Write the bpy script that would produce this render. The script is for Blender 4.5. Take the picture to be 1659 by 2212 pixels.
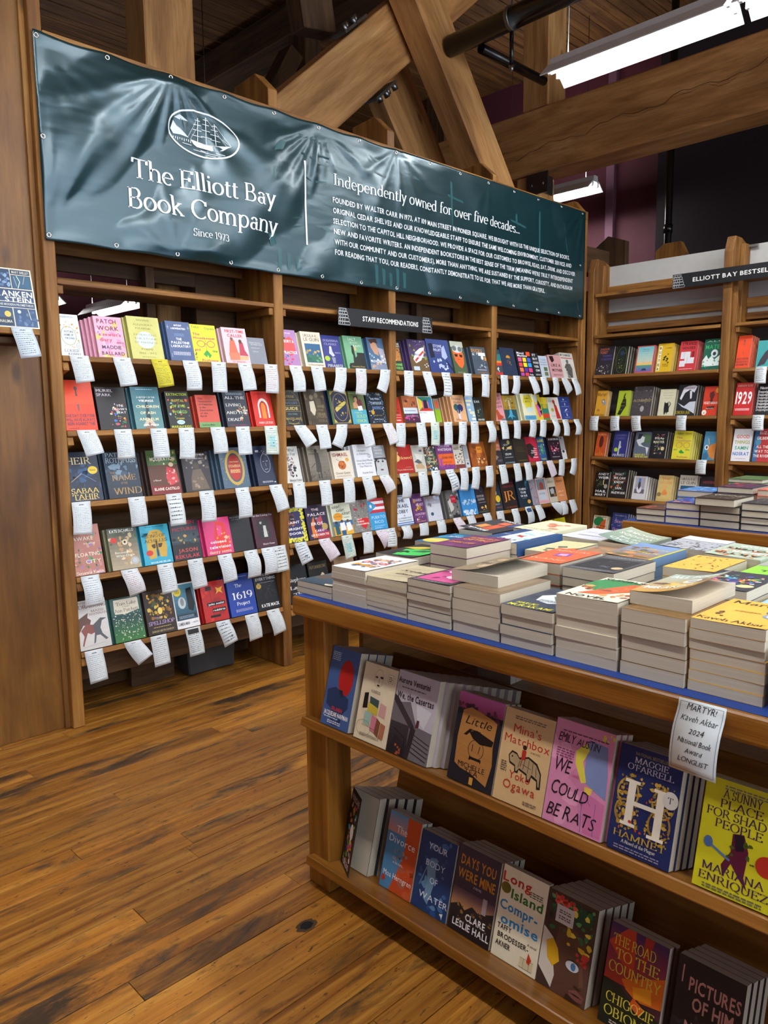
import bpy, bmesh, math, random
from mathutils import Matrix, Vector
D=bpy.data
for o in list(D.objects): D.objects.remove(o)
scene=bpy.context.scene; COL=scene.collection
R=math.radians; PI=math.pi
# ---------------- camera, world, lights, exposure ----------------
cd=D.cameras.new('camera'); cam=D.objects.new('camera',cd); COL.objects.link(cam)
cd.sensor_fit='HORIZONTAL'; cd.sensor_width=36; cd.lens=36*1647.0/1659; cd.clip_start=.02; cd.clip_end=60
rt=Vector((.71362,-.70045,-.01085)); dn=Vector((-.09648,-.08294,-.99187)); fw=Vector((.69386,.70887,-.12677))
cam.matrix_world=Matrix(((rt[0],-dn[0],-fw[0],-1.4215),(rt[1],-dn[1],-fw[1],-3.5202),(rt[2],-dn[2],-fw[2],1.47),(0,0,0,1)))
scene.camera=cam
w=D.worlds.new('world'); scene.world=w; w.use_nodes=True
w.node_tree.nodes['Background'].inputs[0].default_value=(.82,.90,1,1)
w.node_tree.nodes['Background'].inputs[1].default_value=3.0
scene.view_settings.view_transform='Standard'; scene.view_settings.look='None'
scene.view_settings.exposure=.5; scene.view_settings.gamma=1; scene.view_settings.use_curve_mapping=False
LAMP_W=3.5          # watts of each fluorescent fixture
LAMP_COL=(1,.99,.97)
TUBE_S=22.0
UP_W=3.6             # upward fill added over each closed reflector to brighten the ceiling
# fixtures: (x, y_far, z) of the end nearest bookcase; each 1.22 m long towards -Y
FIX=[(3.25,-.42,3.76),(3.25,-1.66,3.76),(3.25,-2.9,3.76),(1.2,-1.0,3.76),(1.2,-2.24,3.76),(1.2,-3.48,3.76),
     (-1.0,-.9,3.76),(-1.0,-2.14,3.76),(-1.0,-3.38,3.76),(-1.0,-4.62,3.76),(1.2,-4.72,3.76),(3.25,-4.14,3.76),(6.0,2.05,3.85),(2.92,6.3,2.84),(2.45,7.4,2.96)]
# ---------------- helpers ----------------
def lin(h):
    if isinstance(h,str):
        if len(h)==3: h=h[0]*2+h[1]*2+h[2]*2
        h=[int(h[i:i+2],16)/255 for i in (0,2,4)]
    return tuple((c/12.92 if c<=.04045 else ((c+.055)/1.055)**2.4) for c in h)
def T(o,label=None,cat=None,group=None,kind=None):
    if label: o['label']=label
    if cat: o['category']=cat
    if group: o['group']=group
    if kind: o['kind']=kind
    return o
def link(name,me,parent=None,mats=()):
    o=D.objects.new(name,me); COL.objects.link(o)
    if parent: o.parent=parent
    if me is not None and not me.materials:
        for m in mats: me.materials.append(m)
    return o
def empty(name,loc=(0,0,0),mat=None):
    o=D.objects.new(name,None); COL.objects.link(o); o.empty_display_size=.05
    if mat is not None: o.matrix_world=mat
    else: o.location=loc
    return o
def pyd(name,V,F,mat,parent=None,smooth=False,cols=None,M=None):
    me=D.meshes.new(name)
    if M is not None: V=[M@Vector(v) for v in V]
    me.from_pydata([tuple(v) for v in V],[],F)
    if cols:
        a=me.color_attributes.new('Col','FLOAT_COLOR','CORNER'); buf=[]
        for p,c in zip(F,cols):
            c=lin(c)+(1.,) if isinstance(c,str) else tuple(c)+(1.,)*(4-len(c))
            buf+=list(c)*len(p)
        a.data.foreach_set('color',buf)
    if smooth: me.polygons.foreach_set('use_smooth',[True]*len(me.polygons))
    me.update()
    return link(name,me,parent,mat if isinstance(mat,(list,tuple)) else (mat,))
BOXF=[(0,3,2,1),(4,5,6,7),(0,1,5,4),(1,2,6,5),(2,3,7,6),(3,0,4,7)]
def boxv(x0,x1,y0,y1,z0,z1): return [(x0,y0,z0),(x1,y0,z0),(x1,y1,z0),(x0,y1,z0),(x0,y0,z1),(x1,y0,z1),(x1,y1,z1),(x0,y1,z1)]
def box(name,x0,x1,y0,y1,z0,z1,mat,parent=None,bev=.002,M=None,seg=1):
    bm=bmesh.new(); vs=[bm.verts.new(v) for v in boxv(x0,x1,y0,y1,z0,z1)]
    for f in BOXF: bm.faces.new([vs[i] for i in f])
    if bev: bmesh.ops.bevel(bm,geom=bm.edges[:],offset=bev,segments=seg,affect='EDGES',profile=.5)
    if M is not None: bmesh.ops.transform(bm,matrix=M,verts=bm.verts)
    me=D.meshes.new(name); bm.to_mesh(me); bm.free()
    return link(name,me,parent,(mat,))
def prism(name,pts,axis,a,b,mat,parent=None,bev=.002,M=None):
    """extrude 2D polygon pts along axis from a to b. axis X: pts=(y,z); Y: (x,z); Z: (x,y)"""
    def p3(p,t): return (t,p[0],p[1]) if axis=='X' else ((p[0],t,p[1]) if axis=='Y' else (p[0],p[1],t))
    bm=bmesh.new(); A=[bm.verts.new(p3(p,a)) for p in pts]; B=[bm.verts.new(p3(p,b)) for p in pts]; n=len(pts)
    bm.faces.new(A); bm.faces.new(B[::-1])
    for i in range(n): bm.faces.new([A[i],B[i],B[(i+1)%n],A[(i+1)%n]])
    bmesh.ops.recalc_face_normals(bm,faces=bm.faces)
    if bev: bmesh.ops.bevel(bm,geom=bm.edges[:],offset=bev,segments=1,affect='EDGES')
    if M is not None: bmesh.ops.transform(bm,matrix=M,verts=bm.verts)
    me=D.meshes.new(name); bm.to_mesh(me); bm.free()
    return link(name,me,parent,(mat,))
def cyl(name,p0,p1,r,mat,parent=None,n=16,r2=None):
    p0=Vector(p0);p1=Vector(p1);d=(p1-p0).normalized();u=d.orthogonal().normalized();v=d.cross(u);r2=r if r2 is None else r2
    V=[];F=[]
    for k,(p,rr) in enumerate(((p0,r),(p1,r2))):
        for i in range(n): V.append(p+(u*math.cos(2*PI*i/n)+v*math.sin(2*PI*i/n))*rr)
    for i in range(n): F.append((i,(i+1)%n,n+(i+1)%n,n+i))
    F.append(tuple(range(n))[::-1]); F.append(tuple(range(n,2*n)))
    o=pyd(name,V,F,mat,parent)
    for p in o.data.polygons[:n]: p.use_smooth=True
    return o
def ringmesh(name,c,axis,r0,r1,h,mat,parent=None,n=16):
    """flat washer, axis = unit normal"""
    ax=Vector(axis);u=ax.orthogonal().normalized();v=ax.cross(u);c=Vector(c);V=[];F=[]
    for rr,hh in ((r1,0),(r1*.92,h),((r0+r1)/2,h*1.5),(r0,h),(r0,0)):
        for i in range(n): V.append(c+ax*hh+(u*math.cos(2*PI*i/n)+v*math.sin(2*PI*i/n))*rr)
    for k in range(4):
        for i in range(n): F.append((k*n+i,k*n+(i+1)%n,(k+1)*n+(i+1)%n,(k+1)*n+i))
    return pyd(name,V,F,mat,parent,smooth=True)
# ---------------- materials ----------------
def newmat(name):
    m=D.materials.new(name); m.use_nodes=True; nt=m.node_tree; return m,nt,nt.nodes['Principled BSDF']
def nd(nt,t,**k):
    n=nt.nodes.new(t)
    for a,b in k.items(): setattr(n,a,b)
    return n
def wood(name,axis,c0,c1,c2,rough=.6,grain=1.0,bump=.25,var=.35,knots=True,stain=0,coat=0):
    m,nt,bs=newmat(name); L=nt.links.new
    tc=nd(nt,'ShaderNodeTexCoord'); oi=nd(nt,'ShaderNodeObjectInfo')
    off=nd(nt,'ShaderNodeVectorMath',operation='SCALE'); off.inputs[0].default_value=(3.1,5.7,2.3); L(oi.outputs['Random'],off.inputs['Scale'])
    ad=nd(nt,'ShaderNodeVectorMath',operation='ADD'); L(tc.outputs['Object'],ad.inputs[0]); L(off.outputs[0],ad.inputs[1])
    def noise(sa,sb,det=4,dist=0.,rough_=.55):
        mp=nd(nt,'ShaderNodeMapping'); s=[sb]*3; s[axis]=sa; mp.inputs['Scale'].default_value=s
        L(ad.outputs[0],mp.inputs[0]); n=nd(nt,'ShaderNodeTexNoise'); n.inputs['Scale'].default_value=1
        n.inputs['Detail'].default_value=det; n.inputs['Distortion'].default_value=dist; n.inputs['Roughness'].default_value=rough_
        L(mp.outputs[0],n.inputs[0]); return n
    n1=noise(1.2,14*grain,5,.8); n2=noise(4,140*grain,3,.0,.7); n3=noise(1.0,1.6,3,.3)
    r1=nd(nt,'ShaderNodeValToRGB'); e=r1.color_ramp.elements
    e[0].position=.30; e[0].color=(*lin(c0),1); e[1].position=.72; e[1].color=(*lin(c2),1)
    x=e.new(.5); x.color=(*lin(c1),1)
    L(n1.outputs[0],r1.inputs[0])
    mx=nd(nt,'ShaderNodeMix',data_type='RGBA',blend_type='MULTIPLY'); mx.inputs[0].default_value=.55
    r2=nd(nt,'ShaderNodeMapRange'); r2.inputs[1].default_value=.35; r2.inputs[2].default_value=.65; r2.inputs[3].default_value=.62; r2.inputs[4].default_value=1.12
    L(n2.outputs[0],r2.inputs[0]); L(r1.outputs[0],mx.inputs[6]); L(r2.outputs[0],mx.inputs[7])
    hv=nd(nt,'ShaderNodeHueSaturation'); mr=nd(nt,'ShaderNodeMapRange'); mr.inputs[3].default_value=1-var*.5; mr.inputs[4].default_value=1+var*.5
    L(oi.outputs['Random'],mr.inputs[0]); L(mr.outputs[0],hv.inputs['Value']); L(mx.outputs[2],hv.inputs['Color'])
    col=hv.outputs[0]
    mb=nd(nt,'ShaderNodeMix',data_type='RGBA',blend_type='MULTIPLY'); mb.inputs[0].default_value=.5
    r3=nd(nt,'ShaderNodeMapRange'); r3.inputs[1].default_value=.3; r3.inputs[2].default_value=.7; r3.inputs[3].default_value=.6; r3.inputs[4].default_value=1.15
    L(n3.outputs[0],r3.inputs[0]); L(col,mb.inputs[6]); L(r3.outputs[0],mb.inputs[7]); col=mb.outputs[2]
    if stain:
        for (sa,sb,lo,hi,amt,dk) in ((1.6,6,.52,.65,stain,'2e261d'),(6,30,.57,.68,stain*.75,'4a2e14'),(26,80,.60,.66,stain*.9,'2a1a10')):
            n4=noise(sa,sb,6,.6,.7); r4=nd(nt,'ShaderNodeMapRange'); r4.inputs[1].default_value=lo; r4.inputs[2].default_value=hi; r4.inputs[4].default_value=amt
            L(n4.outputs[0],r4.inputs[0]); m4=nd(nt,'ShaderNodeMix',data_type='RGBA'); L(r4.outputs[0],m4.inputs[0]); L(col,m4.inputs[6]); m4.inputs[7].default_value=(*lin(dk),1); col=m4.outputs[2]
    if knots:
        vo=nd(nt,'ShaderNodeTexVoronoi'); mp=nd(nt,'ShaderNodeMapping'); s=[5.]*3; s[axis]=2.0; mp.inputs['Scale'].default_value=s; L(ad.outputs[0],mp.inputs[0]); L(mp.outputs[0],vo.inputs[0]); vo.inputs['Scale'].default_value=1
        rk=nd(nt,'ShaderNodeMapRange'); rk.inputs[1].default_value=.05; rk.inputs[2].default_value=.13; rk.inputs[3].default_value=.75; rk.inputs[4].default_value=0
        L(vo.outputs['Distance'],rk.inputs[0]); mk=nd(nt,'ShaderNodeMix',data_type='RGBA'); L(rk.outputs[0],mk.inputs[0]); L(col,mk.inputs[6]); mk.inputs[7].default_value=(*[v*.35 for v in lin(c0)],1); col=mk.outputs[2]
    L(col,bs.inputs['Base Color']); bs.inputs['Roughness'].default_value=rough
    if coat: bs.inputs['Coat Weight'].default_value=coat; bs.inputs['Coat Roughness'].default_value=.22
    bp=nd(nt,'ShaderNodeBump'); bp.inputs['Strength'].default_value=bump; bp.inputs['Distance'].default_value=.004
    L(n2.outputs[0],bp.inputs['Height']); L(bp.outputs[0],bs.inputs['Normal'])
    return m
CED=('61390f','8b5b1f','ab7a38')      # old cedar
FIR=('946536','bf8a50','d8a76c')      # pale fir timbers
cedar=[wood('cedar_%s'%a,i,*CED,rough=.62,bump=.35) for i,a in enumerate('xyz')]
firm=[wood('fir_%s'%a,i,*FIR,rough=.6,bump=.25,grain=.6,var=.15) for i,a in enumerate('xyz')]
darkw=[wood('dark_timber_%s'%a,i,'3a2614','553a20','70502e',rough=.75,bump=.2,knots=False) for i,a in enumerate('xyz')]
oak=[wood('table_wood_%s'%a,i,'6e430e','935c1a','ad7830',rough=.38,bump=.15,grain=1.6,var=.12,knots=False,coat=.25) for i,a in enumerate('xyz')]
plyw=wood('plywood_z',2,'5a360e','744a16','865c24',rough=.5,bump=.1,grain=.35,var=.05)
floorm=wood('floor_fir',0,'7e4a12','a56a20','be8836',rough=.45,bump=.2,grain=2.2,var=.42,knots=False,stain=.95,coat=.12)
ceilm=wood('ceiling_board',0,'4e321a','72491f','966634',rough=.7,bump=.2,grain=1.2,var=.2,knots=False)
def plain(name,c,rough=.5,metal=0,emit=0,ecol=None,bump=0,bscale=60,spec=None):
    m,nt,bs=newmat(name); bs.inputs['Roughness'].default_value=rough; bs.inputs['Metallic'].default_value=metal
    n=nd(nt,'ShaderNodeTexNoise'); n.inputs['Scale'].default_value=bscale*.3; n.inputs['Detail'].default_value=3
    tc=nd(nt,'ShaderNodeTexCoord'); nt.links.new(tc.outputs['Object'],n.inputs[0])
    mx=nd(nt,'ShaderNodeMix',data_type='RGBA',blend_type='MIX'); c=lin(c); mx.inputs[6].default_value=(*[v*.9 for v in c],1); mx.inputs[7].default_value=(*[min(1,v*1.06) for v in c],1)
    nt.links.new(n.outputs[0],mx.inputs[0]); nt.links.new(mx.outputs[2],bs.inputs['Base Color'])
    if emit: bs.inputs['Emission Color'].default_value=(*(ecol or (1,1,1)),1); bs.inputs['Emission Strength'].default_value=emit
    if bump:
        bp=nd(nt,'ShaderNodeBump'); bp.inputs['Strength'].default_value=bump; bp.inputs['Distance'].default_value=.002; nt.links.new(n.outputs[0],bp.inputs['Height']); nt.links.new(bp.outputs[0],bs.inputs['Normal'])
    return m
def colmat(name,rough,coat=0,bump=0):
    m,nt,bs=newmat(name); a=nd(nt,'ShaderNodeAttribute',attribute_name='Col')
    n=nd(nt,'ShaderNodeTexNoise'); n.inputs['Scale'].default_value=35; tc=nd(nt,'ShaderNodeTexCoord'); nt.links.new(tc.outputs['Object'],n.inputs[0])
    mr=nd(nt,'ShaderNodeMapRange'); mr.inputs[3].default_value=.9; mr.inputs[4].default_value=1.06
    nt.links.new(n.outputs[0],mr.inputs[0]); mx=nd(nt,'ShaderNodeMix',data_type='RGBA',blend_type='MULTIPLY'); mx.inputs[0].default_value=1
    nt.links.new(a.outputs['Color'],mx.inputs[6]); nt.links.new(mr.outputs[0],mx.inputs[7]); nt.links.new(mx.outputs[2],bs.inputs['Base Color'])
    bs.inputs['Roughness'].default_value=rough
    if coat: bs.inputs['Coat Weight'].default_value=coat; bs.inputs['Coat Roughness'].default_value=.3
    return m
printm=colmat('printed_cover',.42); cardm=colmat('card_paper',.75)
def pagemat():
    m,nt,bs=newmat('page_edges'); tc=nd(nt,'ShaderNodeTexCoord'); mp=nd(nt,'ShaderNodeMapping'); mp.inputs['Scale'].default_value=(6,6,2600)
    nt.links.new(tc.outputs['Object'],mp.inputs[0]); n=nd(nt,'ShaderNodeTexNoise'); n.inputs['Scale'].default_value=1; n.inputs['Detail'].default_value=2; nt.links.new(mp.outputs[0],n.inputs[0])
    r=nd(nt,'ShaderNodeValToRGB'); r.color_ramp.elements[0].position=.3; r.color_ramp.elements[0].color=(*lin('b3a994'),1); r.color_ramp.elements[1].position=.62; r.color_ramp.elements[1].color=(*lin('cbc2ae'),1)
    nt.links.new(n.outputs[0],r.inputs[0]); nt.links.new(r.outputs[0],bs.inputs['Base Color']); bs.inputs['Roughness'].default_value=.85
    return m
pagem=pagemat()
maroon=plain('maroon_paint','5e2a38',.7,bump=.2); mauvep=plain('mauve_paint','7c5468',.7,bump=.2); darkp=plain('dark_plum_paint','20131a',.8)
whiteb=plain('white_board','b9bab8',.5); greyb=plain('grey_board','66605c',.6)
blackm=plain('black_pipe','0b0c0e',.25); blacksign=plain('black_sign','14161b',.45)
steel=plain('galvanised_steel','8a8d8c',.35,1.0,bump=.3,bscale=120); chrome=plain('nickel','c8c8c4',.2,1.0)
bluecloth=plain('blue_table_cover','1c3f8c',.55,bump=.3); greyplas=plain('grey_plastic_bin','3c3d40',.5)
lampw=plain('lamp_white_enamel','dfe2e4',.35); tube=plain('lit_tube','ffffff',.4,0,TUBE_S,LAMP_COL)
dark=plain('void_black','070606',.9)
# ---------------- glyphs: built-in sans and a pen-stroke serif ----------------
CH="ABCDEFGHIJKLMNOPQRSTUVWXYZabcdefghijklmnopqrstuvwxyz0123456789.,'!?&-():"
GL={'s':{},'b':{}}
def make_sans():
    tmp=[]
    for st,of in (('s',.0),('b',.022)):
        for c in CH:
            cu=D.curves.new('glyph','FONT'); cu.body=c; cu.size=1; cu.resolution_u=2; cu.offset=of; cu.fill_mode='FRONT'
            o=D.objects.new('glyph',cu); COL.objects.link(o); tmp.append((st,c,o))
    bpy.context.view_layer.update(); dg=bpy.context.evaluated_depsgraph_get()
    for st,c,o in tmp:
        me=D.meshes.new_from_object(o.evaluated_get(dg))
        V=[(v.co.x,v.co.y) for v in me.vertices]; F=[tuple(p.vertices) for p in me.polygons]
        GL[st][c]=(V,F); D.meshes.remove(me)
    for st,c,o in tmp:
        cu=o.data; D.objects.remove(o); D.curves.remove(cu)
    for st in 'sb':
        cap=max(v[1] for v in GL[st]['H'][0])
        for c in CH:
            V,F=GL[st][c]
            if not V: GL[st][c]=([],[],.3); continue
            x0=min(v[0] for v in V); x1=max(v[0] for v in V)
            sb=.075 if st=='s' else .065
            GL[st][c]=([((x-x0)/cap+sb,y/cap) for x,y in V],F,(x1-x0)/cap+2*sb)
        GL[st][' ']=([],[],.42)
make_sans()
SER={
'a':'42 l31,2,31,30 a20,31,11,12,10,165 a19,12,12,12,50,300 s35,1,10','b':'48 l10,0,10,70 a25,22,16,22,-150,150 s6,70,10','c':'40 a23,22,17,22,45,315 d33,36,3.5',
'd':'50 l38,0,38,70 a23,22,16,22,30,330 s34,70,10 s42,1,9','e':'42 a22,22,17,22,0,310 l6,24,38,24','f':'28 l12,0,12,58 a22,58,10,13,40,180 l3,43,24,43 s12,1,20',
'g':'46 a21,30,13,14,0,360 a21,-7,17,12,0,360 l30,42,43,44 l12,18,10,6 l10,6,34,4','h':'50 l10,0,10,70 a25,28,15,16,0,160 l40,0,40,28 s10,1,18 s40,1,18 s6,70,9',
'i':'22 l11,0,11,44 s11,1,18 s7,44,9 d11,60,5','j':'22 l12,44,12,-12 a4,-12,8,9,-130,0 s8,44,9 d12,60,5','k':'48 l10,0,10,70 l12,22,34,44 l18,28,41,0 s10,1,18 s40,1,16 s34,44,16 s6,70,9',
'l':'22 l11,0,11,70 s11,1,18 s7,70,9','m':'76 l10,0,10,44 a23,28,13,16,0,160 l36,0,36,28 a50,28,14,16,0,160 l64,0,64,28 s10,1,18 s36,1,16 s64,1,18 s6,44,9',
'n':'50 l10,0,10,44 a25,28,15,16,0,160 l40,0,40,28 s10,1,18 s40,1,18 s6,44,9','o':'46 a23,22,18,22,0,360','p':'50 l10,-22,10,44 a26,22,17,22,-150,150 s10,-21,18 s6,44,9',
'q':'50 l38,-22,38,44 a23,22,16,22,30,330 s38,-21,16','r':'34 l10,0,10,44 a24,30,14,14,60,165 d31,40,4 s10,1,18 s6,44,9','s':'34 a17,33,11,11,20,250 a17,11,12,11,100,-160',
't':'28 l12,8,12,56 a21,9,9,9,180,310 l3,43,25,43','u':'50 l10,14,10,44 a24,15,14,15,180,340 l38,0,38,44 s6,44,9 s34,44,9 s42,1,9','v':'44 l6,44,22,0 l22,0,38,44 s6,44,16 s38,44,14',
'w':'66 l6,44,20,0 l20,0,33,44 l33,44,46,0 l46,0,60,44 s6,44,14 s33,44,12 s60,44,12','x':'44 l7,44,37,0 l37,44,7,0 s7,44,14 s37,44,14 s7,1,14 s37,1,14','y':'44 l6,44,23,0 l38,44,15,-22 s6,44,16 s38,44,14 d12,-20,4','z':'40 l5,43,35,43 l35,43,6,1 l6,1,36,1',
'A':'66 l6,0,32,68 l32,68,60,0 l16,24,48,24 s6,1,16 s60,1,20','B':'56 l12,0,12,68 a28,52,15,16,-90,90 a29,18,19,18,-90,90 l12,67,28,67 l12,35,28,35 l12,1,29,1 s10,67,14 s10,1,14','C':'62 a36,34,28,34,45,315 l57,48,57,64',
'D':'68 l12,0,12,68 a28,34,34,34,-90,90 l12,67,28,67 l12,1,28,1 s10,67,14 s10,1,14','E':'56 l12,0,12,68 l12,66,48,66 l12,35,38,35 l12,2,50,2 l48,56,48,68 l50,0,50,14 l38,28,38,42 s8,67,12 s8,1,12','F':'52 l12,0,12,68 l12,66,46,66 l12,35,36,35 l46,54,46,68 l36,28,36,42 s12,1,20 s8,67,12',
'G':'68 a36,34,28,34,45,315 l57,48,57,64 l58,6,58,28 s58,29,20','H':'68 l12,0,12,68 l56,0,56,68 l12,35,56,35 s12,1,20 s56,1,20 s12,67,20 s56,67,20','I':'28 l14,0,14,68 s14,1,22 s14,67,22','J':'34 l22,4,22,68 a12,4,10,14,-120,0 s22,67,20',
'K':'64 l12,0,12,68 l14,32,50,68 l24,42,56,0 s12,1,20 s12,67,20 s54,1,18 s50,67,18','L':'54 l12,0,12,68 l12,2,48,2 l48,0,48,16 s12,67,20 s8,1,12','M':'82 l12,0,12,68 l12,68,40,6 l40,6,66,68 l68,0,68,68 s12,1,16 s68,1,20 s8,67,14 s70,67,14','N':'70 l12,0,12,68 l12,68,56,0 l56,0,56,68 s12,1,18 s8,67,14 s56,67,18',
'O':'70 a35,34,29,34,0,360','P':'54 l12,0,12,68 a28,50,18,18,-90,90 l12,67,28,67 l12,32,28,32 s12,1,20 s8,67,12','Q':'70 a35,34,29,34,0,360 l34,4,64,-14','R':'62 l12,0,12,68 a28,51,17,17,-90,90 l12,67,28,67 l12,34,28,34 l30,34,56,0 s12,1,20 s8,67,12 s57,1,14',
'S':'46 a23,50,15,17,35,255 a23,18,16,18,100,-155 l37,54,37,68 l7,0,7,16','T':'60 l30,0,30,68 l4,66,56,66 l4,52,4,67 l56,52,56,67 s30,1,22','U':'66 l12,22,12,68 a33,22,21,22,180,360 l54,22,54,68 s12,67,20 s54,67,18','V':'64 l6,68,32,0 l32,0,58,68 s7,67,20 s58,67,16','W':'90 l6,68,26,0 l26,0,45,68 l45,68,64,0 l64,0,84,68 s6,67,18 s45,67,16 s84,67,16','X':'62 l8,68,54,0 l54,68,8,0 s8,67,18 s54,67,16 s8,1,16 s54,1,18','Y':'60 l6,68,30,32 l54,68,30,32 l30,0,30,32 s7,67,18 s54,67,16 s30,1,20','Z':'56 l6,66,50,66 l50,66,7,2 l7,2,51,2 l6,54,6,67 l51,0,51,14',
'0':'46 a23,32,17,32,0,360','1':'34 l19,0,19,64 l8,54,19,64 s19,1,22','2':'44 a21,46,14,18,0,160 l35,44,6,2 l6,2,38,2','3':'44 a20,48,13,16,-80,150 a20,18,16,18,-150,90','4':'46 l30,0,30,64 l30,64,5,20 l5,20,42,20 s30,1,16','5':'44 l10,62,36,62 l10,62,10,36 a20,20,17,20,-150,110','6':'46 a24,20,16,20,0,360 a34,28,27,36,110,190','7':'42 l6,62,38,62 l38,62,15,0','8':'46 a23,48,13,16,0,360 a23,17,17,18,0,360','9':'46 a22,44,16,20,0,360 a12,36,27,36,-70,10',
'.':'18 d9,4,5',',':'18 d9,4,5 l11,4,6,-10',"'":'16 l8,68,8,52','!':'22 d11,4,5 l11,18,11,68','-':'28 l4,24,24,24','&':'60 a24,50,12,16,0,360 a24,18,18,18,60,330 l16,44,54,0',':':'18 d9,6,5 d9,38,5','?':'36 a16,52,12,15,-80,170 d16,4,5 l17,16,17,36','(':'26 a26,26,18,40,120,240',')':'26 a0,26,18,40,-60,60'}
def make_serif():
    g={}
    for c,s in SER.items():
        tk=s.split(); V=[];F=[]
        def strip(pts):
            n=len(pts); b=len(V)
            for i,(x,y) in enumerate(pts):
                a=pts[max(0,i-1)]; d=pts[min(n-1,i+1)]; dx,dy=d[0]-a[0],d[1]-a[1]; L=math.hypot(dx,dy) or 1
                wd=1.9+3.0*abs(dy/L)**1.5; nx,ny=-dy/L*wd,dx/L*wd
                V.append((x+nx,y+ny)); V.append((x-nx,y-ny))
            for i in range(n-1): F.append((b+2*i,b+2*i+1,b+2*i+3,b+2*i+2))
        for t in tk[1:]:
            v=[float(q) for q in t[1:].split(',')]
            if t[0]=='l':
                n=max(1,int(math.hypot(v[2]-v[0],v[3]-v[1])/17)); strip([(v[0]+(v[2]-v[0])*i/n,v[1]+(v[3]-v[1])*i/n) for i in range(n+1)])
            elif t[0]=='a':
                n=max(6,int(abs(v[5]-v[4])/22)); strip([(v[0]+v[2]*math.cos(R(v[4]+(v[5]-v[4])*i/n)),v[1]+v[3]*math.sin(R(v[4]+(v[5]-v[4])*i/n))) for i in range(n+1)])
            elif t[0]=='s':
                x,y,wd=v; b=len(V); V+= [(x-wd/2,y-1.6),(x+wd/2,y-1.6),(x+wd/2,y+1.6),(x-wd/2,y+1.6)]; F.append((b,b+1,b+2,b+3))
            elif t[0]=='d':
                b=len(V); V+=[(v[0]+v[2]*math.cos(k*PI/4),v[1]+v[2]*math.sin(k*PI/4)) for k in range(8)]; F.append(tuple(range(b,b+8)))
        g[c]=([(x/68,y/68) for x,y in V],F,float(tk[0])/68)
    g[' ']=([],[],.34); return g
GL['f']=make_serif()
GL['c']={c:([(x*.62,y) for x,y in v[0]],v[1],v[2]*.62) for c,v in GL['b'].items()}
GL['h']={c:([(x*.9+y*.22,y*(1.0+.12*((ord(c)*7)%5-2)/2)) for x,y in v[0]],v[1],v[2]*.84) for c,v in GL['s'].items()}
class Print:
    """flat print: polygons with colours, in cover coordinates (metres), each command a hair above the last"""
    def __init__(s): s.V=[];s.F=[];s.C=[];s.z=.0004
    def up(s): s.z+=.00005
    def poly(s,pts,col):
        b=len(s.V); s.V+=[(x,y,s.z) for x,y in pts]; s.F.append(tuple(range(b,b+len(pts)))); s.C.append(lin(col) if isinstance(col,str) else col)
    def text(s,txt,f,cx,cy,h,wd,col,align='c'):
        G=GL[f]; tot=sum(G.get(c,G[' '])[2] for c in txt); nat=tot*h
        sx=(wd/nat if wd else 1.)*h; tot*=sx; x=cx-tot/2 if align=='c' else cx; y0=cy-h/2
        col=lin(col)
        for c in txt:
            V,F,a=G.get(c,G[' ']); b=len(s.V)
            s.V+=[(x+vx*sx,y0+vy*h,s.z) for vx,vy in V]
            for q in F: s.F.append(tuple(b+i for i in q)); s.C.append(col)
            x+=a*sx
def ell(cx,cy,rx,ry,n=24): return [(cx+rx*math.cos(2*PI*i/n),cy+ry*math.sin(2*PI*i/n)) for i in range(n)]
def mixc(a,b,t): a=lin(a);b=lin(b);return tuple(a[i]*(1-t)+b[i]*t for i in range(3))
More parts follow.
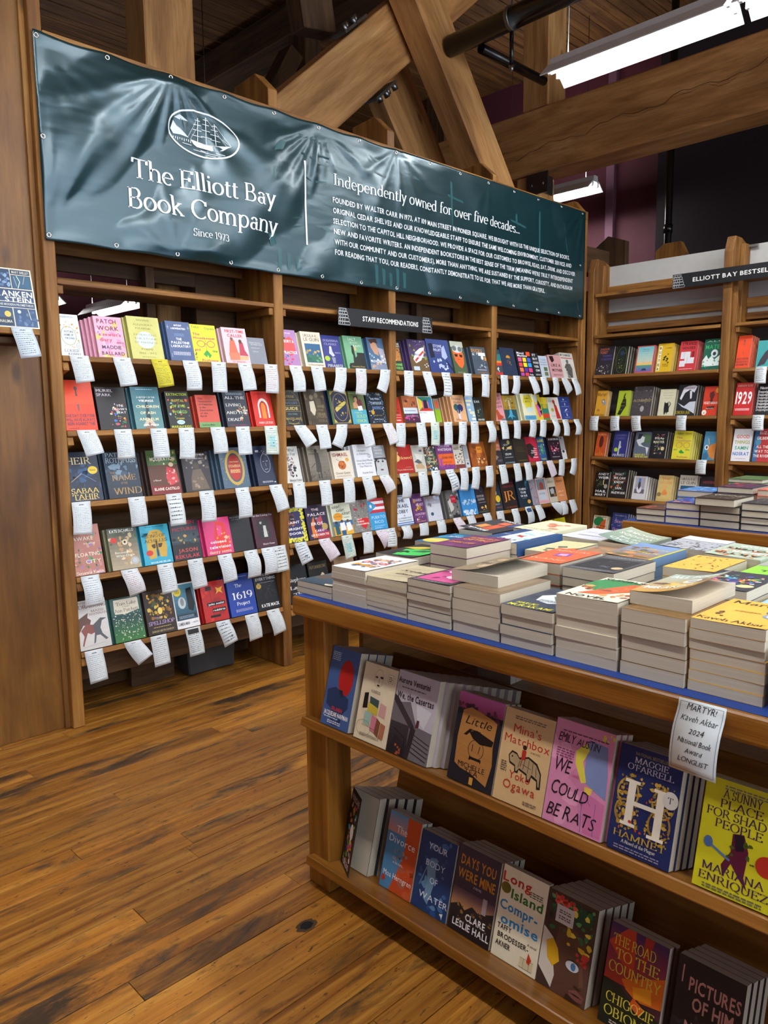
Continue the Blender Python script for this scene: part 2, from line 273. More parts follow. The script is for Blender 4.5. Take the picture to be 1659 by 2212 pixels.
def cover_print(w,h,cmds):
    P=Print(); X=lambda v:max(0,min(100,v))*w/100; Y=lambda v:h-max(0,min(100,v))*h/100
    for cm in cmds.split(';'):
        k=cm.split(); 
        if not k: continue
        P.up(); c=k[0]
        if c=='t': P.text(' '.join(k[7:]),k[6],float(k[1])*w/100,Y(float(k[2])),float(k[3])*h/100*.92,float(k[4])*w/100,k[5])
        elif c=='r': a=[float(v) for v in k[1:5]]; P.poly([(X(a[0]),Y(a[3])),(X(a[2]),Y(a[3])),(X(a[2]),Y(a[1])),(X(a[0]),Y(a[1]))],k[5])
        elif c=='G':
            a=[float(v) for v in k[1:5]]; n=10
            for i in range(n):
                y0=a[1]+(a[3]-a[1])*i/n; y1=a[1]+(a[3]-a[1])*(i+1)/n
                P.poly([(X(a[0]),Y(y1)),(X(a[2]),Y(y1)),(X(a[2]),Y(y0)),(X(a[0]),Y(y0))],mixc(k[5],k[6],(i+.5)/n))
        elif c=='e': a=[float(v) for v in k[1:5]]; P.poly([(min(w,max(0,x)),min(h,max(0,y))) for x,y in ell(a[0]*w/100,h-a[1]*h/100,a[2]*w/100,a[3]*h/100)],k[5])
        elif c=='o':
            a=[float(v) for v in k[1:6]]; t=a[4]*w/100; A=ell(X(a[0]),Y(a[1]),a[2]*w/100,a[3]*h/100,28); B=ell(X(a[0]),Y(a[1]),a[2]*w/100-t,a[3]*h/100-t,28)
            for i in range(28): j=(i+1)%28; P.poly([A[i],A[j],B[j],B[i]],k[6])
        elif c=='p': v=[float(q) for q in k[2:]]; P.poly([(X(v[i]),Y(v[i+1])) for i in range(0,len(v)-1,2)][::-1],k[1])
        elif c=='w':
            a=[float(v) for v in k[1:6]]; x0,y0,x1,y1=X(a[0]),Y(a[1]),X(a[2]),Y(a[3]); d=math.hypot(x1-x0,y1-y0) or 1; t=a[4]*w/200; nx,ny=-(y1-y0)/d*t,(x1-x0)/d*t
            P.poly([(min(w,max(0,x)),min(h,max(0,y))) for x,y in ((x0-nx,y0-ny),(x1-nx,y1-ny),(x1+nx,y1+ny),(x0+nx,y0+ny))],k[6])
        elif c=='k':
            n=int(int(k[1])*1.5); pal=k[2].split(','); rd=random.Random(int(k[3])*77+n); a=[float(v) for v in k[4:9]]
            for i in range(n):
                cx=rd.uniform(a[0],a[2]);cy=rd.uniform(a[1],a[3]);s_=a[4]*rd.uniform(.35,1.)*.74; ph=rd.uniform(0,6); m=rd.choice((5,6,7,8)); ar=rd.uniform(.5,1.6)
                if i%7==0: P.z+=.00002
                P.poly([(X(cx+s_*ar*rd.uniform(.55,1.2)*math.cos(ph+2*PI*j/m)),Y(cy-s_*w/h*rd.uniform(.55,1.2)*math.sin(ph+2*PI*j/m))) for j in range(m)],pal[i%len(pal)])
        elif c=='l':
            a=[float(v) for v in k[1:4]]; n=int(k[4]); rd=random.Random(int(a[0]*3+a[2]*7)); 
            for i in range(n):
                x=a[0]; y=a[2]+i*2.3
                while x<a[1]:
                    l=rd.uniform(3,9); x2=min(a[1],x+l); P.poly([(X(x),Y(y+.75)),(X(x2),Y(y+.75)),(X(x2),Y(y-.5)),(X(x),Y(y-.5))],k[5]); x=x2+1.6
    return P
def cyrange(n): return range(n)
def book_meshes(w,h,t,bg,hard=False,lift=0.,nm='',pgcol=None):
    """page block mesh and cover mesh, local: x across cover, y up, z=0 front, z=-t back; spine at x=0"""
    ct=.0022 if hard else .00035; ins=.003 if hard else .0002
    me=D.meshes.new('page_block'); me.from_pydata(boxv(ct,w-ins,ins,h-ins,-t+ct,-ct),[],BOXF); me.materials.append(pagem)
    # cover: C section; front board in strips so that it can curl
    V=[];F=[];n=8 if lift else 1
    def crl(x): return lift*(max(0,x)/w)**2.0
    top=[(w*i/n) for i in range(n+1)]
    prof=[(x,crl(x)) for x in top]+[(x,crl(x)-ct) for x in top[:0:-1]]+[(ct,-ct),(ct,-t+ct),(w,-t+ct),(w,-t),(.0006,-t),(0,-t+.0012),(0,-.0012)]
    prof[0]=(.0006,0)
    m=len(prof); V=[(x,0,z) for x,z in prof]+[(x,h,z) for x,z in prof]
    for i in range(m): j=(i+1)%m; F.append((i,m+i,m+j,j))
    # ends as quads between matching points
    for base,flip in ((0,False),(m,True)):
        fr=list(range(0,n+1)); bk=[0]+[2*n+1-i for i in range(1,n+1)]
        q=[]
        ci=2*n+1  # (ct,-ct)
        for i in range(n):
            a=i; b=i+1; c_=2*n+1-(i+1); d_=2*n+1-i if i>0 else ci
            q.append((a,b,c_,d_))
        q.append((0,ci,ci+1,ci+4,ci+5,ci+6) ); q.append((ci+1,ci+2,ci+3,ci+4))
        for f in q:
            f=tuple(base+v for v in f); F.append(f if not flip else f[::-1])
    cm=D.meshes.new('cover'); cm.from_pydata(V,[],F); a=cm.color_attributes.new('Col','FLOAT_COLOR','CORNER')
    c=lin(bg); a.data.foreach_set('color',[*c,1.]*len(cm.loops)); cm.materials.append(printm)
    return me,cm
def print_mesh(P,w,lift=0.,name='cover_print'):
    me=D.meshes.new(name); me.from_pydata(P.V,[],P.F)
    a=me.color_attributes.new('Col','FLOAT_COLOR','CORNER'); buf=[]
    for f,c in zip(P.F,P.C): buf+=[*c,1.]*len(f)
    a.data.foreach_set('color',buf)
    if lift:
        bm=bmesh.new(); bm.from_mesh(me)
        for i in range(1,8):
            bmesh.ops.bisect_plane(bm,geom=bm.verts[:]+bm.edges[:]+bm.faces[:],plane_co=(w*i/8,0,0),plane_no=(1,0,0))
        for v in bm.verts:
            xx=max(0,min(w,v.co.x)); i=min(7,int(xx/w*8)); f=xx/w*8-i
            z0=lift*(i/8)**2; z1=lift*((i+1)/8)**2; v.co.z+=z0*(1-f)+z1*f
        bm.to_mesh(me); bm.free()
    me.materials.append(printm); return me
SV=[];SF=[];SC=[]
def spare(M,w,h,t,bg):
    """adds one plain book (cover C and page block) to the joined spare copies"""
    ct=.0012
    for b,c in ((boxv(ct,w-.0006,.0006,h-.0006,-t+ct,-ct),'bdb4a0'),(boxv(0,w,0,h,-ct,0),bg),(boxv(0,w,0,h,-t,-t+ct),bg),(boxv(0,ct,0,h,-t+ct,-ct),bg)):
        q=len(SV); SV.extend([tuple(M@Vector(v)) for v in b]); SF.extend([tuple(q+i for i in f) for f in BOXF]); SC.extend([lin(c)]*6)
def put_book(name,M,me,cm,pm,label,group=None):
    r=D.objects.new(name,None); COL.objects.link(r); r.matrix_world=M; r.empty_display_size=.02
    for nm,m in (('page_block',me),('cover',cm),('cover_print',pm)):
        if m is None: continue
        o=D.objects.new(nm,m); COL.objects.link(o); o.parent=r if nm!='cover_print' else cv
        if nm=='cover': cv=o
    T(r,label,'book',group); return r
def frame(o,u,v):
    u=Vector(u);v=Vector(v);n=u.cross(v); return Matrix(((u.x,v.x,n.x,o[0]),(u.y,v.y,n.y,o[1]),(u.z,v.z,n.z,o[2]),(0,0,0,1)))

# ---------------- setting ----------------
S='structure'
rd=random.Random(4)
fl=empty('floor'); T(fl,kind=S,label='worn orange fir plank floor with dark stains')
sub=box('subfloor',-4.2,7,-7,7.5,-.06,-.021,dark,fl,0)
HOLE=(-.162,-1.893)
y=-5.0; row=0; planks=0
PY0=-1.64-.0915*26
mesh_bits=[]
for row in range(0,70):
    y0=PY0+row*.0915; y1=y0+.0887
    if y0>3.2: break
    # joints
    x=-3.4+rd.uniform(-1.8,0); J={26:-.053,25:-.053,24:-.631,27:-.482,28:None,29:-.199,30:None,31:-.167}
    js=[]; xx=x
    while xx<6.6: js.append(xx); xx+=rd.uniform(2.2,4.6)
    js.append(6.7)
    if row in (25,29,30,27,24) :
        jx={25:-.053,29:-.199,30:-.167,27:-.482,24:-.631}[row]
        k=min(range(1,len(js)-1),key=lambda i:abs(js[i]-jx)); js[k]=jx
    for a,b in zip(js,js[1:]):
        dz=rd.uniform(-.0009,.0009)
        vis=(y0<.9 and y0>-3.4 and b>-3)
        if vis: box('plank',a+.0008,b-.0008,y0,y1,-.02,dz,floorm,fl,.0005); planks+=1
        else: mesh_bits.append((a,b,y0,y1,dz))
V=[];F=[]
for a,b,y0,y1,dz in mesh_bits:
    q=len(V); V+=boxv(a+.0008,b-.0008,y0,y1,-.02,dz); F+=[tuple(q+i for i in f) for f in BOXF]
T(pyd('floor_planking',V,F,floorm,fl),kind='stuff')
hk=pyd('knot_hole',[(HOLE[0]+.020*math.cos(a*PI/7)*(1+.2*math.sin(3*a)),HOLE[1]+.016*math.sin(a*PI/7),.0014) for a in range(14)],[tuple(range(14))],dark,fl)
ht=pyd('hole_rim',[(HOLE[0]+r_*math.cos(a*PI/10)*(1+.16*math.sin(2.3*a+r_*90)),HOLE[1]+r_*.7*math.sin(a*PI/10),.0011) for r_ in (.034,) for a in range(20)],[tuple(range(20))],darkw[0],fl)
# ceiling: long boards running along X, slightly stepped
ce=empty('ceiling',(0,0,0)); T(ce,kind=S,label='dark stained board ceiling high above')
V=[];F=[]; yy=-7.
while yy<8:
    q=len(V); dz=rd.uniform(-.006,.006); V+=boxv(-4.2,7,yy,yy+.096,5.5+dz,5.56+dz); F+=[tuple(q+i for i in f) for f in BOXF]; yy+=.104
T(pyd('ceiling_boards',V,F,ceilm,ce),kind='stuff')
box('ceiling_deck',-4.2,7,-7,8,5.57,5.62,dark,ce,0)
for nm,b,m in (('wall_right',(6.79,6.95,.45,8,0,5.6),maroon),('wall_back',(-4.2,6.9,7.6,7.75,0,5.6),maroon),('wall_left',(-4.35,-4.2,-7,7.6,0,5.6),mauvep),('wall_front',(-4.2,7,-7.15,-7,0,.7),mauvep)):
    T(box(nm,*b,m,None,0),kind=S)
T(box('wall_front_upper',-4.2,7,-7.15,-7,4.7,5.6,mauvep,None,0),kind=S)
glass,nt_,bs_=newmat('window_glass'); tr_=nd(nt_,'ShaderNodeBsdfTransparent'); gl_=nd(nt_,'ShaderNodeBsdfGlossy'); gl_.inputs['Roughness'].default_value=.02; mx_=nd(nt_,'ShaderNodeMixShader'); fr_=nd(nt_,'ShaderNodeFresnel')
nt_.links.new(fr_.outputs[0],mx_.inputs[0]); nt_.links.new(tr_.outputs[0],mx_.inputs[1]); nt_.links.new(gl_.outputs[0],mx_.inputs[2]); nt_.links.new(mx_.outputs[0],nt_.nodes['Material Output'].inputs[0])
for k in range(4):
    x0=-4.2+2.8*k; wn=empty('window_%d'%(k+1)); T(wn,kind=S)
    box('pane',x0+.06,x0+2.74,-7.09,-7.08,.76,4.64,glass,wn,0)
    for b_ in ((x0,x0+.06,-7.12,-7.04,.7,4.7),(x0+2.74,x0+2.8,-7.12,-7.04,.7,4.7),(x0+.06,x0+2.74,-7.12,-7.04,.7,.76),(x0+.06,x0+2.74,-7.12,-7.04,4.64,4.7)): box('frame_bar',*b_,darkw[2],wn,.002)
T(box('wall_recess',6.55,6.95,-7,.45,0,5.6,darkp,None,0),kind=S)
T(prism('trim_1',[(6.72,1.05),(6.79,1.05),(6.79,1.15),(6.72,1.15)],'Z',0,5.5,mauvep,None,.004),kind=S)
# ---------------- heavy timber frame ----------------
def beam(name,b,axis,mats,label,grp='heavy roof timbers',bev=.006,M=None):
    o=box(name,*b,mats[axis],None,bev,M); return T(o,label,'beam',grp)
def inclined(name,p0,p1,hh,y0,y1,mats,label):
    """inclined timber in the XZ plane, centre line p0->p1 (x,z), height hh, y0..y1; grain along its length"""
    L=math.hypot(p1[0]-p0[0],p1[1]-p0[1]); a=math.atan2(p1[1]-p0[1],p1[0]-p0[0])
    o=box(name,0,L,y0,y1,-hh/2,hh/2,mats[0],None,.006); o.location=(p0[0],0,p0[1]); o.rotation_euler=(0,-a,0)
    return T(o,label,'beam')
T(box('timber_post',.81,1.12,.6,.83,0,5.5,firm[2],None,.008),'pale knotty square timber post rising behind the banner left','post')
T(box('timber_post',4.6,4.85,.6,.84,0,3.595,firm[2],None,.008),'pale timber post carrying the big beam behind banner right end','post')
T(box('wooden_post',4.62,4.90,.53,.80,4.17,5.49,firm[2],None,.008),'timber stub post standing on the big beam behind the lamp','post')
bb=T(box('timber_beam',4.6,4.93,-6.9,7.5,3.61,4.16,firm[1],None,.015),'massive cracked old timber beam above the bestsellers bookcase','beam')
# crack along the beam face
V=[];F=[];n=60
for i in range(n+1):
    yq=-2.8+4.2*i/n; zq=4.02-.27*(i/n)+.02*math.sin(i*.7)+.012*math.sin(i*1.9); th=.010*math.sin(PI*i/n)*(1+.5*math.sin(i*1.3))+.001
    V+=[(4.597,yq,zq-th),(4.597,yq,zq+th),(4.612,yq,zq)]
for i in range(n): b=3*i; F+=[(b,b+3,b+5,b+2),(b+2,b+5,b+4,b+1)]
pyd('long_crack',V,F,dark,bb)
pl=pyd('steel_bracket',boxv(4.585,4.60,.50,.72,3.42,3.60)+boxv(4.59,4.80,.585,.60,3.44,3.60),BOXF+[tuple(8+i for i in f) for f in BOXF],steel,bb)
for yb,zb in ((.55,3.5),(.67,3.5)): cyl('bolt',(4.585,yb,zb),(4.570,yb,zb),.016,steel,bb,8)
inclined('timber_brace',(1.45,3.00),(3.75,5.02),.40,.62,.84,firm,'wide pale timber brace rising to the right above the banner')
inclined('timber_brace',(3.80,3.20),(2.35,5.05),.30,.36,.58,firm,'front timber brace crossing the wide one, falling to the right')
inclined('timber_brace',(3.66,3.15),(2.98,4.10),.42,.86,1.02,firm,'shaded timber brace just behind the crossing front brace')
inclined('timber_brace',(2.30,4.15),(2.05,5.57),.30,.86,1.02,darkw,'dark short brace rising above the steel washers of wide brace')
T(box('timber_beam',1.125,4.595,.60,1.03,2.62,2.855,firm[0],None,.006),'low tie beam hidden behind the banner, carrying the braces','beam')
def washers(nm,cx,cz,a,y):
    g=[];V=[];F=[]
    r_=empty(nm,(0,0,0)); T(r_,'row of cast steel washers on the %s edge of the wide brace'%('upper' if cz>4.0 else 'lower'),'hardware')
    for i in range(4):
        x=cx+i*.055*math.cos(a); z=cz+i*.055*math.sin(a)
        cyl('nut',(x,y+.02+.03*(i%2),z),(x-math.sin(a)*.05,y+.02+.03*(i%2),z+math.cos(a)*.05),.024,steel,r_,6)
    V=boxv(-.03,.24,y,y+.14,-.006,.012); M=Matrix.Translation((cx,0,cz))@Matrix.Rotation(-a,4,'Y'); pyd('plate',V,BOXF,steel,r_,M=M)
washers('washer_plate',2.34,4.078,R(41),.62); washers('washer_plate',2.785,3.868,R(221),.62)
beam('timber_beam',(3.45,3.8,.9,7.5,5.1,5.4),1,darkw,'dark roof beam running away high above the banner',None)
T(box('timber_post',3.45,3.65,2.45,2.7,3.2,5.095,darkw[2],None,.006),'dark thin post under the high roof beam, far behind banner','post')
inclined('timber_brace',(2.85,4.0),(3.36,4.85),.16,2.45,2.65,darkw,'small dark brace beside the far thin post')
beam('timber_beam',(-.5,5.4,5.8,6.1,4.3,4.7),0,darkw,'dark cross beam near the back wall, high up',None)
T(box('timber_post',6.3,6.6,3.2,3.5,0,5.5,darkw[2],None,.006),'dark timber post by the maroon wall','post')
# ceiling clamp with rods
t=empty('ceiling_track',(2.2,2.3,5.2)); T(t,'short black ceiling track with two thin hanging cables','fixture')
box('track',-.22,.22,-.03,.03,.0,.06,blackm,t,.004); cyl('cable',(-.16,0,0),(-.16,0,-1.9),.004,steel,t,6); cyl('cable',(.05,0,0),(.05,0,-1.9),.004,steel,t,6); cyl('swivel',(.05,0,0),(.05,0,-.06),.02,steel,t,8)
# sprinkler pipes
p=empty('sprinkler_pipe',(0,0,0)); T(p,'fat glossy black sprinkler pipe crossing under the ceiling','pipe')
cyl('main_pipe',(3.08,-6.5,4.11),(3.08,.34,4.11),.072,blackm,p,24)
cyl('strap',(3.08,-.22,4.11),(3.08,-.19,4.11),.078,steel,p,24)
cyl('hanger_rod',(3.08,-.205,4.18),(3.08,-.205,5.5),.006,steel,p,8)
cyl('drop_pipe',(3.10,-.19,4.05),(3.10,-.19,3.82),.014,blackm,p,10); cyl('sprinkler_head',(3.10,-.19,3.82),(3.10,-.19,3.78),.022,steel,p,10,.008)
p=empty('branch_pipe',(0,0,0)); T(p,'thin black branch pipe leaving the sprinkler pipe','pipe')
cyl('main_pipe',(3.16,.12,4.05),(3.95,.12,4.05),.034,blackm,p,14)
p=empty('wall_pipe',(0,0,0)); T(p,'vertical glossy black pipe against the maroon wall','pipe')
cyl('main_pipe',(6.0,.05,0),(6.0,.05,5.5),.036,blackm,p,18)
for z in (3.2,): cyl('coupling',(6.0,.05,z),(6.0,.05,z+.08),.044,blackm,p,18)
# fluorescent fixtures
FL={0:'nearest lit fluorescent fixture hanging at upper right',1:'lit fluorescent fixture next in line at the top right corner',12:'small lit fluorescent fixture behind the banner right end',13:'lit fluorescent fixture seen through the leftmost bay',14:'second lit fixture seen through the leftmost bay'}
fx=None
def fixture(i,x,y,z):
    L=1.2
    r=empty('fluorescent_fixture',(x,y,z)); ln={3.25:'between the two tables',1.2:'above the foreground table',-1.0:'above the left aisle'}.get(x)
    T(r,FL.get(i,'lit fluorescent fixture %s, %s from the green banner'%(ln,{0:'first',1:'second',2:'third',3:'fourth',4:'fifth'}.get(int(-y/1.22),'far'))),'lamp','fluorescent fixtures')
    return r
def fixture_parts(r,L=1.2):
    prism('reflector',[(-.15,-.07),(-.145,-.075),(-.06,.0),(.06,.0),(.145,-.075),(.15,-.07),(.065,.012),(-.065,.012)],'Y',-L,0,lampw,r,0)
    prism('housing',[(-.045,.012),(.045,.012),(.035,.065),(-.035,.065)],'Y',-L-.0,.0,lampw,r,.003)
    for s_ in (-.05,.05):
        cyl('lamp_tube',(s_,-.03,-.028),(s_,-L+.03,-.028),.0165,tube,r,12)
        for yy in (-.015,-L+.015): box('socket',s_-.012,s_+.012,yy-.012,yy+.012,-.045,.0,lampw,r,.003)
    cyl('suspension_chain',(0,-.12,.065),(0,-.12,5.45-3.76),.004,steel,r,6); cyl('suspension_chain',(0,-L+.12,.065),(0,-L+.12,5.45-3.76),.004,steel,r,6)
proto=None
for i,(x,y,z) in enumerate(FIX):
    r=fixture(i,x,y,z)
    if proto is None: fixture_parts(r); proto=r
    else:
        for ch in list(proto.children):
            c=ch.copy(); COL.objects.link(c); c.parent=r
    ld=D.lights.new('lamp_light','AREA'); ld.shape='RECTANGLE'; ld.size=.14; ld.size_y=1.14; ld.energy=LAMP_W*(1 if i<12 else .5); ld.color=LAMP_COL
    lu=D.lights.new('ceiling_fill','AREA'); lu.shape='RECTANGLE'; lu.size=.08; lu.size_y=1.1; lu.energy=UP_W; lu.color=LAMP_COL  # added fill lamp aimed at the ceiling; the reflector has no opening there
    lp=D.objects.new('ceiling_fill',lu); COL.objects.link(lp); lp.parent=r; lp.location=(0,-.6,.07); lp.rotation_euler=(PI,0,0)
    if i>12:
        for yy in (-.12,-1.08): cyl('long_chain',(0,yy,1.6),(0,yy,5.5-z),.004,steel,r,6)
    lo=D.objects.new('lamp_light',ld); COL.objects.link(lo); lo.parent=r; lo.location=(0,-.6,-.055)
# ---------------- main bookcase A (front face at y=0) ----------------
A=empty('display_bookcase',(0,0,0)); T(A,'tall old cedar display bookcase of four bays under the green banner','bookcase')
BAYS=[(0,1.19),(1.25,2.09),(2.15,3.155),(3.22,4.35)]
ZS=[1.752,1.412,1.08,.727,.363]
def rotx(x,y,z,a): return Matrix.Translation((x,y,z))@Matrix.Rotation(a,4,'X')@Matrix.Translation((-x,-y,-z))
prism('end_post',[(0,0),(.40,0),(.40,3.7),(0,3.7)],'X',-.056,0,cedar[2],A,.004)
for x0 in (1.19,2.09,3.155):
    prism('divider',[(0,0),(.38,0),(.38,3.06),(.32,3.06),(.32,3.31-.05*(x0>3)),(.12,3.325-.05*(x0>3)),(0,3.215-.05*(x0>3))],'X',x0,x0+.062,cedar[2],A,.004)
prism('end_panel',[(0,0),(.38,0),(.38,3.0),(.31,3.0),(.31,3.215),(.10,3.225),(0,3.11)],'X',4.385,4.445,cedar[2],A,.004)
prism('end_filler',[(.012,0),(.3,0),(.3,3.1),(.012,3.1)],'X',4.352,4.385,cedar[2],A,.003)
box('cap_rail',-.0,4.44,-.004,.022,3.06,3.125,cedar[0],A,.003)
for bi,(a,b) in enumerate(BAYS):
    for zi,z in enumerate(ZS):
        M=rotx(0,0,z,-R(15))
        # board slopes down towards the back
        sh=box('shelf',a,b,0,.315,z-.026,z,cedar[0],A,.002,M)
        # stop board behind the books, square to the shelf
        box('back_rail',a,b,.30,.318,z,z+.125,cedar[0],A,.002,M)
        for xs in (a,b-.028): box('cleat',xs,xs+.028,.012,.26,z-.066,z-.028,cedar[1],A,.002,M)
    z=2.088; box('top_shelf',a,b,.004,.30,z-.022,z,cedar[0],A,.002); box('top_back_rail',a,b,.30,.32,z+.0,z+.06,cedar[0],A,.002)
    for xs in (a,b-.028): box('cleat',xs,xs+.028,.012,.29,z-.062,z-.024,cedar[1],A,.002)
    box('upper_rail',a,b,.30,.32,z+.17,z+.24,cedar[0],A,.002); box('upper_shelf',a,b,.03,.30,z+.42,z+.442,cedar[0],A,.002)
    box('upper_rail',a,b,.30,.32,2.62,2.80,cedar[0],A,.002)
    box('back_panel',a-.03,b+.03,.385,.395,.30,1.86,darkw[0],A,0)
    box('bottom_rail',a,b,.11,.13,.19,.30,darkw[0],A,.002)
for x in (.60,2.7): box('rear_stud',x,x+.05,.33,.38,1.86,3.06,darkw[2],A,.003)
# the bookcase standing back to back behind it, seen through the gaps
Bk=empty('rear_bookcase',(0,0,0)); T(Bk,'dark rear side of the bookcase standing back to back','bookcase')
box('back_board',.95,4.3,.42,.44,1.6,3.0,darkw[0],Bk,.002); box('back_board',.0,.95,.42,.44,2.2,3.0,darkw[0],Bk,.002)
for x in (.0,.95,2.2,3.3,4.3): prism('side',[(.45,0),(.59,0),(.59,3.1),(.52,3.2),(.45,3.1)],'X',x,x+.05,darkw[2],Bk,.003)
box('kick_board',0,4.3,.47,.49,0,.45,darkw[0],Bk,.002)
for z in (2.25,1.9): box('shelf',0,4.3,.45,.585,z-.02,z,darkw[0],Bk,.002)
# toe space bin
bn=empty('storage_bin',(.86,.25,0)); T(bn,'dark grey plastic bin tucked under the leftmost bay','bin')
prism('body',[(-.15,.005),(.15,.005),(.165,.235),(-.165,.235)],'Y',.0,.125,greyplas,bn,.008)
for xx in (-.09,.09): ringmesh('grip_ring',(xx,-.001,.17),(0,-1,0),.012,.02,.003,plain('bin_ring','26272a',.4) if xx<0 else D.materials['bin_ring'],bn)
bk2=T(box('wood_block',.40,.66,.33,.37,.0,.26,darkw[0],None,.003),'brown board standing in the toe space beside the bin','board')
# left plywood panel and its ledge
LP=empty('end_bookcase',(0,0,0)); T(LP,'brown plywood side panel of the bookcase at the left edge','bookcase')
box('side_panel',-2.2,-.060,.05,.075,0,3.75,plyw,LP,.002)
box('edge_strip',-.080,-.056,.035,.05,0,3.75,cedar[2],LP,.002)
lg=box('display_ledge',-1.0,-.135,-.115,.05,1.822,1.848,cedar[0],LP,.003)
box('ledge_cleat',-1.0,-.155,-.075,.05,1.785,1.812,darkw[0],LP,.003)
# ---------------- bestsellers bookcase (front face x=4.45) ----------------
BX=4.45
B=empty('bestseller_bookcase',(BX,0,0)); B.location=(0,0,0); T(B,'cedar bestsellers bookcase with white boards in the far corner','bookcase')
ZB=[1.782,1.436,1.095,.75,.41]
def roty(x,y,z,a): return Matrix.Translation((x,y,z))@Matrix.Rotation(a,4,'Y')@Matrix.Translation((-x,-y,-z))
posts=[(-.045,-.0),(-1.2,-1.13),(-2.35,-2.28),(-3.5,-3.43)]
for y0,y1 in posts:
    yy1=y1 if y1>-.1 else y1
    prism('upright',[(BX,0),(BX+.30,0),(BX+.30,2.70),(BX+.16,2.745),(BX+.045,2.745),(BX,2.635)],'Y',y0-.02 if y1>-.1 else y0,yy1-.006,cedar[2],B,.004)
    prism('side_wing',[(BX+.03,0),(BX+.30,0),(BX+.30,2.70),(BX+.14,2.70),(BX+.10,2.1),(BX+.03,2.43)],'Y',y0-.035,y0-.0,cedar[2],B,.003)
for k in range(3):
    b=posts[k][0]-.036; a=posts[k+1][1]
    for z in ZB:
        M=roty(BX,0,z,R(15)); box('shelf',BX,BX+.30,a,b,z-.026,z,cedar[1],B,.002,M); box('back_rail',BX+.285,BX+.30,a,b,z,z+.10,cedar[1],B,.002,M)
        box('cleat',BX+.012,BX+.26,b-.028,b,z-.066,z-.028,cedar[0],B,.002,M)
    box('top_shelf',BX,BX+.29,a,b,2.088,2.112,cedar[1],B,.002); box('cleat',BX+.012,BX+.26,b-.028,b,2.045,2.086,cedar[0],B,.002)
    box('sign_shelf',BX,BX+.22,a,b,2.425,2.449,cedar[1],B,.002); box('sign_rail',BX+.20,BX+.22,a,b,2.45,2.53,cedar[1],B,.002)
    box('upper_rail',BX+.20,BX+.22,a,b,2.15,2.20,cedar[1],B,.002);box('upper_rail',BX+.20,BX+.22,a,b,2.24,2.31,cedar[1],B,.002)
    box('white_board',BX+.23,BX+.245,a,b+.01,2.20,2.70,whiteb,B,.002)
    box('back_panel',BX+.35,BX+.365,a-.06,b+.06,.0,2.15,greyb,B,0)
box('steel_clip',BX+.20,BX+.215,-1.30,-1.20,2.675,2.695,steel,B,.001)
# rear timber shelving beyond the corner
Rr=empty('far_bookcase',(0,0,0)); T(Rr,'dark rear bookcase tops beyond the banner right end','bookcase')
box('top_beam',4.9,5.6,.42,.56,2.78,3.02,darkw[0],Rr,.004); prism('pointed_upright',[(.25,0),(.62,0),(.62,3.05),(.44,3.17),(.25,3.10)],'X',5.55,5.62,darkw[2],Rr,.003)
box('top_beam',5.60,5.95,.05,.30,2.72,2.84,darkw[0],Rr,.004); prism('pointed_upright',[(-.28,0),(.02,0),(.02,2.98),(-.06,3.04),(-.22,3.04),(-.28,2.92)],'X',5.7,5.77,cedar[2],Rr,.003)
box('rear_panel',4.83,4.86,-3.6,.4,0,2.55,darkw[1],Rr,0)
# ---------------- banner ----------------
BW0,BW1,BZ0,BZ1=-.045,4.385,2.247,3.112
GX=[-.03+ (4.36/14)*i for i in range(15)]
def bn_edge(x,z):
    # sag of top/bottom hems between grommets
    s=abs(math.sin(PI*(x-GX[0])/(4.36/14)))**1.3
    top=(z-BZ0)/(BZ1-BZ0)
    zz=z
    if x<2.2: zz-= .010*s*max(0,top-.6)/.4
    zz-= .004*s*(1-top)*-1
    return zz
RAYS=[]
rr2=random.Random(12)
def addrays(gx,gz,angs,L,amp,wd):
    for a in angs: RAYS.append((gx,gz,R(a),L*rr2.uniform(.7,1.1),amp*rr2.uniform(.6,1.2),wd))
addrays(GX[2],BZ1,(205,216,228,243,262,285,310,330),1.3,.018,6)
addrays(GX[5],BZ1,(206,218,231,246,262,279,297,318,333),1.0,.015,5.5)
addrays(GX[7],BZ1,(215,245,275,305,330),.7,.010,6)
addrays(GX[0],BZ1,(285,305,325,340),.7,.012,7)
addrays(GX[0],BZ0,(18,32,48,66),1.1,.014,6)
addrays(GX[2],BZ0,(20,150,60,100),.5,.008,7)
addrays(GX[14],BZ1,(200,220,245,262),.8,.010,6)
addrays(GX[14],BZ0,(100,125,150),.6,.008,7)
addrays(GX[11],BZ0,(35,60,110,145),.5,.006,7); addrays(GX[4],BZ1,(240,270,300),.35,.006,8); addrays(GX[10],BZ1,(235,265,300),.5,.006,8)
def bn_off(x,z):
    d=0.
    for gx,gz,a,L,amp,wd in RAYS:
        dx,dz=x-gx,z-gz; r=math.hypot(dx,dz)
        if r<.001 or r>L: continue
        da=(math.atan2(dz,dx)-a+PI)%(2*PI)-PI; da*=180/PI
        if abs(da)<wd*3: d+=amp*math.exp(-(da/wd)**2)*min(1,r/.25)*(1-r/L)
    g=.66*x-.75*z; d+=.018*math.sin(9*g+.6)*max(0,min(1,(1.7-x)/.6))+.006*math.sin(17*g+2)*max(0,min(1,(2.2-x)/.8))+.005*math.sin(9*(.6*x+.8*z)+1)
    d+=.008*math.sin(3.1*x+2*z)+.005*math.sin(7*x-5*z+1)+.003*math.sin(17*x+9*z)
    e=min(1,(BZ1-z)/.05,(z-BZ0)/.05,(x-BW0)/.05,(BW1-x)/.05); e=max(0,e)
    return -.012-max(d,-.005)*e
def bmap(x,z,up=0.): return (x,bn_off(x,z)-up,bn_edge(x,z))
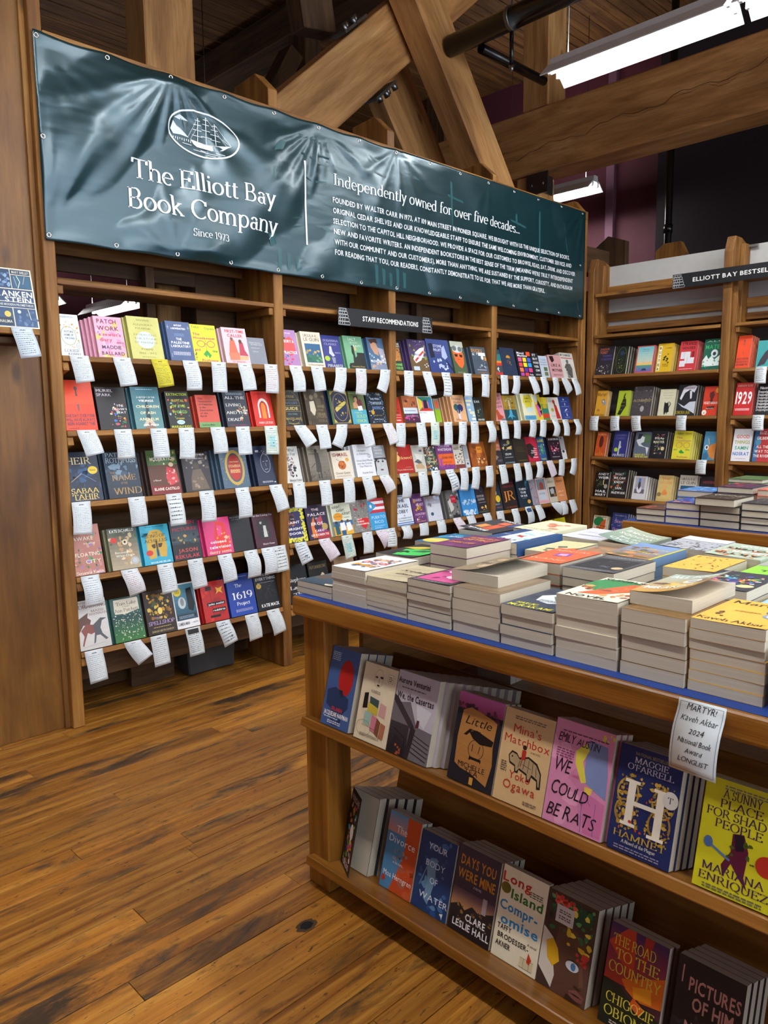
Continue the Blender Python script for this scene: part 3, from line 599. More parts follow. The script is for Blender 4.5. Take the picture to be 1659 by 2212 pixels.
def banner_mat():
    m,nt,bs=newmat('green_vinyl'); bs.inputs['Base Color'].default_value=(*lin('0e2c30'),1); bs.inputs['Roughness'].default_value=.32; bs.inputs['Coat Weight'].default_value=.25; bs.inputs['Coat Roughness'].default_value=.2; bs.inputs['Specular Tint'].default_value=(.62,.85,1,1)
    bs.inputs['Specular IOR Level'].default_value=1.0
    n=nd(nt,'ShaderNodeTexNoise'); n.inputs['Scale'].default_value=5; n.inputs['Detail'].default_value=1.5; n.inputs['Distortion'].default_value=.3
    tc=nd(nt,'ShaderNodeTexCoord'); mp=nd(nt,'ShaderNodeMapping'); mp.inputs['Rotation'].default_value=(0,R(35),0); mp.inputs['Scale'].default_value=(.8,1,3); nt.links.new(tc.outputs['Object'],mp.inputs[0]); nt.links.new(mp.outputs[0],n.inputs[0])
    n2=nd(nt,'ShaderNodeTexNoise'); n2.inputs['Scale'].default_value=38; nt.links.new(tc.outputs['Object'],n2.inputs[0])
    bp=nd(nt,'ShaderNodeBump'); bp.inputs['Strength'].default_value=.22; bp.inputs['Distance'].default_value=.02; nt.links.new(n.outputs[0],bp.inputs['Height'])
    b2=nd(nt,'ShaderNodeBump'); b2.inputs['Strength'].default_value=.05; b2.inputs['Distance'].default_value=.002; nt.links.new(n2.outputs[0],b2.inputs['Height']); nt.links.new(bp.outputs[0],b2.inputs['Normal'])
    nt.links.new(b2.outputs[0],bs.inputs['Normal']); return m
vinyl=banner_mat()
ban=empty('banner',(0,0,0)); T(ban,'dark green vinyl shop banner with white lettering and grommets','banner')
NX,NZ=330,72; V=[];F=[]
for j in range(NZ+1):
    for i in range(NX+1): V.append(bmap(BW0+(BW1-BW0)*i/NX,BZ0+(BZ1-BZ0)*j/NZ))
for j in range(NZ):
    for i in range(NX): a=j*(NX+1)+i; F.append((a,a+1,a+NX+2,a+NX+1))
sheet=pyd('vinyl_sheet',V,F,vinyl,ban,smooth=True)
sm=sheet.modifiers.new('t','SOLIDIFY'); sm.thickness=.0012; sm.offset=1
class BPrint(Print): pass
def banner_print(name,P,mat,parent,up=.0042):
    V=[bmap(x,z,up+zz) for x,z,zz in P.V]
    return pyd(name,V,P.F,mat,parent,cols=P.C)
whitep=colmat('banner_ink',.35)
P=Print(); P.z=.0
# company name, fitted to measured positions
def btext(P,txt,f,x0,x1,zbase,cap,col='e4ebee'): P.text(txt,f,x0,zbase+cap/2,cap,x1-x0,col,'l')
btext(P,'The Elliott Bay','f',.372,1.187,2.592,.088)
btext(P,'Book Company','f',.345,1.212,2.452,.092)
btext(P,'Since 1973','f',.675,.886,2.366,.036)
banner_print('company_name',P,whitep,sheet)
P=Print(); P.z=0.
for i in range(24):
    f0,f1=i/24,(i+1)/24; P.poly([(1.418-.01*f0,2.43+.458*f0),(1.430-.01*f0,2.43+.458*f0),(1.430-.01*f1,2.43+.458*f1),(1.418-.01*f1,2.43+.458*f1)],'e4ebee')
banner_print('divider_line',P,whitep,sheet)
P=Print(); P.z=0.; btext(P,'Independently owned for over five decades...','f',1.63,3.47,2.800,.066)
banner_print('heading',P,whitep,sheet)
P=Print(); P.z=0.
LN=['FOUNDED BY WALTER CARR IN 1973, AT 109 MAIN STREET IN PIONEER SQUARE. WE BROUGHT WITH US THE UNIQUE SELECTION OF BOOKS,','ORIGINAL CEDAR SHELVES AND OUR KNOWLEDGEABLE STAFF TO ENSURE THE SAME WELCOMING ENVIRONMENT, CUSTOMER SERVICE AND','SELECTION TO THE CAPITOL HILL NEIGHBORHOOD. WE PROVIDE A SPACE FOR OUR CUSTOMERS TO BROWSE, READ, EAT, DRINK AND DISCOVER','NEW AND FAVORITE WRITERS. AN INDEPENDENT BOOKSTORE IN THE BEST SENSE OF THE TERM (MEANING WE\'RE TRULY INTERDEPENDENT','WITH OUR COMMUNITY AND OUR CUSTOMERS), MORE THAN ANYTHING, WE ARE SUSTAINED BY THE SUPPORT, CURIOSITY, AND ENTHUSIASM','FOR READING THAT YOU, OUR READERS, CONSTANTLY DEMONSTRATE TO US. FOR THAT WE ARE MORE THAN GRATEFUL.']
for i,(l,xe) in enumerate(zip(LN,(4.156,4.187,4.245,4.212,4.207,3.813))): btext(P,l,'b',1.622,xe,2.700-.0595*i,.030)
banner_print('founding_text',P,whitep,sheet)
# oval ship emblem
P=Print(); P.z=0.; cx,cz,rx,rz=.772,2.872,.203,.112
A1=ell(cx,cz,rx,rz,40); A2=ell(cx,cz,rx-.009,rz-.008,40)
for i in range(40): j=(i+1)%40; P.poly([A1[i],A1[j],A2[j],A2[i]],'e4ebee')
def st(x0,z0,x1,z1,t): 
    d=math.hypot(x1-x0,z1-z0); nx,nz=-(z1-z0)/d*t/2,(x1-x0)/d*t/2; P.poly([(cx+x0-nx,cz+z0-nz),(cx+x1-nx,cz+z1-nz),(cx+x1+nx,cz+z1+nz),(cx+x0+nx,cz+z0+nz)],'dfe8ec')
P.poly([(cx+a,cz+b) for a,b in ((-.075,-.035),(-.06,-.055),(-.04,-.066),(.04,-.070),(.10,-.058),(.135,-.036),(.16,-.022),(.12,-.030),(.06,-.040),(0,-.042))],'e4ebee')
for mx_,t_ in ((-.035,.075),(.015,.092),(.065,.070)):
    st(mx_,-.04,mx_,t_,.004)
    for k,q in enumerate((.25,.5,.72,.9)): zz=-.04+(t_+.04)*q; ww=.030-.005*k; st(mx_-ww,zz,mx_+ww,zz,.003)
st(-.035,.075,-.09,-.03,.0014); st(.015,.092,.13,-.03,.0014); st(.065,.07,.155,-.022,.0014); st(.065,.02,.155,-.022,.0014); st(-.035,.03,-.075,-.035,.0014)
P.poly([(cx+a,cz+b) for a,b in ((-.185,-.01),(-.17,.03),(-.15,.012),(-.13,.004),(-.10,-.018),(-.085,-.03),(-.13,-.026),(-.17,-.03))],'cfdadf')
P.poly([(cx+a,cz+b) for a,b in ((-.165,.045),(-.14,.062),(-.11,.056),(-.085,.048),(-.11,.044),(-.14,.040))],'cfdadf')
for k in range(9): st(-.17+.012*k,-.040,-.17+.012*k,-.048-.003*(k%3),.004)
for k,(a,b,l) in enumerate(((-.06,-.082,.07),(.01,-.085,.06),(.06,-.078,.05),(-.12,-.062,.05),(.02,-.094,.04),(-.02,-.078,.03))): st(a,b,a+l,b-.002,.003)
banner_print('ship_emblem',P,whitep,sheet)
# ghost artwork in paler green
P=Print(); P.z=0.; g1='1d4448'; g2='2b575c'
E1=[(x,z) for x,z in ell(1.47,2.60,.33,.52,44)]
E1=[(x,min(BZ1-.02,max(BZ0+.02,z))) for x,z in E1]
E2=[(1.47+(x-1.47)*.86,2.6+(z-2.6)*.9) for x,z in E1]
for i in range(44):
    j=(i+1)%44
    if 2.0<(i/44)*2*PI<5.2: P.poly([E1[i],E1[j],E2[j],E2[i]],g2)
rg=random.Random(5)
for i in range(70):
    x=rg.uniform(1.25,1.95); z=rg.uniform(2.3,3.05); l=rg.uniform(.03,.12); a=rg.uniform(-.6,.3); P.poly([(x,z),(x+l,z+a*l),(x+l,z+a*l+.010),(x,z+.012)],g1 if i%2 else g2)
for i in range(17):
    x=1.22+i*.062; P.poly([(x,2.27),(x+.022,2.27),(x+.026,2.40-.02*(i%3)),(x-.004,2.41-.02*(i%3))],g2)
P.poly([(1.2,2.262),(2.32,2.262),(2.32,2.275),(1.2,2.275)],g2); P.poly([(1.2,2.415),(2.32,2.415),(2.3,2.425),(1.2,2.425)],g1)
for k in range(5):
    x=2.25+k*.42; 
    for s_ in range(10):
        z=3.05-s_*.075; P.poly([(x+s_*.03+k*.02,z),(x+s_*.03+k*.02+.009,z),(x+(s_+1)*.03+k*.02+.009,z-.075),(x+(s_+1)*.03+k*.02,z-.075)],g2)
for x,z in ((2.2,2.98),(2.55,2.93),(3.3,2.88),(3.6,2.94)):
    P.poly([(x,z),(x+.26,z-.03),(x+.26,z-.015),(x,z+.014)],g2); P.poly([(x+.12,z-.3),(x+.14,z-.3),(x+.14,z+.1),(x+.12,z+.1)],g2)
for k in range(26): 
    a=k/26*PI; P.poly([(3.95+.28*math.cos(a),2.45+.35*math.sin(a)),(3.95+.29*math.cos(a),2.45+.36*math.sin(a)),(3.95+.29*math.cos(a+.13),2.45+.36*math.sin(a+.13)),(3.95+.28*math.cos(a+.13),2.45+.35*math.sin(a+.13))],g2)
banner_print('ghost_artwork',P,colmat('faded_ink',.3),sheet,.0009)
gm=None
def grom(x,z):
    p=bmap(x,z); return ringmesh('grommet',(p[0],p[1]-.001,p[2]),(0,-1,0),.0055,.0125,.002,chrome,ban,12)
for i,gx in enumerate(GX): grom(gx,BZ1-.022); grom(gx,BZ0+.022)
for z in (2.68,): grom(GX[0],z); grom(GX[14],z)
# hem seams
P=Print(); P.z=0
for z in (BZ1-.045,BZ0+.045):
    for i in range(220): x=BW0+.02+i*.02; P.poly([(x,z),(x+.012,z),(x+.012,z+.0015),(x,z+.0015)],'2a484a')
banner_print('hem_stitching',P,whitep,sheet,.0005)
# ---------------- hanging signs ----------------
def book_logo(P,x0,y0,s,c='d8dcdc'):
    def ln(a,b,c_,d,t=.02):
        q=math.hypot(c_-a,d-b) or 1; nx,ny=-(d-b)/q*t/2,(c_-a)/q*t/2
        P.poly([(x0+(a-nx)*s,y0+(b-ny)*s),(x0+(c_-nx)*s,y0+(d-ny)*s),(x0+(c_+nx)*s,y0+(d+ny)*s),(x0+(a+nx)*s,y0+(b+ny)*s)],c)
    lv=[(0,.9,.02,.20),(.02,.82,.22,.42),(.05,.75,.44,.62),(0,.7,.64,.80),(.06,.62,.82,.98)]
    for a,b,u,v in lv:
        ln(a,u,b,u);ln(a,v,b,v);ln(a,u,a,v);ln(b,u,b+.04,(u+v)/2);ln(b+.04,(u+v)/2,b,v)
        for k in range(3): ln(a+.12+k*.18,u+.04,a+.12+k*.18,v-.04,.03)
s1=empty('hanging_sign',(0,0,0)); T(s1,'black sign reading staff recommendations across two bays','sign')
pn1=box('panel',1.628,2.462,-.034,-.028,2.0,2.105,blacksign,s1,.001)
P=Print(); P.z=0; P.text('STAFF RECOMMENDATIONS','b',1.825,2.052,.029,.50,'f2f2ee','l')
pyd('lettering',[(x,-.0346-zz,z) for x,z,zz in P.V],P.F,printm,pn1,cols=P.C)
P=Print(); P.z=0; book_logo(P,1.632,2.004,.098); book_logo(P,2.365,2.004,.098)
pyd('book_stack_logo',[(x,-.0346-zz,z) for x,z,zz in P.V],P.F,printm,pn1,cols=P.C)
s2=empty('hanging_sign',(0,0,0)); T(s2,'black sign reading bestsellers on the corner bookcase','sign')
pn2=box('panel',BX-.034,BX-.028,-1.97,-.765,2.405,2.512,blacksign,s2,.001)
P=Print(); P.z=0; P.text('ELLIOTT BAY BESTSELLERS','b',.155,.053,.030,.66,'f2f2ee','l'); book_logo(P,.004,.004,.098); book_logo(P,1.1,.004,.098)
pyd('lettering',[(BX-.0346-zz,-.765-x,2.405+z) for x,z,zz in P.V],P.F,printm,pn2,cols=P.C)

DATA_A='''A1|1|-0.026|0.131|0.197|0|e9edf2|white book with plants around a green ring|e 45 52 34 22 d9e6ee;o 45 52 35 23 2.2 7f9a3a;k 7 d8a03a,7f9a3a,c88830 3 15 18 85 32 7;k 6 d8a03a,7f9a3a 9 78 30 92 70 7;k 5 d8a03a,7f9a3a 5 15 74 80 82 5;w 42 12 42 26 1 9aa04a;w 34 17 50 21 1 9aa04a;w 34 22 50 16 1 9aa04a;t 48 42 5 40 556 b FUTURE;t 46 50 5 42 556 b HOME OF;t 48 58 5 44 556 b THE SONG;o 82 76 10 6 1 334;t 82 76 2 14 334 b AWARD;t 50 88 7 70 456 f LOUISE;t 60 96 5 60 456 f KENNY;l 20 80 5 2 9ab
A1|1|0.178|0.140|0.202|5|e8a8c0|pink marbled patchwork book with maroon capitals|k 26 e6c070,f0b8cc,e090b8,d8a8d8,f0d090 7 0 0 100 100 16;t 45 12 11 70 7c2a4c b PATCH;t 47 29 11 78 7c2a4c b WORK;t 50 44 8 80 c23a5a b a sewist's;t 34 57 9 44 c23a5a b diary;t 50 75 9 70 452a5a b MADDIE;t 52 90 9 82 5a1e5a b BALLARD;l 70 96 62 2 7c2a4c
A1|1|0.346|0.169|0.216|2|c9c774|pale olive poetry book with a pale blue oval|e 50 55 29 20 ccdde4;l 30 70 7 2 8a8a48;t 48 19 4.5 62 7a7838 s ALEJANDRA;t 48 28 4.5 50 7a7838 s PIZARNIK;t 50 43 4.5 72 8a8640 s EXTRACTING;t 50 52 4.5 72 8a8640 s THE STONE;t 50 61 4.5 72 8a8640 s OF MADNESS;t 50 77 4.5 38 7a7838 s POEMS;t 50 86 4.5 54 7a7838 s 1962 - 1972;l 30 72 95 1 8a8a48
A1|1|0.551|0.137|0.207|4|4c628c|slate blue book with white capitals|t 50 10 5 34 fff b ANTONY;t 50 18 5 60 fff b LOEWENSTEIN;w 8 10 8 20 1 cde;w 3 15 13 15 1 cde;w 92 10 92 20 1 cde;w 87 15 97 15 1 cde;r 30 30 70 38 5f78a4;t 46 45 6.5 24 fff b THE;t 50 54 6.5 76 fff b PALESTINE;t 50 63 6.5 82 fff b LABORATORY;l 15 85 78 4 dde;w 8 82 8 92 1 cde
A1|1|0.688|0.152|0.201|1|ddd62c|yellow book with round pink spectacles|t 20 7 7 32 2a8a3a s Yoko;t 75 9 7 40 2a9a3a s Ogawa;t 20 26 7 28 c03a6a b The;t 50 36 7 88 c03a6a b Housekeeper;o 33 52 16 9 2 c23a70;o 72 52 16 9 2 c23a70;w 48 52 56 52 2 c23a70;w 52 38 52 70 1 2a7a2a;p 2a9a3a 52 68 36 80 48 88 54 78;p 2a9a3a 52 68 68 82 58 90 52 78;t 16 68 7 22 c03a6a b and;t 84 70 7 22 2a9a3a b the;t 60 96 7 66 c03a6a b Professor;k 8 444 4 4 62 10 96 3
A1|1|0.877|0.154|0.198|3|e6c4cc|pale pink book with a man and woman seated|t 52 10 8.5 78 c4283c b FIRST-TIME;t 52 22 9 64 c4283c b CALLER;p d8684a 28 36 46 34 52 60 56 74 18 74 22 56;e 36 32 6 5 7a4a38;p b8304a 64 42 80 40 84 62 96 78 60 78 62 62;e 70 38 7 6 5a2a28;p e8a878 60 80 96 78 92 90 22 92 20 76;p d07858 16 72 60 70 58 90 18 92;t 52 96 4.5 54 c4283c s B.K. BORISON
A1|1|1.031|0.114|0.151|0|7d828f|plain grey book with small white type|t 45 19 5.5 68 e8e8ee s I Know You Are,;t 52 26 5.5 66 e8e8ee s but What Am I?;t 42 39 4 50 e8e8ee s On Pee-wee Herman;t 40 52 4 34 e8e8ee s Cael Keegan
A1|2|-0.002|0.155|0.241|0|e8401e|orange book with a small grey key|G 0 0 100 48 e03c1c f04e26;e 48 17 5 4.5 5a4448;p 5a4448 46 20 50 20 51 32 45 32;p 6a5058 45 48 52 48 50 64 47 60;t 50 71 6.5 92 27304a b ONE DAY, EVERYONE;t 50 79 6.5 92 27304a b WILL HAVE ALWAYS;t 50 87 6.5 88 27304a b BEEN AGAINST THIS;l 8 40 96 1 27304a
A1|2|0.166|0.149|0.209|0|17151b|black book with a dancing painted figure|t 32 8 7 56 d8ccd8 s MURIEL;t 28 18 7 50 d8ccd8 s SPARK;k 26 c8482a,2a8a4a,c83a7a,d8a83a,3a6ac8,d8d0c0 6 38 38 90 96 7;t 76 44 5 26 eee s THE;t 74 52 5 50 eee s DRIVER'S;t 78 60 5 34 eee s SEAT
A1|2|0.346|0.149|0.214|2|3d6f7c|teal book with a dark steeple|G 0 0 100 100 3a7484 5c8a8c;p 203844 46 40 50 20 54 40 60 90 40 90;p c8b8a4 25 94 40 80 50 74 62 80 76 94;p 8a6a5a 30 100 50 84 72 100;l 20 80 6 1 cde;t 50 25 4 66 fff s A HISTORY OF THE;t 50 33 5.5 54 fff b VIKINGS;t 52 47 6.5 84 eadfae b CHILDREN;t 50 62 6.5 56 eadfae b OF ASH;t 50 77 6.5 70 eadfae b AND ELM;t 55 91 4 54 fff b NEIL PRICE
A1|2|0.528|0.132|0.193|1|161b1c|black book with orange fruit and green lettering|k 14 d85a28,2a7a4a,d8a83a,8ab0c0 8 10 18 92 70 9;t 50 8 7.5 88 b8c83a b EXTINCTION;t 50 25 7.5 56 c8b83a b CAPITAL;t 50 40 7.5 60 a8c83a b OF THE;t 52 56 8 66 88b83a b WORLD;e 50 84 17 6 b8d8e4;t 50 84 2.5 26 234 s REVISED;t 50 74 4 36 d8c83a b STORIES;t 50 96 7 86 c8c83a b MARIAH RIGG
A1|2|0.699|0.129|0.176|4|c84c3a|brick red book with a green base band|r 0 84 100 100 6a9a5a;t 22 11 5.5 22 33202a b The;t 44 20 5.5 62 33202a b Destruction;t 44 29 5.5 66 33202a b of Palestine;t 28 38 5.5 30 33202a b Is the;t 44 47 5.5 62 33202a b Destruction;t 30 56 5.5 36 33202a b of the;t 26 65 5.5 30 33202a b Earth;t 42 92 5.5 60 18301c b Andreas Malm
A1|2|0.868|0.149|0.203|1|242c3c|navy book with white flowers and serif capitals|k 16 c8b898,8a9a5a,b8583a,d8d0b8 11 50 42 96 82 8;t 50 20 8 84 f0f0ec f ALL THE;t 40 40 8 66 f0f0ec f LIVING;t 50 61 8 90 f0f0ec f AND THE;t 34 80 8 56 f0f0ec f DEAD;l 15 85 7 3 9ab;t 52 96 4.5 72 a04868 f HAYLEY CAMPBELL
A1|2|1.054|0.159|0.201|1|cf2c22|red book with a white arch over pencils|t 52 7 5 70 7a1014 s ANCILLARY;e 52 45 27 25 f0e8e0;e 52 46 20 18 cf2c22;r 25 44 79 76 f0e8e0;r 32 42 72 78 cf2c22;p e88a28 42 42 50 26 62 42 62 78 42 78;p 222 47 33 50 26 55 33;w 50 42 50 78 1 8a4a18;t 52 90 6.5 74 f0e8e0 f ANN LECKIE
A1|3|0.001|0.160|0.237|1|182844|navy book with gold serif capitals and a badge|k 18 1e3a60,28507c,14202c 5 0 25 100 75 16;w 10 60 45 44 1.4 c8b080;w 45 44 85 62 1.4 6a88a8;t 40 18 15 76 ead9a0 f HEIR;e 80 38 15 8 e8c82a;t 80 38 3 18 234 b READ;t 47 79 11 84 eac860 f SABAA;t 47 91 11 80 eac860 f TAHIR;l 15 80 97 1 c8b080
A1|3|0.190|0.172|0.229|2|27384c|dark blue stormy book with bronze serif capitals|G 0 0 100 100 2c445c 1a2634;k 12 5a7890,3a5268,7a94a8 9 0 22 100 60 14;t 24 6 9 36 b8c4cc f PAT;t 50 18 12 90 b8c4cc f ROTHFUSS;t 20 45 5 14 b08850 f THE;t 52 56 13 72 b08850 f NAME;t 50 68 5 20 b08850 f OF THE;t 58 85 15 84 b08850 f WIND
A1|3|0.412|0.166|0.229|4|3c2a24|green and red baroque interior book|r 0 0 100 34 4a6a3a;k 10 c8a060,5a7a3a,f0e0c0 8 5 5 95 35 9;r 0 34 100 80 5a3422;p c83a40 62 38 90 44 96 74 66 82 56 64;e 78 34 8 5 e8c8a8;k 8 e0a0a0,c05050,f0d0c8 10 60 44 92 78 8;t 52 20 8.5 84 f0e8dc c MODERATION;t 24 68 4 26 f0e0d0 s a Novel;r 0 80 100 100 7a1c1c;t 52 88 6.5 84 f4ece0 b ELAINE CASTILLO
A1|3|0.604|0.160|0.206|1|322e34|dark photographic book of a seated statue|k 16 5a5048,8a8078,403a40,a09890 13 0 5 100 40 10;e 50 34 12 8 4a4038;p 6a5a4c 36 44 66 42 82 78 88 96 22 96 26 66;k 6 8a7868,a89080 14 32 50 70 88 9;t 60 5 4 60 ddd s FATHER;t 52 15 3 60 ddd f NATALIE DIAZ
A1|3|0.833|0.171|0.226|4|4c6478|grey blue book with an ornate gold oval|k 40 c8a850 21 2 2 98 98 3;e 52 50 36 44 c0a050;e 52 50 28 36 3c5468;e 52 50 24 32 b03028;t 52 35 4 34 e8d890 f Janina Ramirez;t 52 46 7 44 e8d890 f FEMINA;l 34 70 55 4 e8d890
A1|3|1.057|0.181|0.228|3|26304a|navy book with a chalk outlined face|t 22 13 6 18 fff b MARK;o 56 44 25 24 1.2 dde;w 42 40 50 39 1.6 dde;w 60 39 70 39 1.6 dde;w 56 44 57 52 1 dde;w 48 60 64 59 1.6 dde;k 14 dde 5 36 12 78 24 2.5;l 25 80 90 2 c8ccd4;r 86 92 94 94 fff
A1|4|0.002|0.146|0.241|1|b4766a|dusty rose book with green floating islands|k 22 c88a8a,9a7ab0,d09a8a,a86a5a 4 0 0 100 100 14;k 12 3f7a4a,2f6040,5a9a5a 6 5 18 95 85 9;t 42 27 8 70 f0ecd4 s AWAKE;t 62 37 4.5 40 f0ecd4 s in the;t 50 59 8 84 f0ecd4 s FLOATING;t 66 74 8 54 f0ecd4 s CITY;t 50 95 6.5 92 f0ecd4 f Susanna Kwan
A1|4|0.186|0.150|0.207|1|7c7c5c|book with a shaggy tan dog standing|G 0 0 100 100 2e3a34 b0a084;k 12 4a5a44,6a7a5a,c8b890 8 0 10 100 45 14;k 7 c8a880,d8bc94,b89468 15 38 22 72 50 14;k 8 c8a880,e0c8a4,b89468 16 34 48 74 88 15;e 55 36 9 6 e8d8c0;e 55 35 4 3 2a2020;e 47 28 2 1.5 222;e 62 27 2 1.5 222;t 50 7 7.5 84 eef0e8 b KATE DiCAMILLO;e 18 29 11 7 c83028;e 80 82 14 9 c0c4c8;o 80 82 11 7 1 667;t 46 59 5 60 f4f0e0 s Because of;t 50 67 6 66 f4f0e0 s Winn-Dixie
A1|4|0.355|0.157|0.202|2|2ba4c4|turquoise book with a golden helmet|k 5 38b4d0,1c94b4 2 0 0 100 100 25;p c8a23c 16 60 18 30 34 14 50 12 68 14 84 30 86 60 80 84 58 82 56 62 46 62 44 84 20 86;p 4a3418 32 50 46 48 46 58 40 60 34 56;p 4a3418 56 48 72 48 66 58 56 58;r 48 40 54 80 4a3418;t 50 20 4 20 234 s THE;t 50 28 8.5 70 30260c f SONG OF;t 50 40 8.5 80 30260c f ACHILLES;e 22 70 12 7 c83028;l 20 86 4 1 234;t 56 95 4.5 70 d8f0f8 b MADELINE MILLER
A1|4|0.520|0.164|0.208|0|2c3540|dark book with red capitals over a night path|G 0 0 100 55 2a3440 3c4c54;k 10 1a2024,c8a040,3a5a5a 6 0 34 100 60 9;r 0 60 100 100 1c2028;t 50 6 9 80 b0303a b HIDDEN;t 50 22 9 86 a83040 b PICTURES;t 52 76 10 70 c0463a b JASON;t 48 91 10 88 c0363a b REKULAK
A1|4|0.714|0.166|0.202|1|d83a7a|hot pink book with a red portrait and dots|p e03a30 48 10 78 16 88 60 84 92 44 92 36 52;p e84a8a 50 20 68 24 66 48 50 52;k 9 e8a030,c84848,f0b8a0 3 6 4 95 70 9;t 48 65 8.5 60 faf0f0 b colored;t 52 79 8.5 82 faf0f0 b television;t 50 92 8.5 84 f8c8a0 b danzy senna
A1|4|0.880|0.135|0.203|0|1b1b20|plain black book, far right of the row|t 30 6 4 50 aab s PHIL ELVERUM;t 34 12 3 44 aab s LOST WISDOM
A1|4|1.031|0.145|0.195|1|472030|maroon book with a small grey photograph|r 20 18 74 74 2a2a2e;k 7 8a8a88,5a5a5c,b8b8b0 5 26 24 68 70 10;p c8c8c4 46 36 58 36 62 70 44 70;t 52 5 5.5 90 e8dcdc f at the Living Do;t 60 90 5.5 56 f0e0e0 f Marie Howe
A1|5|0.006|0.154|0.238|1|dbd8d4|off white book with a grey dragon|G 0 0 100 100 e8e6e4 c8c4c0;p 6a4a40 2 38 40 26 36 36 46 42 40 52 20 50 4 64;p 8a5048 10 60 30 48 62 54 60 66 40 70 30 66 18 82 12 92 8 90 18 72;p 5a5c62 50 52 76 40 96 42 80 46 72 60 76 72 92 84 84 86 68 74 56 74 50 88 44 90 52 68;t 50 5 3.5 72 8a6050 s NATURAL HISTORY OF;t 56 13 8 88 7a5044 f DRAGONS;t 72 24 5 44 8a6a5a f MARIE;t 72 30 5 60 8a6a5a f BRENNAN;w 10 94 84 90 .8 999
A1|5|0.181|0.159|0.220|1|2f5c56|green book of white daisies with cream plaque|G 0 40 100 100 20444c 3c7a3c;k 70 e8e4d0,f4f0e0,d8d8b0 31 4 36 96 96 3.2;p e4dcc8 12 4 90 4 92 8 92 32 60 36 50 38 12 36 10 30;t 52 14 8.5 66 5a6048 f Tom Lake;t 50 21 3 24 5a6048 f A Novel;t 50 29 8.5 78 5a6048 f Ann Patchett
A1|5|0.356|0.162|0.225|2|33261e|dark book with a golden forest archway|k 40 c8922a,e0b03a,7a5a1e,4a5a2a,a06a1e,d8c050 41 14 10 86 66 10;e 50 48 8 8 f0d878;t 40 63 4.5 24 d8a0d8 f THE;t 50 74 9 90 c8b0e8 f SPELLSHOP;l 20 80 84 1 d8c070;t 50 93 4.5 76 e0cc90 f SARAH BETH DURST
A1|5|0.507|0.145|0.238|0|eef0f2|blue and white film photo book with yellow badge|r 4 3 96 82 3c7894;G 4 3 96 82 5a9ab4 1e3c50;e 36 44 17 13 c8d4d8;e 37 42 8 9 8a9498;p 10181e 60 14 84 12 92 50 80 66 60 60;e 22 18 17 10 e8d02a;l 12 30 16 3 554;r 8 70 90 78 16303c;l 14 80 73 3 9ab;t 30 90 7 50 334 b CAMERA MAN;t 82 90 3.5 22 334 s DANA STEVENS
A1|5|0.686|0.149|0.219|4|bc2422|red book with black title strips|k 6 d83028,a01c1c 4 0 0 100 100 22;w 36 8 40 95 1.2 4a1010;r 20 12 44 22 2a1418;p f0b030 62 16 74 20 92 16 84 26 90 34 74 28 60 34 66 26;r 18 52 92 61 1a1214;t 55 56.5 5 66 fff b john scalzi;r 36 68 92 77 1a1214;t 64 72.5 5 50 fff b redshirts;r 24 84 66 90 1a1214
A1|5|0.850|0.173|0.231|2|1b3f98|royal blue book reading 1619 in white|G 0 0 100 100 1a3a90 2448a8;l 20 80 6 1 9ad;t 42 27 9 26 dde8f8 f The;t 52 51 19 80 fff f 1619;t 52 71 9 50 fff f Project;l 20 84 85 3 aac
A1|5|1.030|0.157|0.219|1|18181e|black book with a radial burst and small badge|k 26 26262e,303038 7 20 30 90 70 5;t 52 8 7 40 c8c8cc b THE END;t 52 18 8 88 d8d8da b EVERYTHING;l 14 88 28 1 aab;e 18 36 11 7 c8a850;t 18 36 5 8 222 f T;w 55 45 30 32 .6 556;w 55 45 80 30 .6 556;w 55 45 86 54 .6 556;w 55 45 64 68 .6 556;w 55 45 40 66 .6 556;t 56 88 9 80 fff b KATIE MACK
A2|1|1.212|0.165|0.214|0|a97ab0|mauve book with red blots|e 22 34 24 14 2a2a3c;p d8484a 20 30 60 18 84 30 86 60 60 72 20 60;k 10 d8386a,38589a,e86a7a 6 10 66 60 98 9;t 40 9 5 62 f0e0f0 b Michelle de Kretser;t 44 32 8 78 fff b THEORY &;t 52 63 8 80 fff b PRACTICE
A2|1|1.414|0.151|0.213|1|ddd3be|cream book with a blue mountain picture|t 48 11 8.5 72 333 s URSULA K.;t 50 22 10 78 333 s LE GUIN;r 12 34 90 88 1a5a88;k 7 c8a860,a89050,3a6a48 7 16 52 86 68 12;r 12 68 90 86 2a6a50;k 9 3a7a58,1e5a58,6a9a7a 8 14 68 88 84 10;t 52 94 5 80 554 f The Ways to Forgiveness
A2|1|1.569|0.143|0.201|0|2a3480|indigo book with a dancing faun on a column|t 50 16 7 84 b0b0d8 f SUSANNA;t 46 27 7 70 b0b0d8 f CLARKE;p c8c8d0 36 38 48 36 50 50 60 62 48 66 38 60 30 56;e 42 37 6 4 e0d8d0;p 8a90a0 40 68 60 68 58 86 44 86;e 16 72 14 8 a8c82a;l 62 94 52 2 aab;t 52 94 9 84 e8f0e0 f PIRANESI
A2|1|1.743|0.159|0.209|5|74ae88|sea green book with dark staircase figures|t 46 10 9 44 e8f4ec s SALT;t 52 20 7 44 c8e0d0 s GROWS;t 64 30 8 50 e8f4ec s HEAVY;p 1e2420 38 32 48 34 50 66 60 60 60 50 100 50 100 88 14 88 14 84 36 82 40 60 34 50;e 42 33 6 5 2a3028;e 56 38 6 7 c8b878;r 10 88 100 100 1e2420;t 56 93 5 70 c8b060 f Cassandra Khaw
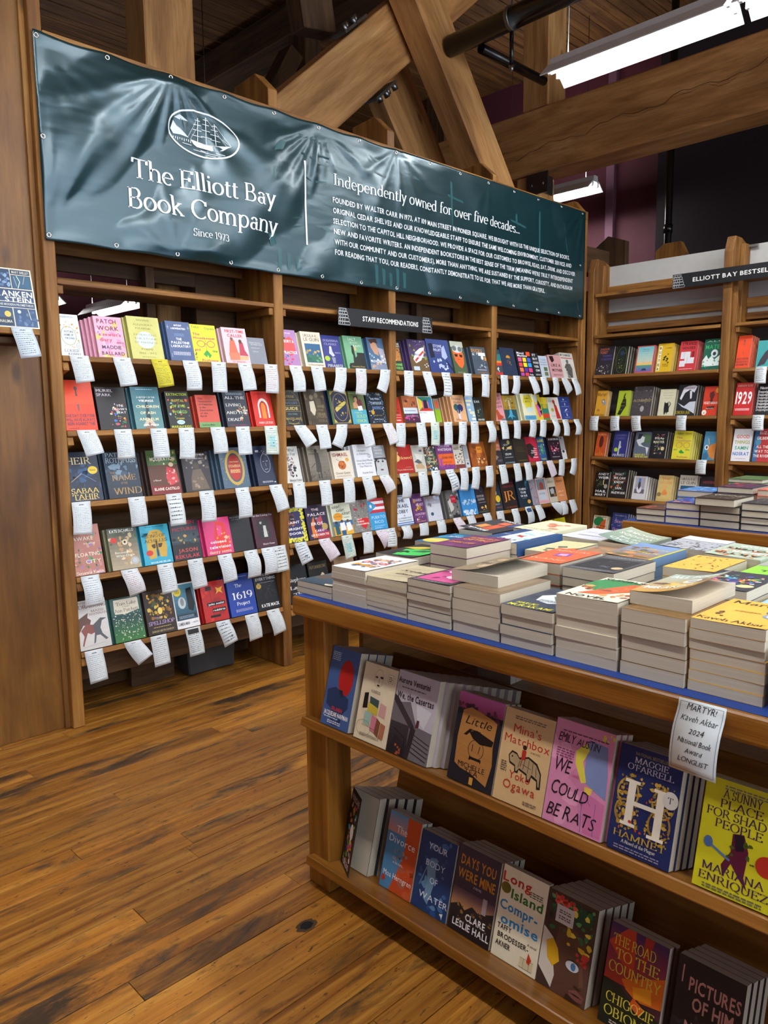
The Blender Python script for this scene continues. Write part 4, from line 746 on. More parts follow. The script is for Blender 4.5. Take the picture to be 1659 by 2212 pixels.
A2|1|1.942|0.148|0.210|3|4a6a8c|blue romantic portrait book|p c89878 18 4 50 8 62 30 58 56 36 50 20 30;p 4a2e28 10 6 60 2 66 18 40 14 24 20;p a8a4b0 60 30 96 34 100 80 70 74;k 12 c0d0dc,e8ecf0,88a8c0 7 4 48 96 80 11;r 0 82 100 100 7a88a0;k 4 c8a080 9 10 78 80 96 12;t 46 74 8.5 82 f4f4f8 c PROVIDENCE
A2|2|1.219|0.171|0.211|1|1a2026|black travel guide with gold arches|o 50 50 48 48 1 b09a50;t 40 18 7 66 c0a85c f CAUTIOUS;w 5 28 95 28 1.2 b09a50;t 44 36 7 80 6a7a90 f TRAVELLER'S;w 5 44 95 44 1.2 b09a50;t 46 52 9 76 c8b468 b GUIDE;w 5 60 95 60 1.2 b09a50;t 50 68 4 50 8aa f TO THE;t 52 81 6.5 84 c0a85c f WASTELANDS;l 20 80 94 1 c0a85c;k 8 b09a50 2 4 84 96 98 4
A2|2|1.428|0.153|0.217|2|43382a|brown sepia book of two figures|k 14 5a4c38,6a5c44,383024 3 0 0 100 100 16;e 34 22 9 7 8a7a60;p c8c0a8 22 34 44 32 48 58 36 74 20 60;e 60 16 9 7 7a6c54;p 5a5040 52 24 78 26 80 50 56 52;t 74 48 6.5 34 8a7a54 f WHERE;t 72 58 6.5 30 8a7a54 f THE;t 72 68 6.5 42 8a7a54 f DARK;t 70 78 6.5 52 8a7a54 f STANDS;t 74 88 6.5 46 8a7a54 f STILL
A2|2|1.615|0.155|0.217|1|1d2748|navy book in a gold octagon with green spine|r 0 0 6 100 2a6a2e;w 10 4 96 4 2 c8a83c;w 10 96 96 96 2 c8a83c;w 10 4 10 96 2 c8a83c;w 96 4 96 96 2 c8a83c;p c8b040 12 6 26 6 12 16;p c8b040 94 6 80 6 94 16;p c8b040 12 94 26 94 12 84;p c8b040 94 94 80 94 94 84;o 53 50 38 40 1.6 c8a83c;p c8b454 24 56 30 50 80 32 86 36 80 42 30 64;t 55 48 3 44 1d2748 b THE ADVENTURES;k 8 c8a83c 6 36 26 72 40 5;k 6 c8a83c 8 40 62 76 80 6
A2|2|1.781|0.130|0.211|1|5c6c3e|green and blue book of an embracing couple|r 0 56 100 100 4aa0b8;p 2a1c18 30 14 56 12 64 40 36 40;e 42 26 9 8 b88a60;p c09068 20 36 44 30 56 52 20 52;p 6a2a34 50 26 76 24 84 50 56 54;p e8e8e4 46 46 76 44 78 58 50 60;t 60 76 10 64 c8d83a f SOLD;t 56 90 10 66 c8d83a f DEMON;t 44 65 6 50 c8d83a f How to;t 24 6 3 40 e8f0c8 s MARGARET
A2|2|1.924|0.161|0.207|1|14202f|midnight blue book with silver floral border|k 22 9aacbc,5a7a9a,c8d0d8 14 8 5 30 95 4;k 22 9aacbc,5a7a9a,c8d0d8 15 78 5 96 95 4;k 12 9aacbc,5a7a9a,d8b040 16 20 3 84 12 4;k 12 9aacbc,5a7a9a 17 20 90 84 97 4;t 50 21 6.5 50 c8d8f0 b Emily Wilde's;t 52 35 9 60 c8dcf0 f COMPENDIUM;t 52 50 9 50 8aa8e8 f FAERIES;e 26 64 9 7 c8982c;t 52 74 3.5 44 c8a850 s OF LOST TALES;t 52 86 4.5 50 d8e0e8 f Heather Fawcett
A2|3|1.201|0.172|0.217|0|d0d0cc|white book with dark painted collage figure|t 42 10 9 70 222 f Get What;t 44 21 9 74 222 f Pay For;k 26 3a3438,6a5a58,a89088,8a6a90,20202c 19 26 30 66 84 12;t 58 93 7.5 76 222 f Morgan Parker
A2|3|1.440|0.159|0.214|4|857d70|sepia photograph book of a standing soldier|G 0 0 100 100 9a9284 5c564e;e 42 15 7 6 3a342e;p 46403a 34 20 54 20 58 60 56 76 30 76 34 54;r 36 76 42 94 302c28;r 48 76 54 94 302c28;w 10 62 32 50 2.4 2a2622;k 24 4a443c,7a7264 6 2 74 98 98 6;t 18 10 4 26 332 f Two Hundred;t 24 16 4 16 332 f Seasons;l 8 34 22 2 443
A2|3|1.621|0.161|0.175|2|dbd2c0|cream book with a woven orange ball|t 46 14 13 80 8a2820 c ISHMAEL;l 42 58 24 1 a85;w 22 28 46 42 1.6 6a4a2a;e 48 52 20 16 b8602a;k 12 d88a3a,8a3a1c,c8702a 9 32 38 64 66 8;e 78 33 9 7 d8a040;t 46 80 8 72 5a4a3c s Daniel Quinn;l 10 86 90 2 a98
A2|3|1.810|0.166|0.209|2|dde0e6|white book with grey rounded lettering|t 42 19 6.5 46 445 s Strangers;t 46 29 6.5 64 445 s to Ourselves;o 78 37 7 5 1.6 223;t 50 50 6.5 84 445 s Unsettled Minds;t 48 59 6.5 76 445 s and the Stories;t 50 68 6.5 66 445 s That Make Us;t 56 88 6.5 54 223 s Rachel Aviv
A2|3|1.980|0.114|0.197|0|90959c|grey book with a woman's photographed face|r 0 0 100 42 9a9fa6;r 0 42 100 100 bcc0c4;p 2c2c30 0 42 100 42 96 52 80 46 30 46 10 56;p 26262a 0 52 8 50 6 80 0 90;e 30 54 9 3 26262a;e 68 54 9 3 26262a;w 20 48 40 48 2.4 333;w 60 48 80 48 2.4 333;w 50 56 47 72 1.4 777;e 50 82 14 3 6a5a5c;t 34 7 6 42 f0f0f2 f WALK;t 44 16 6 74 f0f0f2 f THROUGH;t 42 26 6 54 f0f0f2 f WALLS;l 20 70 38 1 dde
A2|4|1.222|0.179|0.212|1|2f2f62|yellow bordered book with navy centre|k 40 d8d42a,e0dc3a 5 0 0 100 14 9;k 40 d8d42a,e0dc3a 6 0 88 100 100 9;k 44 d8d42a,e0dc3a 7 82 0 100 100 9;k 20 d8d42a 8 0 0 8 100 6;r 14 20 50 52 7a3a3a;e 36 32 12 9 1c1828;t 38 34 4 20 ddd s THE;t 42 44 7 62 fff b SAINT;t 38 53 3 12 ddd s OF;t 46 62 7 76 fff b BRIGHT;t 48 75 7 72 fff b DOORS;l 14 76 88 1 ccd
A2|4|1.415|0.164|0.210|0|332843|dark purple book with two orange faces|p e07838 18 96 16 60 28 40 34 34 36 56 30 64 40 84 40 96;p b04a5a 44 44 70 32 74 50 62 62 50 60;r 40 80 100 100 b0343c;p 7a3a80 44 72 80 66 90 80 40 84;e 80 66 14 10 b89a58;t 46 14 7.5 36 f0e8e8 b THE;t 50 28 8.5 84 f0e8e8 b PALACE;t 46 40 4.5 12 f0e8e8 b OF;t 46 55 8.5 58 f0e8e8 b EROS;t 52 76 6.5 44 f8f0e8 b CARO;t 52 88 6.5 84 f8f0e8 b DE ROBERTIS
A2|4|1.616|0.158|0.203|2|dadfc8|pale book with three boys in white shirts|t 28 12 8.5 46 20302c c ALRIGHT,;t 48 23 8.5 46 20302c c ALRIGHT,;t 74 34 8.5 46 20302c c ALRIGHT;e 30 42 24 12 e09a28;t 30 42 3 34 8a2a1a b A NOVEL;t 74 46 4 30 28508a s Sheldon Birnie;r 0 56 100 100 d8a838;r 0 56 100 72 3a6a9a;p e8ecf0 34 62 58 60 62 84 34 86;e 46 57 7 5 5a3a2c;p 2a5a6a 6 66 26 64 30 96 8 98;p e8ecf0 66 64 88 62 96 86 68 90;e 76 58 7 5 6a4a3a;e 16 60 7 5 4a3228;p 2a5a8a 36 86 60 86 58 100 38 100
A2|4|1.775|0.153|0.207|0|83807c|grey crosshatched book with red patches|k 90 3c3a3a,b0aeaa,d0cec8,2a2828 22 0 0 100 100 4;k 3 c02428 23 14 24 34 32 9;k 3 c02428 24 62 8 84 28 10;p c82428 34 56 90 58 92 72 66 92 44 80 32 66;t 40 59 5 30 f8f0e8 b OUT;t 44 67 5 40 f8f0e8 b THERE;t 54 75 5 72 f8f0e8 b SCREAMING
A2|4|1.928|0.147|0.205|0|3a98d0|striped flag book with a bright blue base|r 0 0 100 9 c03040;r 0 9 100 18 e8e8ec;r 0 18 100 27 c03040;r 0 27 100 36 e8e8ec;r 0 36 100 46 c03040;p 3a98d0 0 0 52 24 0 46;p fff 17 15 20 21 26 21 21 25 23 31 17 27 11 31 13 25 8 21 14 21;t 52 60 9.5 84 cdeafa s PUERTO;t 52 75 9.5 56 cdeafa s RICO;l 20 84 88 1 cdeafa;t 44 94 4 50 cdeafa s JORELL
A3|1|2.119|0.116|0.197|0|3a3a34|narrow brown book with green lettering|t 56 8 7 80 e8e0c8 c ANYONE;t 56 16 6 90 e8e0c8 c EVER ASKS;r 10 22 90 66 b87a3c;k 6 4a3424,e8c890 5 14 26 86 64 14;r 0 70 100 100 22402a;t 54 79 9 80 8ac86a c ANNIE;t 54 91 9 84 8ac86a c VERSE
A3|1|2.315|0.179|0.222|3|52406a|purple and olive book with a tilted sign|r 0 54 100 100 6a5434;k 12 8aa04a,9aa85a,4a4a3a 7 10 14 90 60 14;k 8 c8b0d8,fff 8 20 3 90 20 3;p f0f0f0 18 62 34 40 64 26 90 22 78 46 60 64 30 74;t 44 46 7 34 3a5a9a b Big;p c83a3a 26 64 80 32 82 38 30 70;t 56 53 6 50 f8f0f0 b WEEKEND;k 4 e8f0f8 11 74 74 94 86 6;r 12 84 44 96 b8c8e0
A3|1|2.503|0.233|0.237|1|3a4a80|periwinkle comic book with ghostly dogs|G 0 0 100 100 40508a 30407a;p 1c2438 8 14 26 12 30 54 10 58;p a8b4d8 64 26 78 16 86 52 72 60 60 52;k 9 c0ccec 12 10 58 80 90 12;p 141a30 76 58 100 88 100 96 80 72;t 48 20 8.5 38 eef2ff s STONE;t 44 32 8.5 34 eef2ff s FRUIT;t 46 42 2.5 18 c03a4a b LEE LAI
A3|1|2.756|0.138|0.236|1|4e6044|green book with an orange bearded aviator|r 0 0 100 18 b8bcac;p e06a34 8 30 40 18 80 24 92 44 84 70 62 84 40 78 18 60;e 50 24 40 12 c8ccc8;e 28 22 16 8 6a7478;e 70 24 16 8 6a7478;p 30241e 18 40 46 40 42 48 24 48;p 30241e 58 40 84 42 78 50 60 48;w 38 56 62 56 2 8a2418;t 50 97 4 60 c8c8b0 s TITLE
A3|1|2.978|0.168|0.208|2|4a5664|grey book with orange block letters|t 40 13 12 76 e09a3c b DUCKS;r 46 20 94 32 e8ecec;k 6 e8ecec,c8ccd0 5 8 22 50 30 6;e 70 38 9 8 f0f0ec;e 90 42 7 8 e09a3c;k 7 6a7888,c0ccd4,3a4450 6 30 48 92 78 12;l 20 84 82 2 dde;t 56 93 6 66 b07840 b KATE BEATON
A3|2|2.115|0.108|0.172|0|c22c20|red book with black capitals|t 40 10 8 40 fff b TY.;t 40 24 7 50 222 b ON;t 42 35 7 44 222 b US;t 50 46 7 64 222 b ARAT;t 46 58 7 54 222 b OLE;l 10 84 68 1 fff;l 10 84 78 1 fff;t 50 89 5 60 fff b ROMEO
A3|2|2.250|0.145|0.186|2|b0663c|rust and purple book with a white caption box|k 8 8a4a34,c87a44,5a3430 5 10 4 96 42 12;r 0 44 92 66 c8d4e0;l 8 80 54 2 667;r 0 66 100 100 42283c;k 5 c83a8a 7 10 74 90 92 12;l 10 90 72 3 a8a
A3|2|2.399|0.151|0.184|1|e2e4e2|white book with a rainbow square and silhouette|r 4 2 96 56 3a8a7a;p e0c83a 4 4 30 18 30 40 4 54;p 3a7ac0 96 4 72 18 72 40 96 54;p c8342c 4 56 30 44 72 44 96 56;p e06a8a 30 20 70 20 70 46 30 46;p 2a2638 40 14 62 14 66 46 36 46;t 26 62 4 44 556 s May Tu Robur
A3|2|2.559|0.058|0.169|0|8ab424|lime green narrow book with an orange panel|r 0 0 100 46 8a8478;p d85a34 20 14 80 8 84 40 24 40;t 50 97 3 60 eee s AUTHOR
A3|2|2.746|0.149|0.197|5|dcaa7c|peach book with a bouquet of mushrooms|t 44 14 9 66 4a3a6a f Fruiting;t 50 27 9 60 4a3a6a f Bodies;e 32 46 18 13 2a5a5a;e 62 48 20 14 2a3064;e 46 60 14 9 303668;w 40 54 46 84 3 e8e0d0;w 60 56 50 84 3 e8e0d0;p d8d0e0 38 72 54 70 56 90 40 90;t 30 91 7 30 8a3a4a f Kathryn;t 74 97 5 40 8a3a4a f Harlan
A3|2|2.911|0.085|0.188|0|8fb0cc|light blue book with cream word strips|r 0 14 80 22 e4dcbc;r 10 28 56 38 e4dcbc;r 20 50 50 58 e4dcbc;r 30 60 92 70 e4dcbc;r 60 72 96 80 e4dcbc;r 40 86 94 94 e8e4d0
A3|2|3.002|0.093|0.182|0|26302e|dark photographic book with white capitals|t 42 18 10 70 e8ece8 b EAR;k 10 5a6a62,a8b4a8,3a4640 9 8 34 92 80 14;t 56 93 7 78 e8ece8 c EDDOES
A3|3|2.154|0.183|0.193|2|a82620|red book with flowing gold script|p e8bc78 2 72 8 66 16 32 20 22 30 26 24 34 34 42 28 56 14 60 20 40 10 66;t 62 46 11 70 e8c488 f eloved;t 50 88 6 84 e8c8b8 f Toni Morrison;l 55 85 80 1 d8a890
A3|3|2.341|0.116|0.186|0|c4c4ba|pale book with grey hills and a deer|p 5a5c60 4 62 40 52 72 68 40 70;p b89c78 10 74 60 68 84 80 84 90 14 88;e 34 36 10 4 8a6a4a;r 60 18 84 26 667;p dcdcd4 14 30 84 38 72 58 30 52
A3|3|2.457|0.120|0.172|0|3c443c|multicoloured book of crowded white words|k 44 d8a838,3a6a9a,c85a2a,5a8a4a,e8d8b0,28303a 33 0 0 100 100 12;t 36 9 10 40 f0ecd8 f All;t 46 21 10 56 f0ecd8 f This;t 46 35 10 64 f0ecd8 f Could;t 44 49 10 34 f0ecd8 f Be;t 50 63 10 84 f0ecd8 f Different;k 9 28508a,f0f0ec 34 20 88 90 98 10
A3|3|2.582|0.180|0.187|1|7a3a7c|purple book with an orange city block|t 52 10 9 66 e0d0e8 c COLSON;t 54 23 11 84 f4ecf8 c WHITEHEAD;r 8 40 100 84 e0642a;t 60 55 9 66 4a2020 c ZONE ONE;l 30 84 70 3 9a4a20;r 14 56 28 90 9a4a9a;k 16 9a4a9a,7a3a7c 8 6 82 96 92 7
A3|3|2.767|0.104|0.177|0|cfc8ba|cream book with crowded costumed figures|t 38 18 11 62 4a3a34 f MISFITS;k 26 3a3a3c,b8a890,7a3a34,38506a 8 14 36 92 80 10;r 0 84 100 100 7a3a3a;k 6 28302e 9 74 8 96 30 9
A3|3|2.882|0.048|0.163|0|c0c6cc|narrow grey and white book|r 10 2 90 58 9aa2a8;w 5 60 95 60 4 334;w 5 68 95 68 4 334;e 46 82 20 5 445
A3|3|2.951|0.181|0.188|3|985020|russet book with gold foxes|k 16 7a3a18,b0642a,8a4a20 6 0 0 100 100 20;r 44 20 78 46 d88a28;l 50 74 28 3 5a3418;k 8 d8a860,e8c890,c88848 7 34 52 96 94 10
A4|1|3.180|0.142|0.202|0|28465a|book with bands of teal and orange|r 0 18 100 44 2a7a7a;r 0 44 100 52 e08a30;r 0 52 100 62 c8382a;r 0 62 100 88 40484e;k 4 e8ecec 5 20 70 80 84 14;r 10 88 90 98 c83a38
A4|1|3.328|0.178|0.221|1|28354e|navy cloth book with a small golden dome|p c8902c 34 36 40 28 52 26 62 30 66 37;k 8 5a4a44,8a6a4a 5 36 40 64 60 7;t 50 70 2.5 34 5a6a84 s SMALL;t 50 79 4.5 28 4a5a78 s JOYCE
A4|1|3.524|0.199|0.206|2|1a1a24|black book with a grid of bright squares|t 32 8 9 48 fff b Mood;t 42 18 9 66 fff b Machine;r 70 2 96 18 e0542a;r 10 26 34 42 e0629a;r 40 26 64 42 e8d03a;r 70 26 94 42 4a6ac8;r 10 46 34 62 d84a5a;r 40 46 64 62 e8d82a;r 70 46 94 62 3a9ad8;r 10 66 34 82 e8784a;r 40 66 64 82 5a3a9a;r 70 66 94 82 d84a8a;r 10 85 34 98 a84a9a;r 40 85 64 98 e04a5a;t 82 92 8 26 fff s Pelly
A4|1|3.729|0.097|0.197|0|22262a|black book crowded with white letters|t 40 8 10 50 eee b ST;t 50 24 10 70 eee b BUT;t 50 40 10 80 eee b WORD;t 50 56 10 70 eee b VER;t 56 72 10 60 eee b OM;l 20 90 88 3 ccc
A4|1|3.826|0.119|0.179|0|bcc8d4|pale blue book with small picture windows|t 50 18 8 70 5a78a8 f POEMS;r 6 28 90 31 8898b0;r 42 52 84 70 5a6a44;r 42 74 84 92 6a7048;l 10 90 38 3 889
A4|1|3.965|0.185|0.194|3|cc9a9c|dusty pink book with a dark haired figure|p 2e1c20 10 6 40 4 46 24 24 34 14 20;t 52 44 13 76 3a1c22 c LIKE A;t 56 66 13 82 3a1c22 c MOTHER;l 20 90 84 3 7a4a50
A4|1|4.150|0.215|0.222|2|cfcdc4|white book with a drawn guitarist|t 42 9 9 78 2a2226 c MY DAMAGE;r 4 19 92 22 b8403c;e 48 34 10 8 6a6866;p 5c5a58 36 42 66 42 78 60 70 96 34 98 36 66 18 58;k 14 3c3a3a,8a8886 6 26 44 74 94 8
A4|2|3.161|0.189|0.219|0|d8949e|pink book with a red animal|t 60 10 7 34 4a2630 b IN &;t 62 23 7 44 4a2630 b ET;t 60 36 8 50 4a2630 b NOT;t 60 49 8 60 4a2630 b LOVE;p b84a2a 20 62 40 60 56 78 84 84 74 96 24 96;r 60 92 96 98 5a7a88
A4|2|3.357|0.156|0.200|0|a8882e|ochre and teal book with a rooted tree|r 0 56 100 100 1c4a58;p c8c8b8 44 20 54 18 56 56 44 56;k 9 c8c8b0 5 24 6 76 26 7;p 1a1a18 64 30 84 26 78 34;t 48 48 9 84 5a4a10 f LEVI;p 4aa0c0 42 58 58 58 62 78 84 88 56 84 52 96 40 84 14 90 36 76
A4|2|3.599|0.171|0.217|4|dadab8|yellow and white book with a shirt|p d8c83a 24 8 74 4 92 28 80 34 74 54 28 56 20 34 10 34;e 54 60 26 10 c8dce0;r 6 82 96 98 5a9ec0;t 50 18 6 50 5a4a1a b GIRL;t 50 30 6 40 5a4a1a b BETTY;t 50 90 8 70 2a6a9a s CARLI
A4|2|3.770|0.092|0.212|0|d8c038|yellow book with pink and black shapes|p d05a9a 14 40 60 36 84 80 40 92;p 2a2226 60 20 96 44 84 60 44 40;p c0c8cc 6 4 60 2 50 26 14 34;p 2a2226 60 66 96 60 90 82
A4|2|3.861|0.093|0.189|0|4a8a4a|yellow green and red book|r 0 0 100 30 c8b430;r 0 30 100 50 6a9a40;r 0 50 100 72 2a7a68;r 0 72 100 92 c83a2a;e 50 40 30 10 c8a030
A4|2|3.962|0.165|0.190|0|d6d2c8|white book with a woman in a red dress|p b8282c 52 36 72 34 80 60 94 96 56 96 54 60;e 54 20 11 9 b8282c;p 2a2024 52 26 64 26 62 38 54 38;e 32 56 13 8 a8a83a;t 34 84 6 40 667 f DO;l 8 46 14 4 998
A4|2|4.127|0.171|0.196|1|253c84|blue book with four small white symbols|e 46 12 6 4 c8d0e8;r 20 20 76 22 8a9cc8;r 48 28 54 38 c8d0e8;r 16 42 84 44 8a9cc8;p c8d0e8 40 60 60 52 66 56 46 64;r 28 66 74 68 8a9cc8;p c8d0e8 48 74 56 74 58 86 50 84;r 30 90 76 92 8a9cc8
A4|3|3.165|0.167|0.235|0|302c30|dark book with salmon capitals|r 0 8 90 52 b0543c;t 56 36 10 60 e8c0a8 f TIN;t 60 48 10 60 e8c0a8 f NAIL;p 8a7a68 20 66 56 74 20 86;l 40 90 84 3 778
A4|3|3.338|0.150|0.193|0|22262c|black book with gold feathers|e 66 12 12 9 b0a060;t 40 22 8 40 c8ccc8 s NEW;p d8b870 44 34 90 26 84 42 50 40;p d8b870 2 34 24 28 20 42;t 42 42 5 20 c8ccc8 s JIM;t 48 60 9 54 e0e4e4 b CROW;l 16 84 72 2 aab;t 50 95 6 84 9aa8b8 b ALEXANDER
A4|3|3.494|0.168|0.192|1|2b231c|dark brown book with faint gold lettering|l 24 70 34 1 6a5a34;t 46 42 5 56 6a5a34 f BRAIDING;t 50 51 5 60 6a5a34 f SWEETNESS;t 56 90 4.5 70 8a7a3a f KIMMERER
A4|3|3.669|0.149|0.206|0|b8203c|crimson book with a black profile|p 241c20 0 30 40 26 70 44 50 60 66 72 30 88 0 70;t 72 48 6 30 f8f0f0 b The;t 60 56 6 46 f8f0f0 b Future;t 58 64 6 56 f8f0f0 b the Body;t 70 72 6 30 f8f0f0 b of;t 66 82 6 44 f8f0f0 b Hope
A4|3|3.824|0.100|0.197|0|2a5484|blue book with a green creature|t 46 14 12 84 d8cc30 c SLAGINE;p 4a8a5c 30 34 60 26 74 50 60 74 34 66;k 9 a8c8d8,d8e8e8 6 10 30 90 80 9;t 50 92 8 70 d8d040 c YANG
A4|3|3.978|0.174|0.189|1|241a28|black book with magenta flares|t 50 7 9 88 d8d8dc b AURORAS;k 14 c0305a,e0607a,7a2048 6 12 22 90 60 10;k 10 e8e8f0,b8c0d8 7 20 46 84 72 5;t 46 86 4 60 e8e0e8 b Tia Norwood
A4|3|4.152|0.071|0.196|0|9a9c9e|narrow grey book at the row end|r 0 60 100 100 d0d4d6;e 44 66 26 6 2a3038;e 40 8 14 4 2a3038
A4|4|3.169|0.163|0.230|0|26303e|dark book with a yellow badge|e 30 38 26 11 c8ccd0;e 60 60 26 12 e0c02c;t 46 78 6 50 c8ccd0 s NOW;l 30 90 88 2 a66
A4|4|3.344|0.176|0.229|0|231c1c|black book with large orange initials|t 56 10 7 84 a03038 f WILLIAM;t 56 22 8 84 b03038 f GADDIS;t 50 54 34 84 e08a34 f JR;t 56 94 6 80 b0502c f JOY WILLIAMS
A4|4|3.551|0.178|0.230|1|18283a|dark teal book with white capitals|k 4 1e5a6a,2a7a8a 5 60 10 96 36 12;t 40 38 8 54 e0e4e4 b THEN;t 42 50 8 44 e0e4e4 b THE;t 44 62 8 54 e0e4e4 b WAR;e 74 84 12 7 c8a03a;l 30 60 70 1 9ab
A4|4|3.729|0.079|0.210|0|98909c|mauve grey photographic book|k 12 7a7480,b8b4bc,5a5058 5 0 0 100 100 16
A4|4|3.821|0.148|0.215|0|d4b4b4|pink bordered book with a red house|r 6 4 88 46 6a7884;p 8a4030 30 22 50 14 70 24 68 44 32 44;r 10 50 80 84 b8c4d0;l 16 74 58 3 778;r 0 88 100 96 d89aa0
A4|4|3.976|0.118|0.209|0|c4bea8|cream book with a tin house photo|r 14 38 96 78 32302c;p a8acb0 24 48 60 42 74 50 70 66 30 66;r 60 64 86 76 9a6a48;l 12 80 14 4 776
A4|4|4.094|0.143|0.209|0|cf8654|orange book with white spaced lettering|l 14 84 14 4 8a4a2a;t 46 60 6 60 f0e0d0 s LEILA;t 50 76 6 50 f0e0d0 s HILL
A3|4|2.167|0.158|0.207|1|dde4ee|white and blue book with tall navy capitals|r 0 2 100 5 3a6ab0;r 0 90 100 93 3a6ab0;r 0 96 100 99 3a6ab0;t 40 18 11 50 2a3a5c c THE;t 46 36 12 80 2a3a5c c ISRAEL;t 42 54 12 70 2a3a5c c LOBBY;t 50 68 5 12 3a6ab0 b AND;t 52 76 5 86 3a4a7c c U.S. FOREIGN POLICY;l 10 90 83 2 456
A3|4|2.334|0.127|0.206|0|63366e|purple book with golden animals|t 50 22 10 70 e0c8e0 c SHARK;k 8 c8902a,e0b03a,7a4a1a 6 20 24 80 60 14;t 62 38 10 60 e0c8e0 c HEART;t 54 70 8 80 e8c8d8 c A LOVE STORY;k 4 e0a83a,f0e8e0 8 20 78 84 88 9;t 52 94 6 70 e09a6a h Emily Habeck
A3|4|2.475|0.151|0.178|1|c8ccd6|pale misty photo book with blue round seal|G 0 0 100 34 7a6460 a8acb8;k 6 9aa8c8,8a7a78 5 10 4 90 36 20;e 32 72 10 7 2a5068;l 20 50 42 1 99a;l 60 86 84 1 99a
A3|4|2.696|0.134|0.203|2|70706e|monochrome photo book with red square|k 20 2a2a2c,b8b8b4,484a4c 7 0 0 100 100 16;p c0bfbb 8 40 40 26 46 70 20 80;r 34 22 78 46 c8203c;l 42 70 30 3 e8a0a8;r 30 90 90 100 26282a
A3|4|2.851|0.172|0.229|1|3a8acc|sky blue book with white clouds|k 12 c8dcec,dce8f0,a8c8e4 8 10 50 90 66 13;k 16 c8dcec,e4eef4 9 6 84 96 98 12;G 0 0 100 20 2a6aa4 3a8acc
A3|4|3.029|0.117|0.205|0|262430|dark book with gold petals and white capitals|o 62 12 14 9 2 889;t 44 36 8 72 d8d4d0 f STATION;t 48 48 8 66 d8d4d0 f ELEVEN;l 20 90 60 1 bba;k 8 d8a84a,f0d078 9 36 74 86 88 12;r 0 92 100 96 4a5a3a
B1|1|-0.079|0.155|0.262|1|2a2830|dark night city book with orange capitals|t 40 10 9 60 c86a4a b SHADOW;t 36 22 9 50 c86a4a b TICKET;t 60 34 8 60 5a4a9a b THOMAS;t 60 46 8 66 5a4a9a b PYNCHON;k 20 d8d0b8,8a8070,e0e0dc 5 6 66 96 96 6
B1|1|-0.260|0.104|0.239|3|16201a|black book with a gold oval emblem|o 50 50 44 46 2 8a8a3a;k 14 a8a03a,7a8a3a 6 24 20 76 80 7;e 50 26 18 8 2a3a5a
B1|1|-0.442|0.155|0.226|1|c85a5a|coral bordered book with a pastel sunset|G 7 4 93 96 6abccc e8e0b0;G 7 60 93 72 e8b8a0 e8d048;G 7 72 93 96 4a9a8a 7a5ab0;p 1a3a5a 36 92 44 84 60 84 68 92;t 50 14 4 40 3a5a6a f I Who Have;t 50 20 4 34 3a5a6a f Never Known
B1|1|-0.621|0.130|0.232|3|dcb41e|golden yellow book with a vertical title strip|r 8 8 26 96 f4ecc8;t 17 16 9 13 222 b B;t 17 31 9 13 222 b U;t 17 46 9 13 222 b T;t 17 60 9 13 222 b T;t 17 75 9 13 222 b E;t 17 90 9 13 222 b R;k 8 222 5 44 38 76 68 9;t 66 16 6 40 8a2a1a f a novel;t 60 74 4 40 222 b ASAKO;t 60 80 4 40 222 b YUZUKI
B1|1|-0.803|0.139|0.237|4|c8353c|red book with a white floor plan|t 52 10 9 80 2a1416 b STRANGE;t 50 23 9 74 2a1416 b HOUSES;r 10 36 64 60 e0e4e8;r 34 56 88 76 e0e4e8;r 8 66 40 86 e0e4e8;r 72 36 86 56 8a1a20;w 30 36 30 60 1 889;w 50 56 50 76 1 889;l 10 84 94 1 fff
B1|1|-0.993|0.136|0.240|0|18604c|dark green book with white mountains|p e0ece8 0 70 20 52 34 66 50 56 70 68 100 54 100 88 0 90;k 6 6aa88a 5 0 70 100 90 12;e 66 48 20 13 d8e4e8;e 66 49 10 6 1c3430;t 50 26 14 84 3ab06a b MATE;t 50 8 5 80 9ad0b0 b ALI
B1|2|-0.080|0.109|0.223|1|d8a030|amber book with black serif name and seals|t 48 15 14 88 2a2018 f Martyr!;e 66 42 13 8 4a5a7a;e 78 50 13 8 8a9ab0;e 66 42 8 5 ccd;t 30 76 10 30 3a2a18 h the;t 50 95 8 90 2a2018 f Kaveh Akbar
B1|2|-0.287|0.109|0.217|1|a8bc2a|lime book with a black bird of words|p 1c2018 50 14 62 8 56 24 70 36 76 60 40 96 14 94 30 70 34 50 44 34;l 34 66 32 1 a8bc2a;l 34 66 46 1 a8bc2a;l 30 66 60 1 a8bc2a;l 24 50 76 1 a8bc2a
B1|2|-0.425|0.165|0.262|3|4a4448|dark grey book with a ghostly forest|k 40 6a646a,2a282a,8a848a,3a3436 8 0 0 100 80 6;e 54 76 10 10 a8a4a8;t 50 48 8.5 94 c8b078 f ALCHEMISED
B1|2|-0.653|0.130|0.217|1|d4d2b4|cream book with a black cat|p 1c1c1c 36 46 42 52 54 52 60 46 62 58 68 70 70 86 60 88 58 96 52 86 44 98 40 92 36 72 36 58;w 66 70 76 56 5 1c1c1c;w 76 56 66 48 4 1c1c1c;l 20 80 14 1 998;l 20 84 24 1 998;l 34 74 34 1 998
B1|2|-0.802|0.151|0.254|2|1e1e26|black book with swirling white ribbon|p dcdce4 26 10 50 4 80 2 96 6 84 26 60 16 36 26 20 50 12 44;p dcdce4 60 20 72 20 74 44 66 46;p c4ccd8 4 58 40 70 66 56 98 54 98 94 60 80 30 72;t 36 90 11 80 d8c020 f SONORA JHA;t 54 12 6 60 a84a8a f INTEMPERANCE
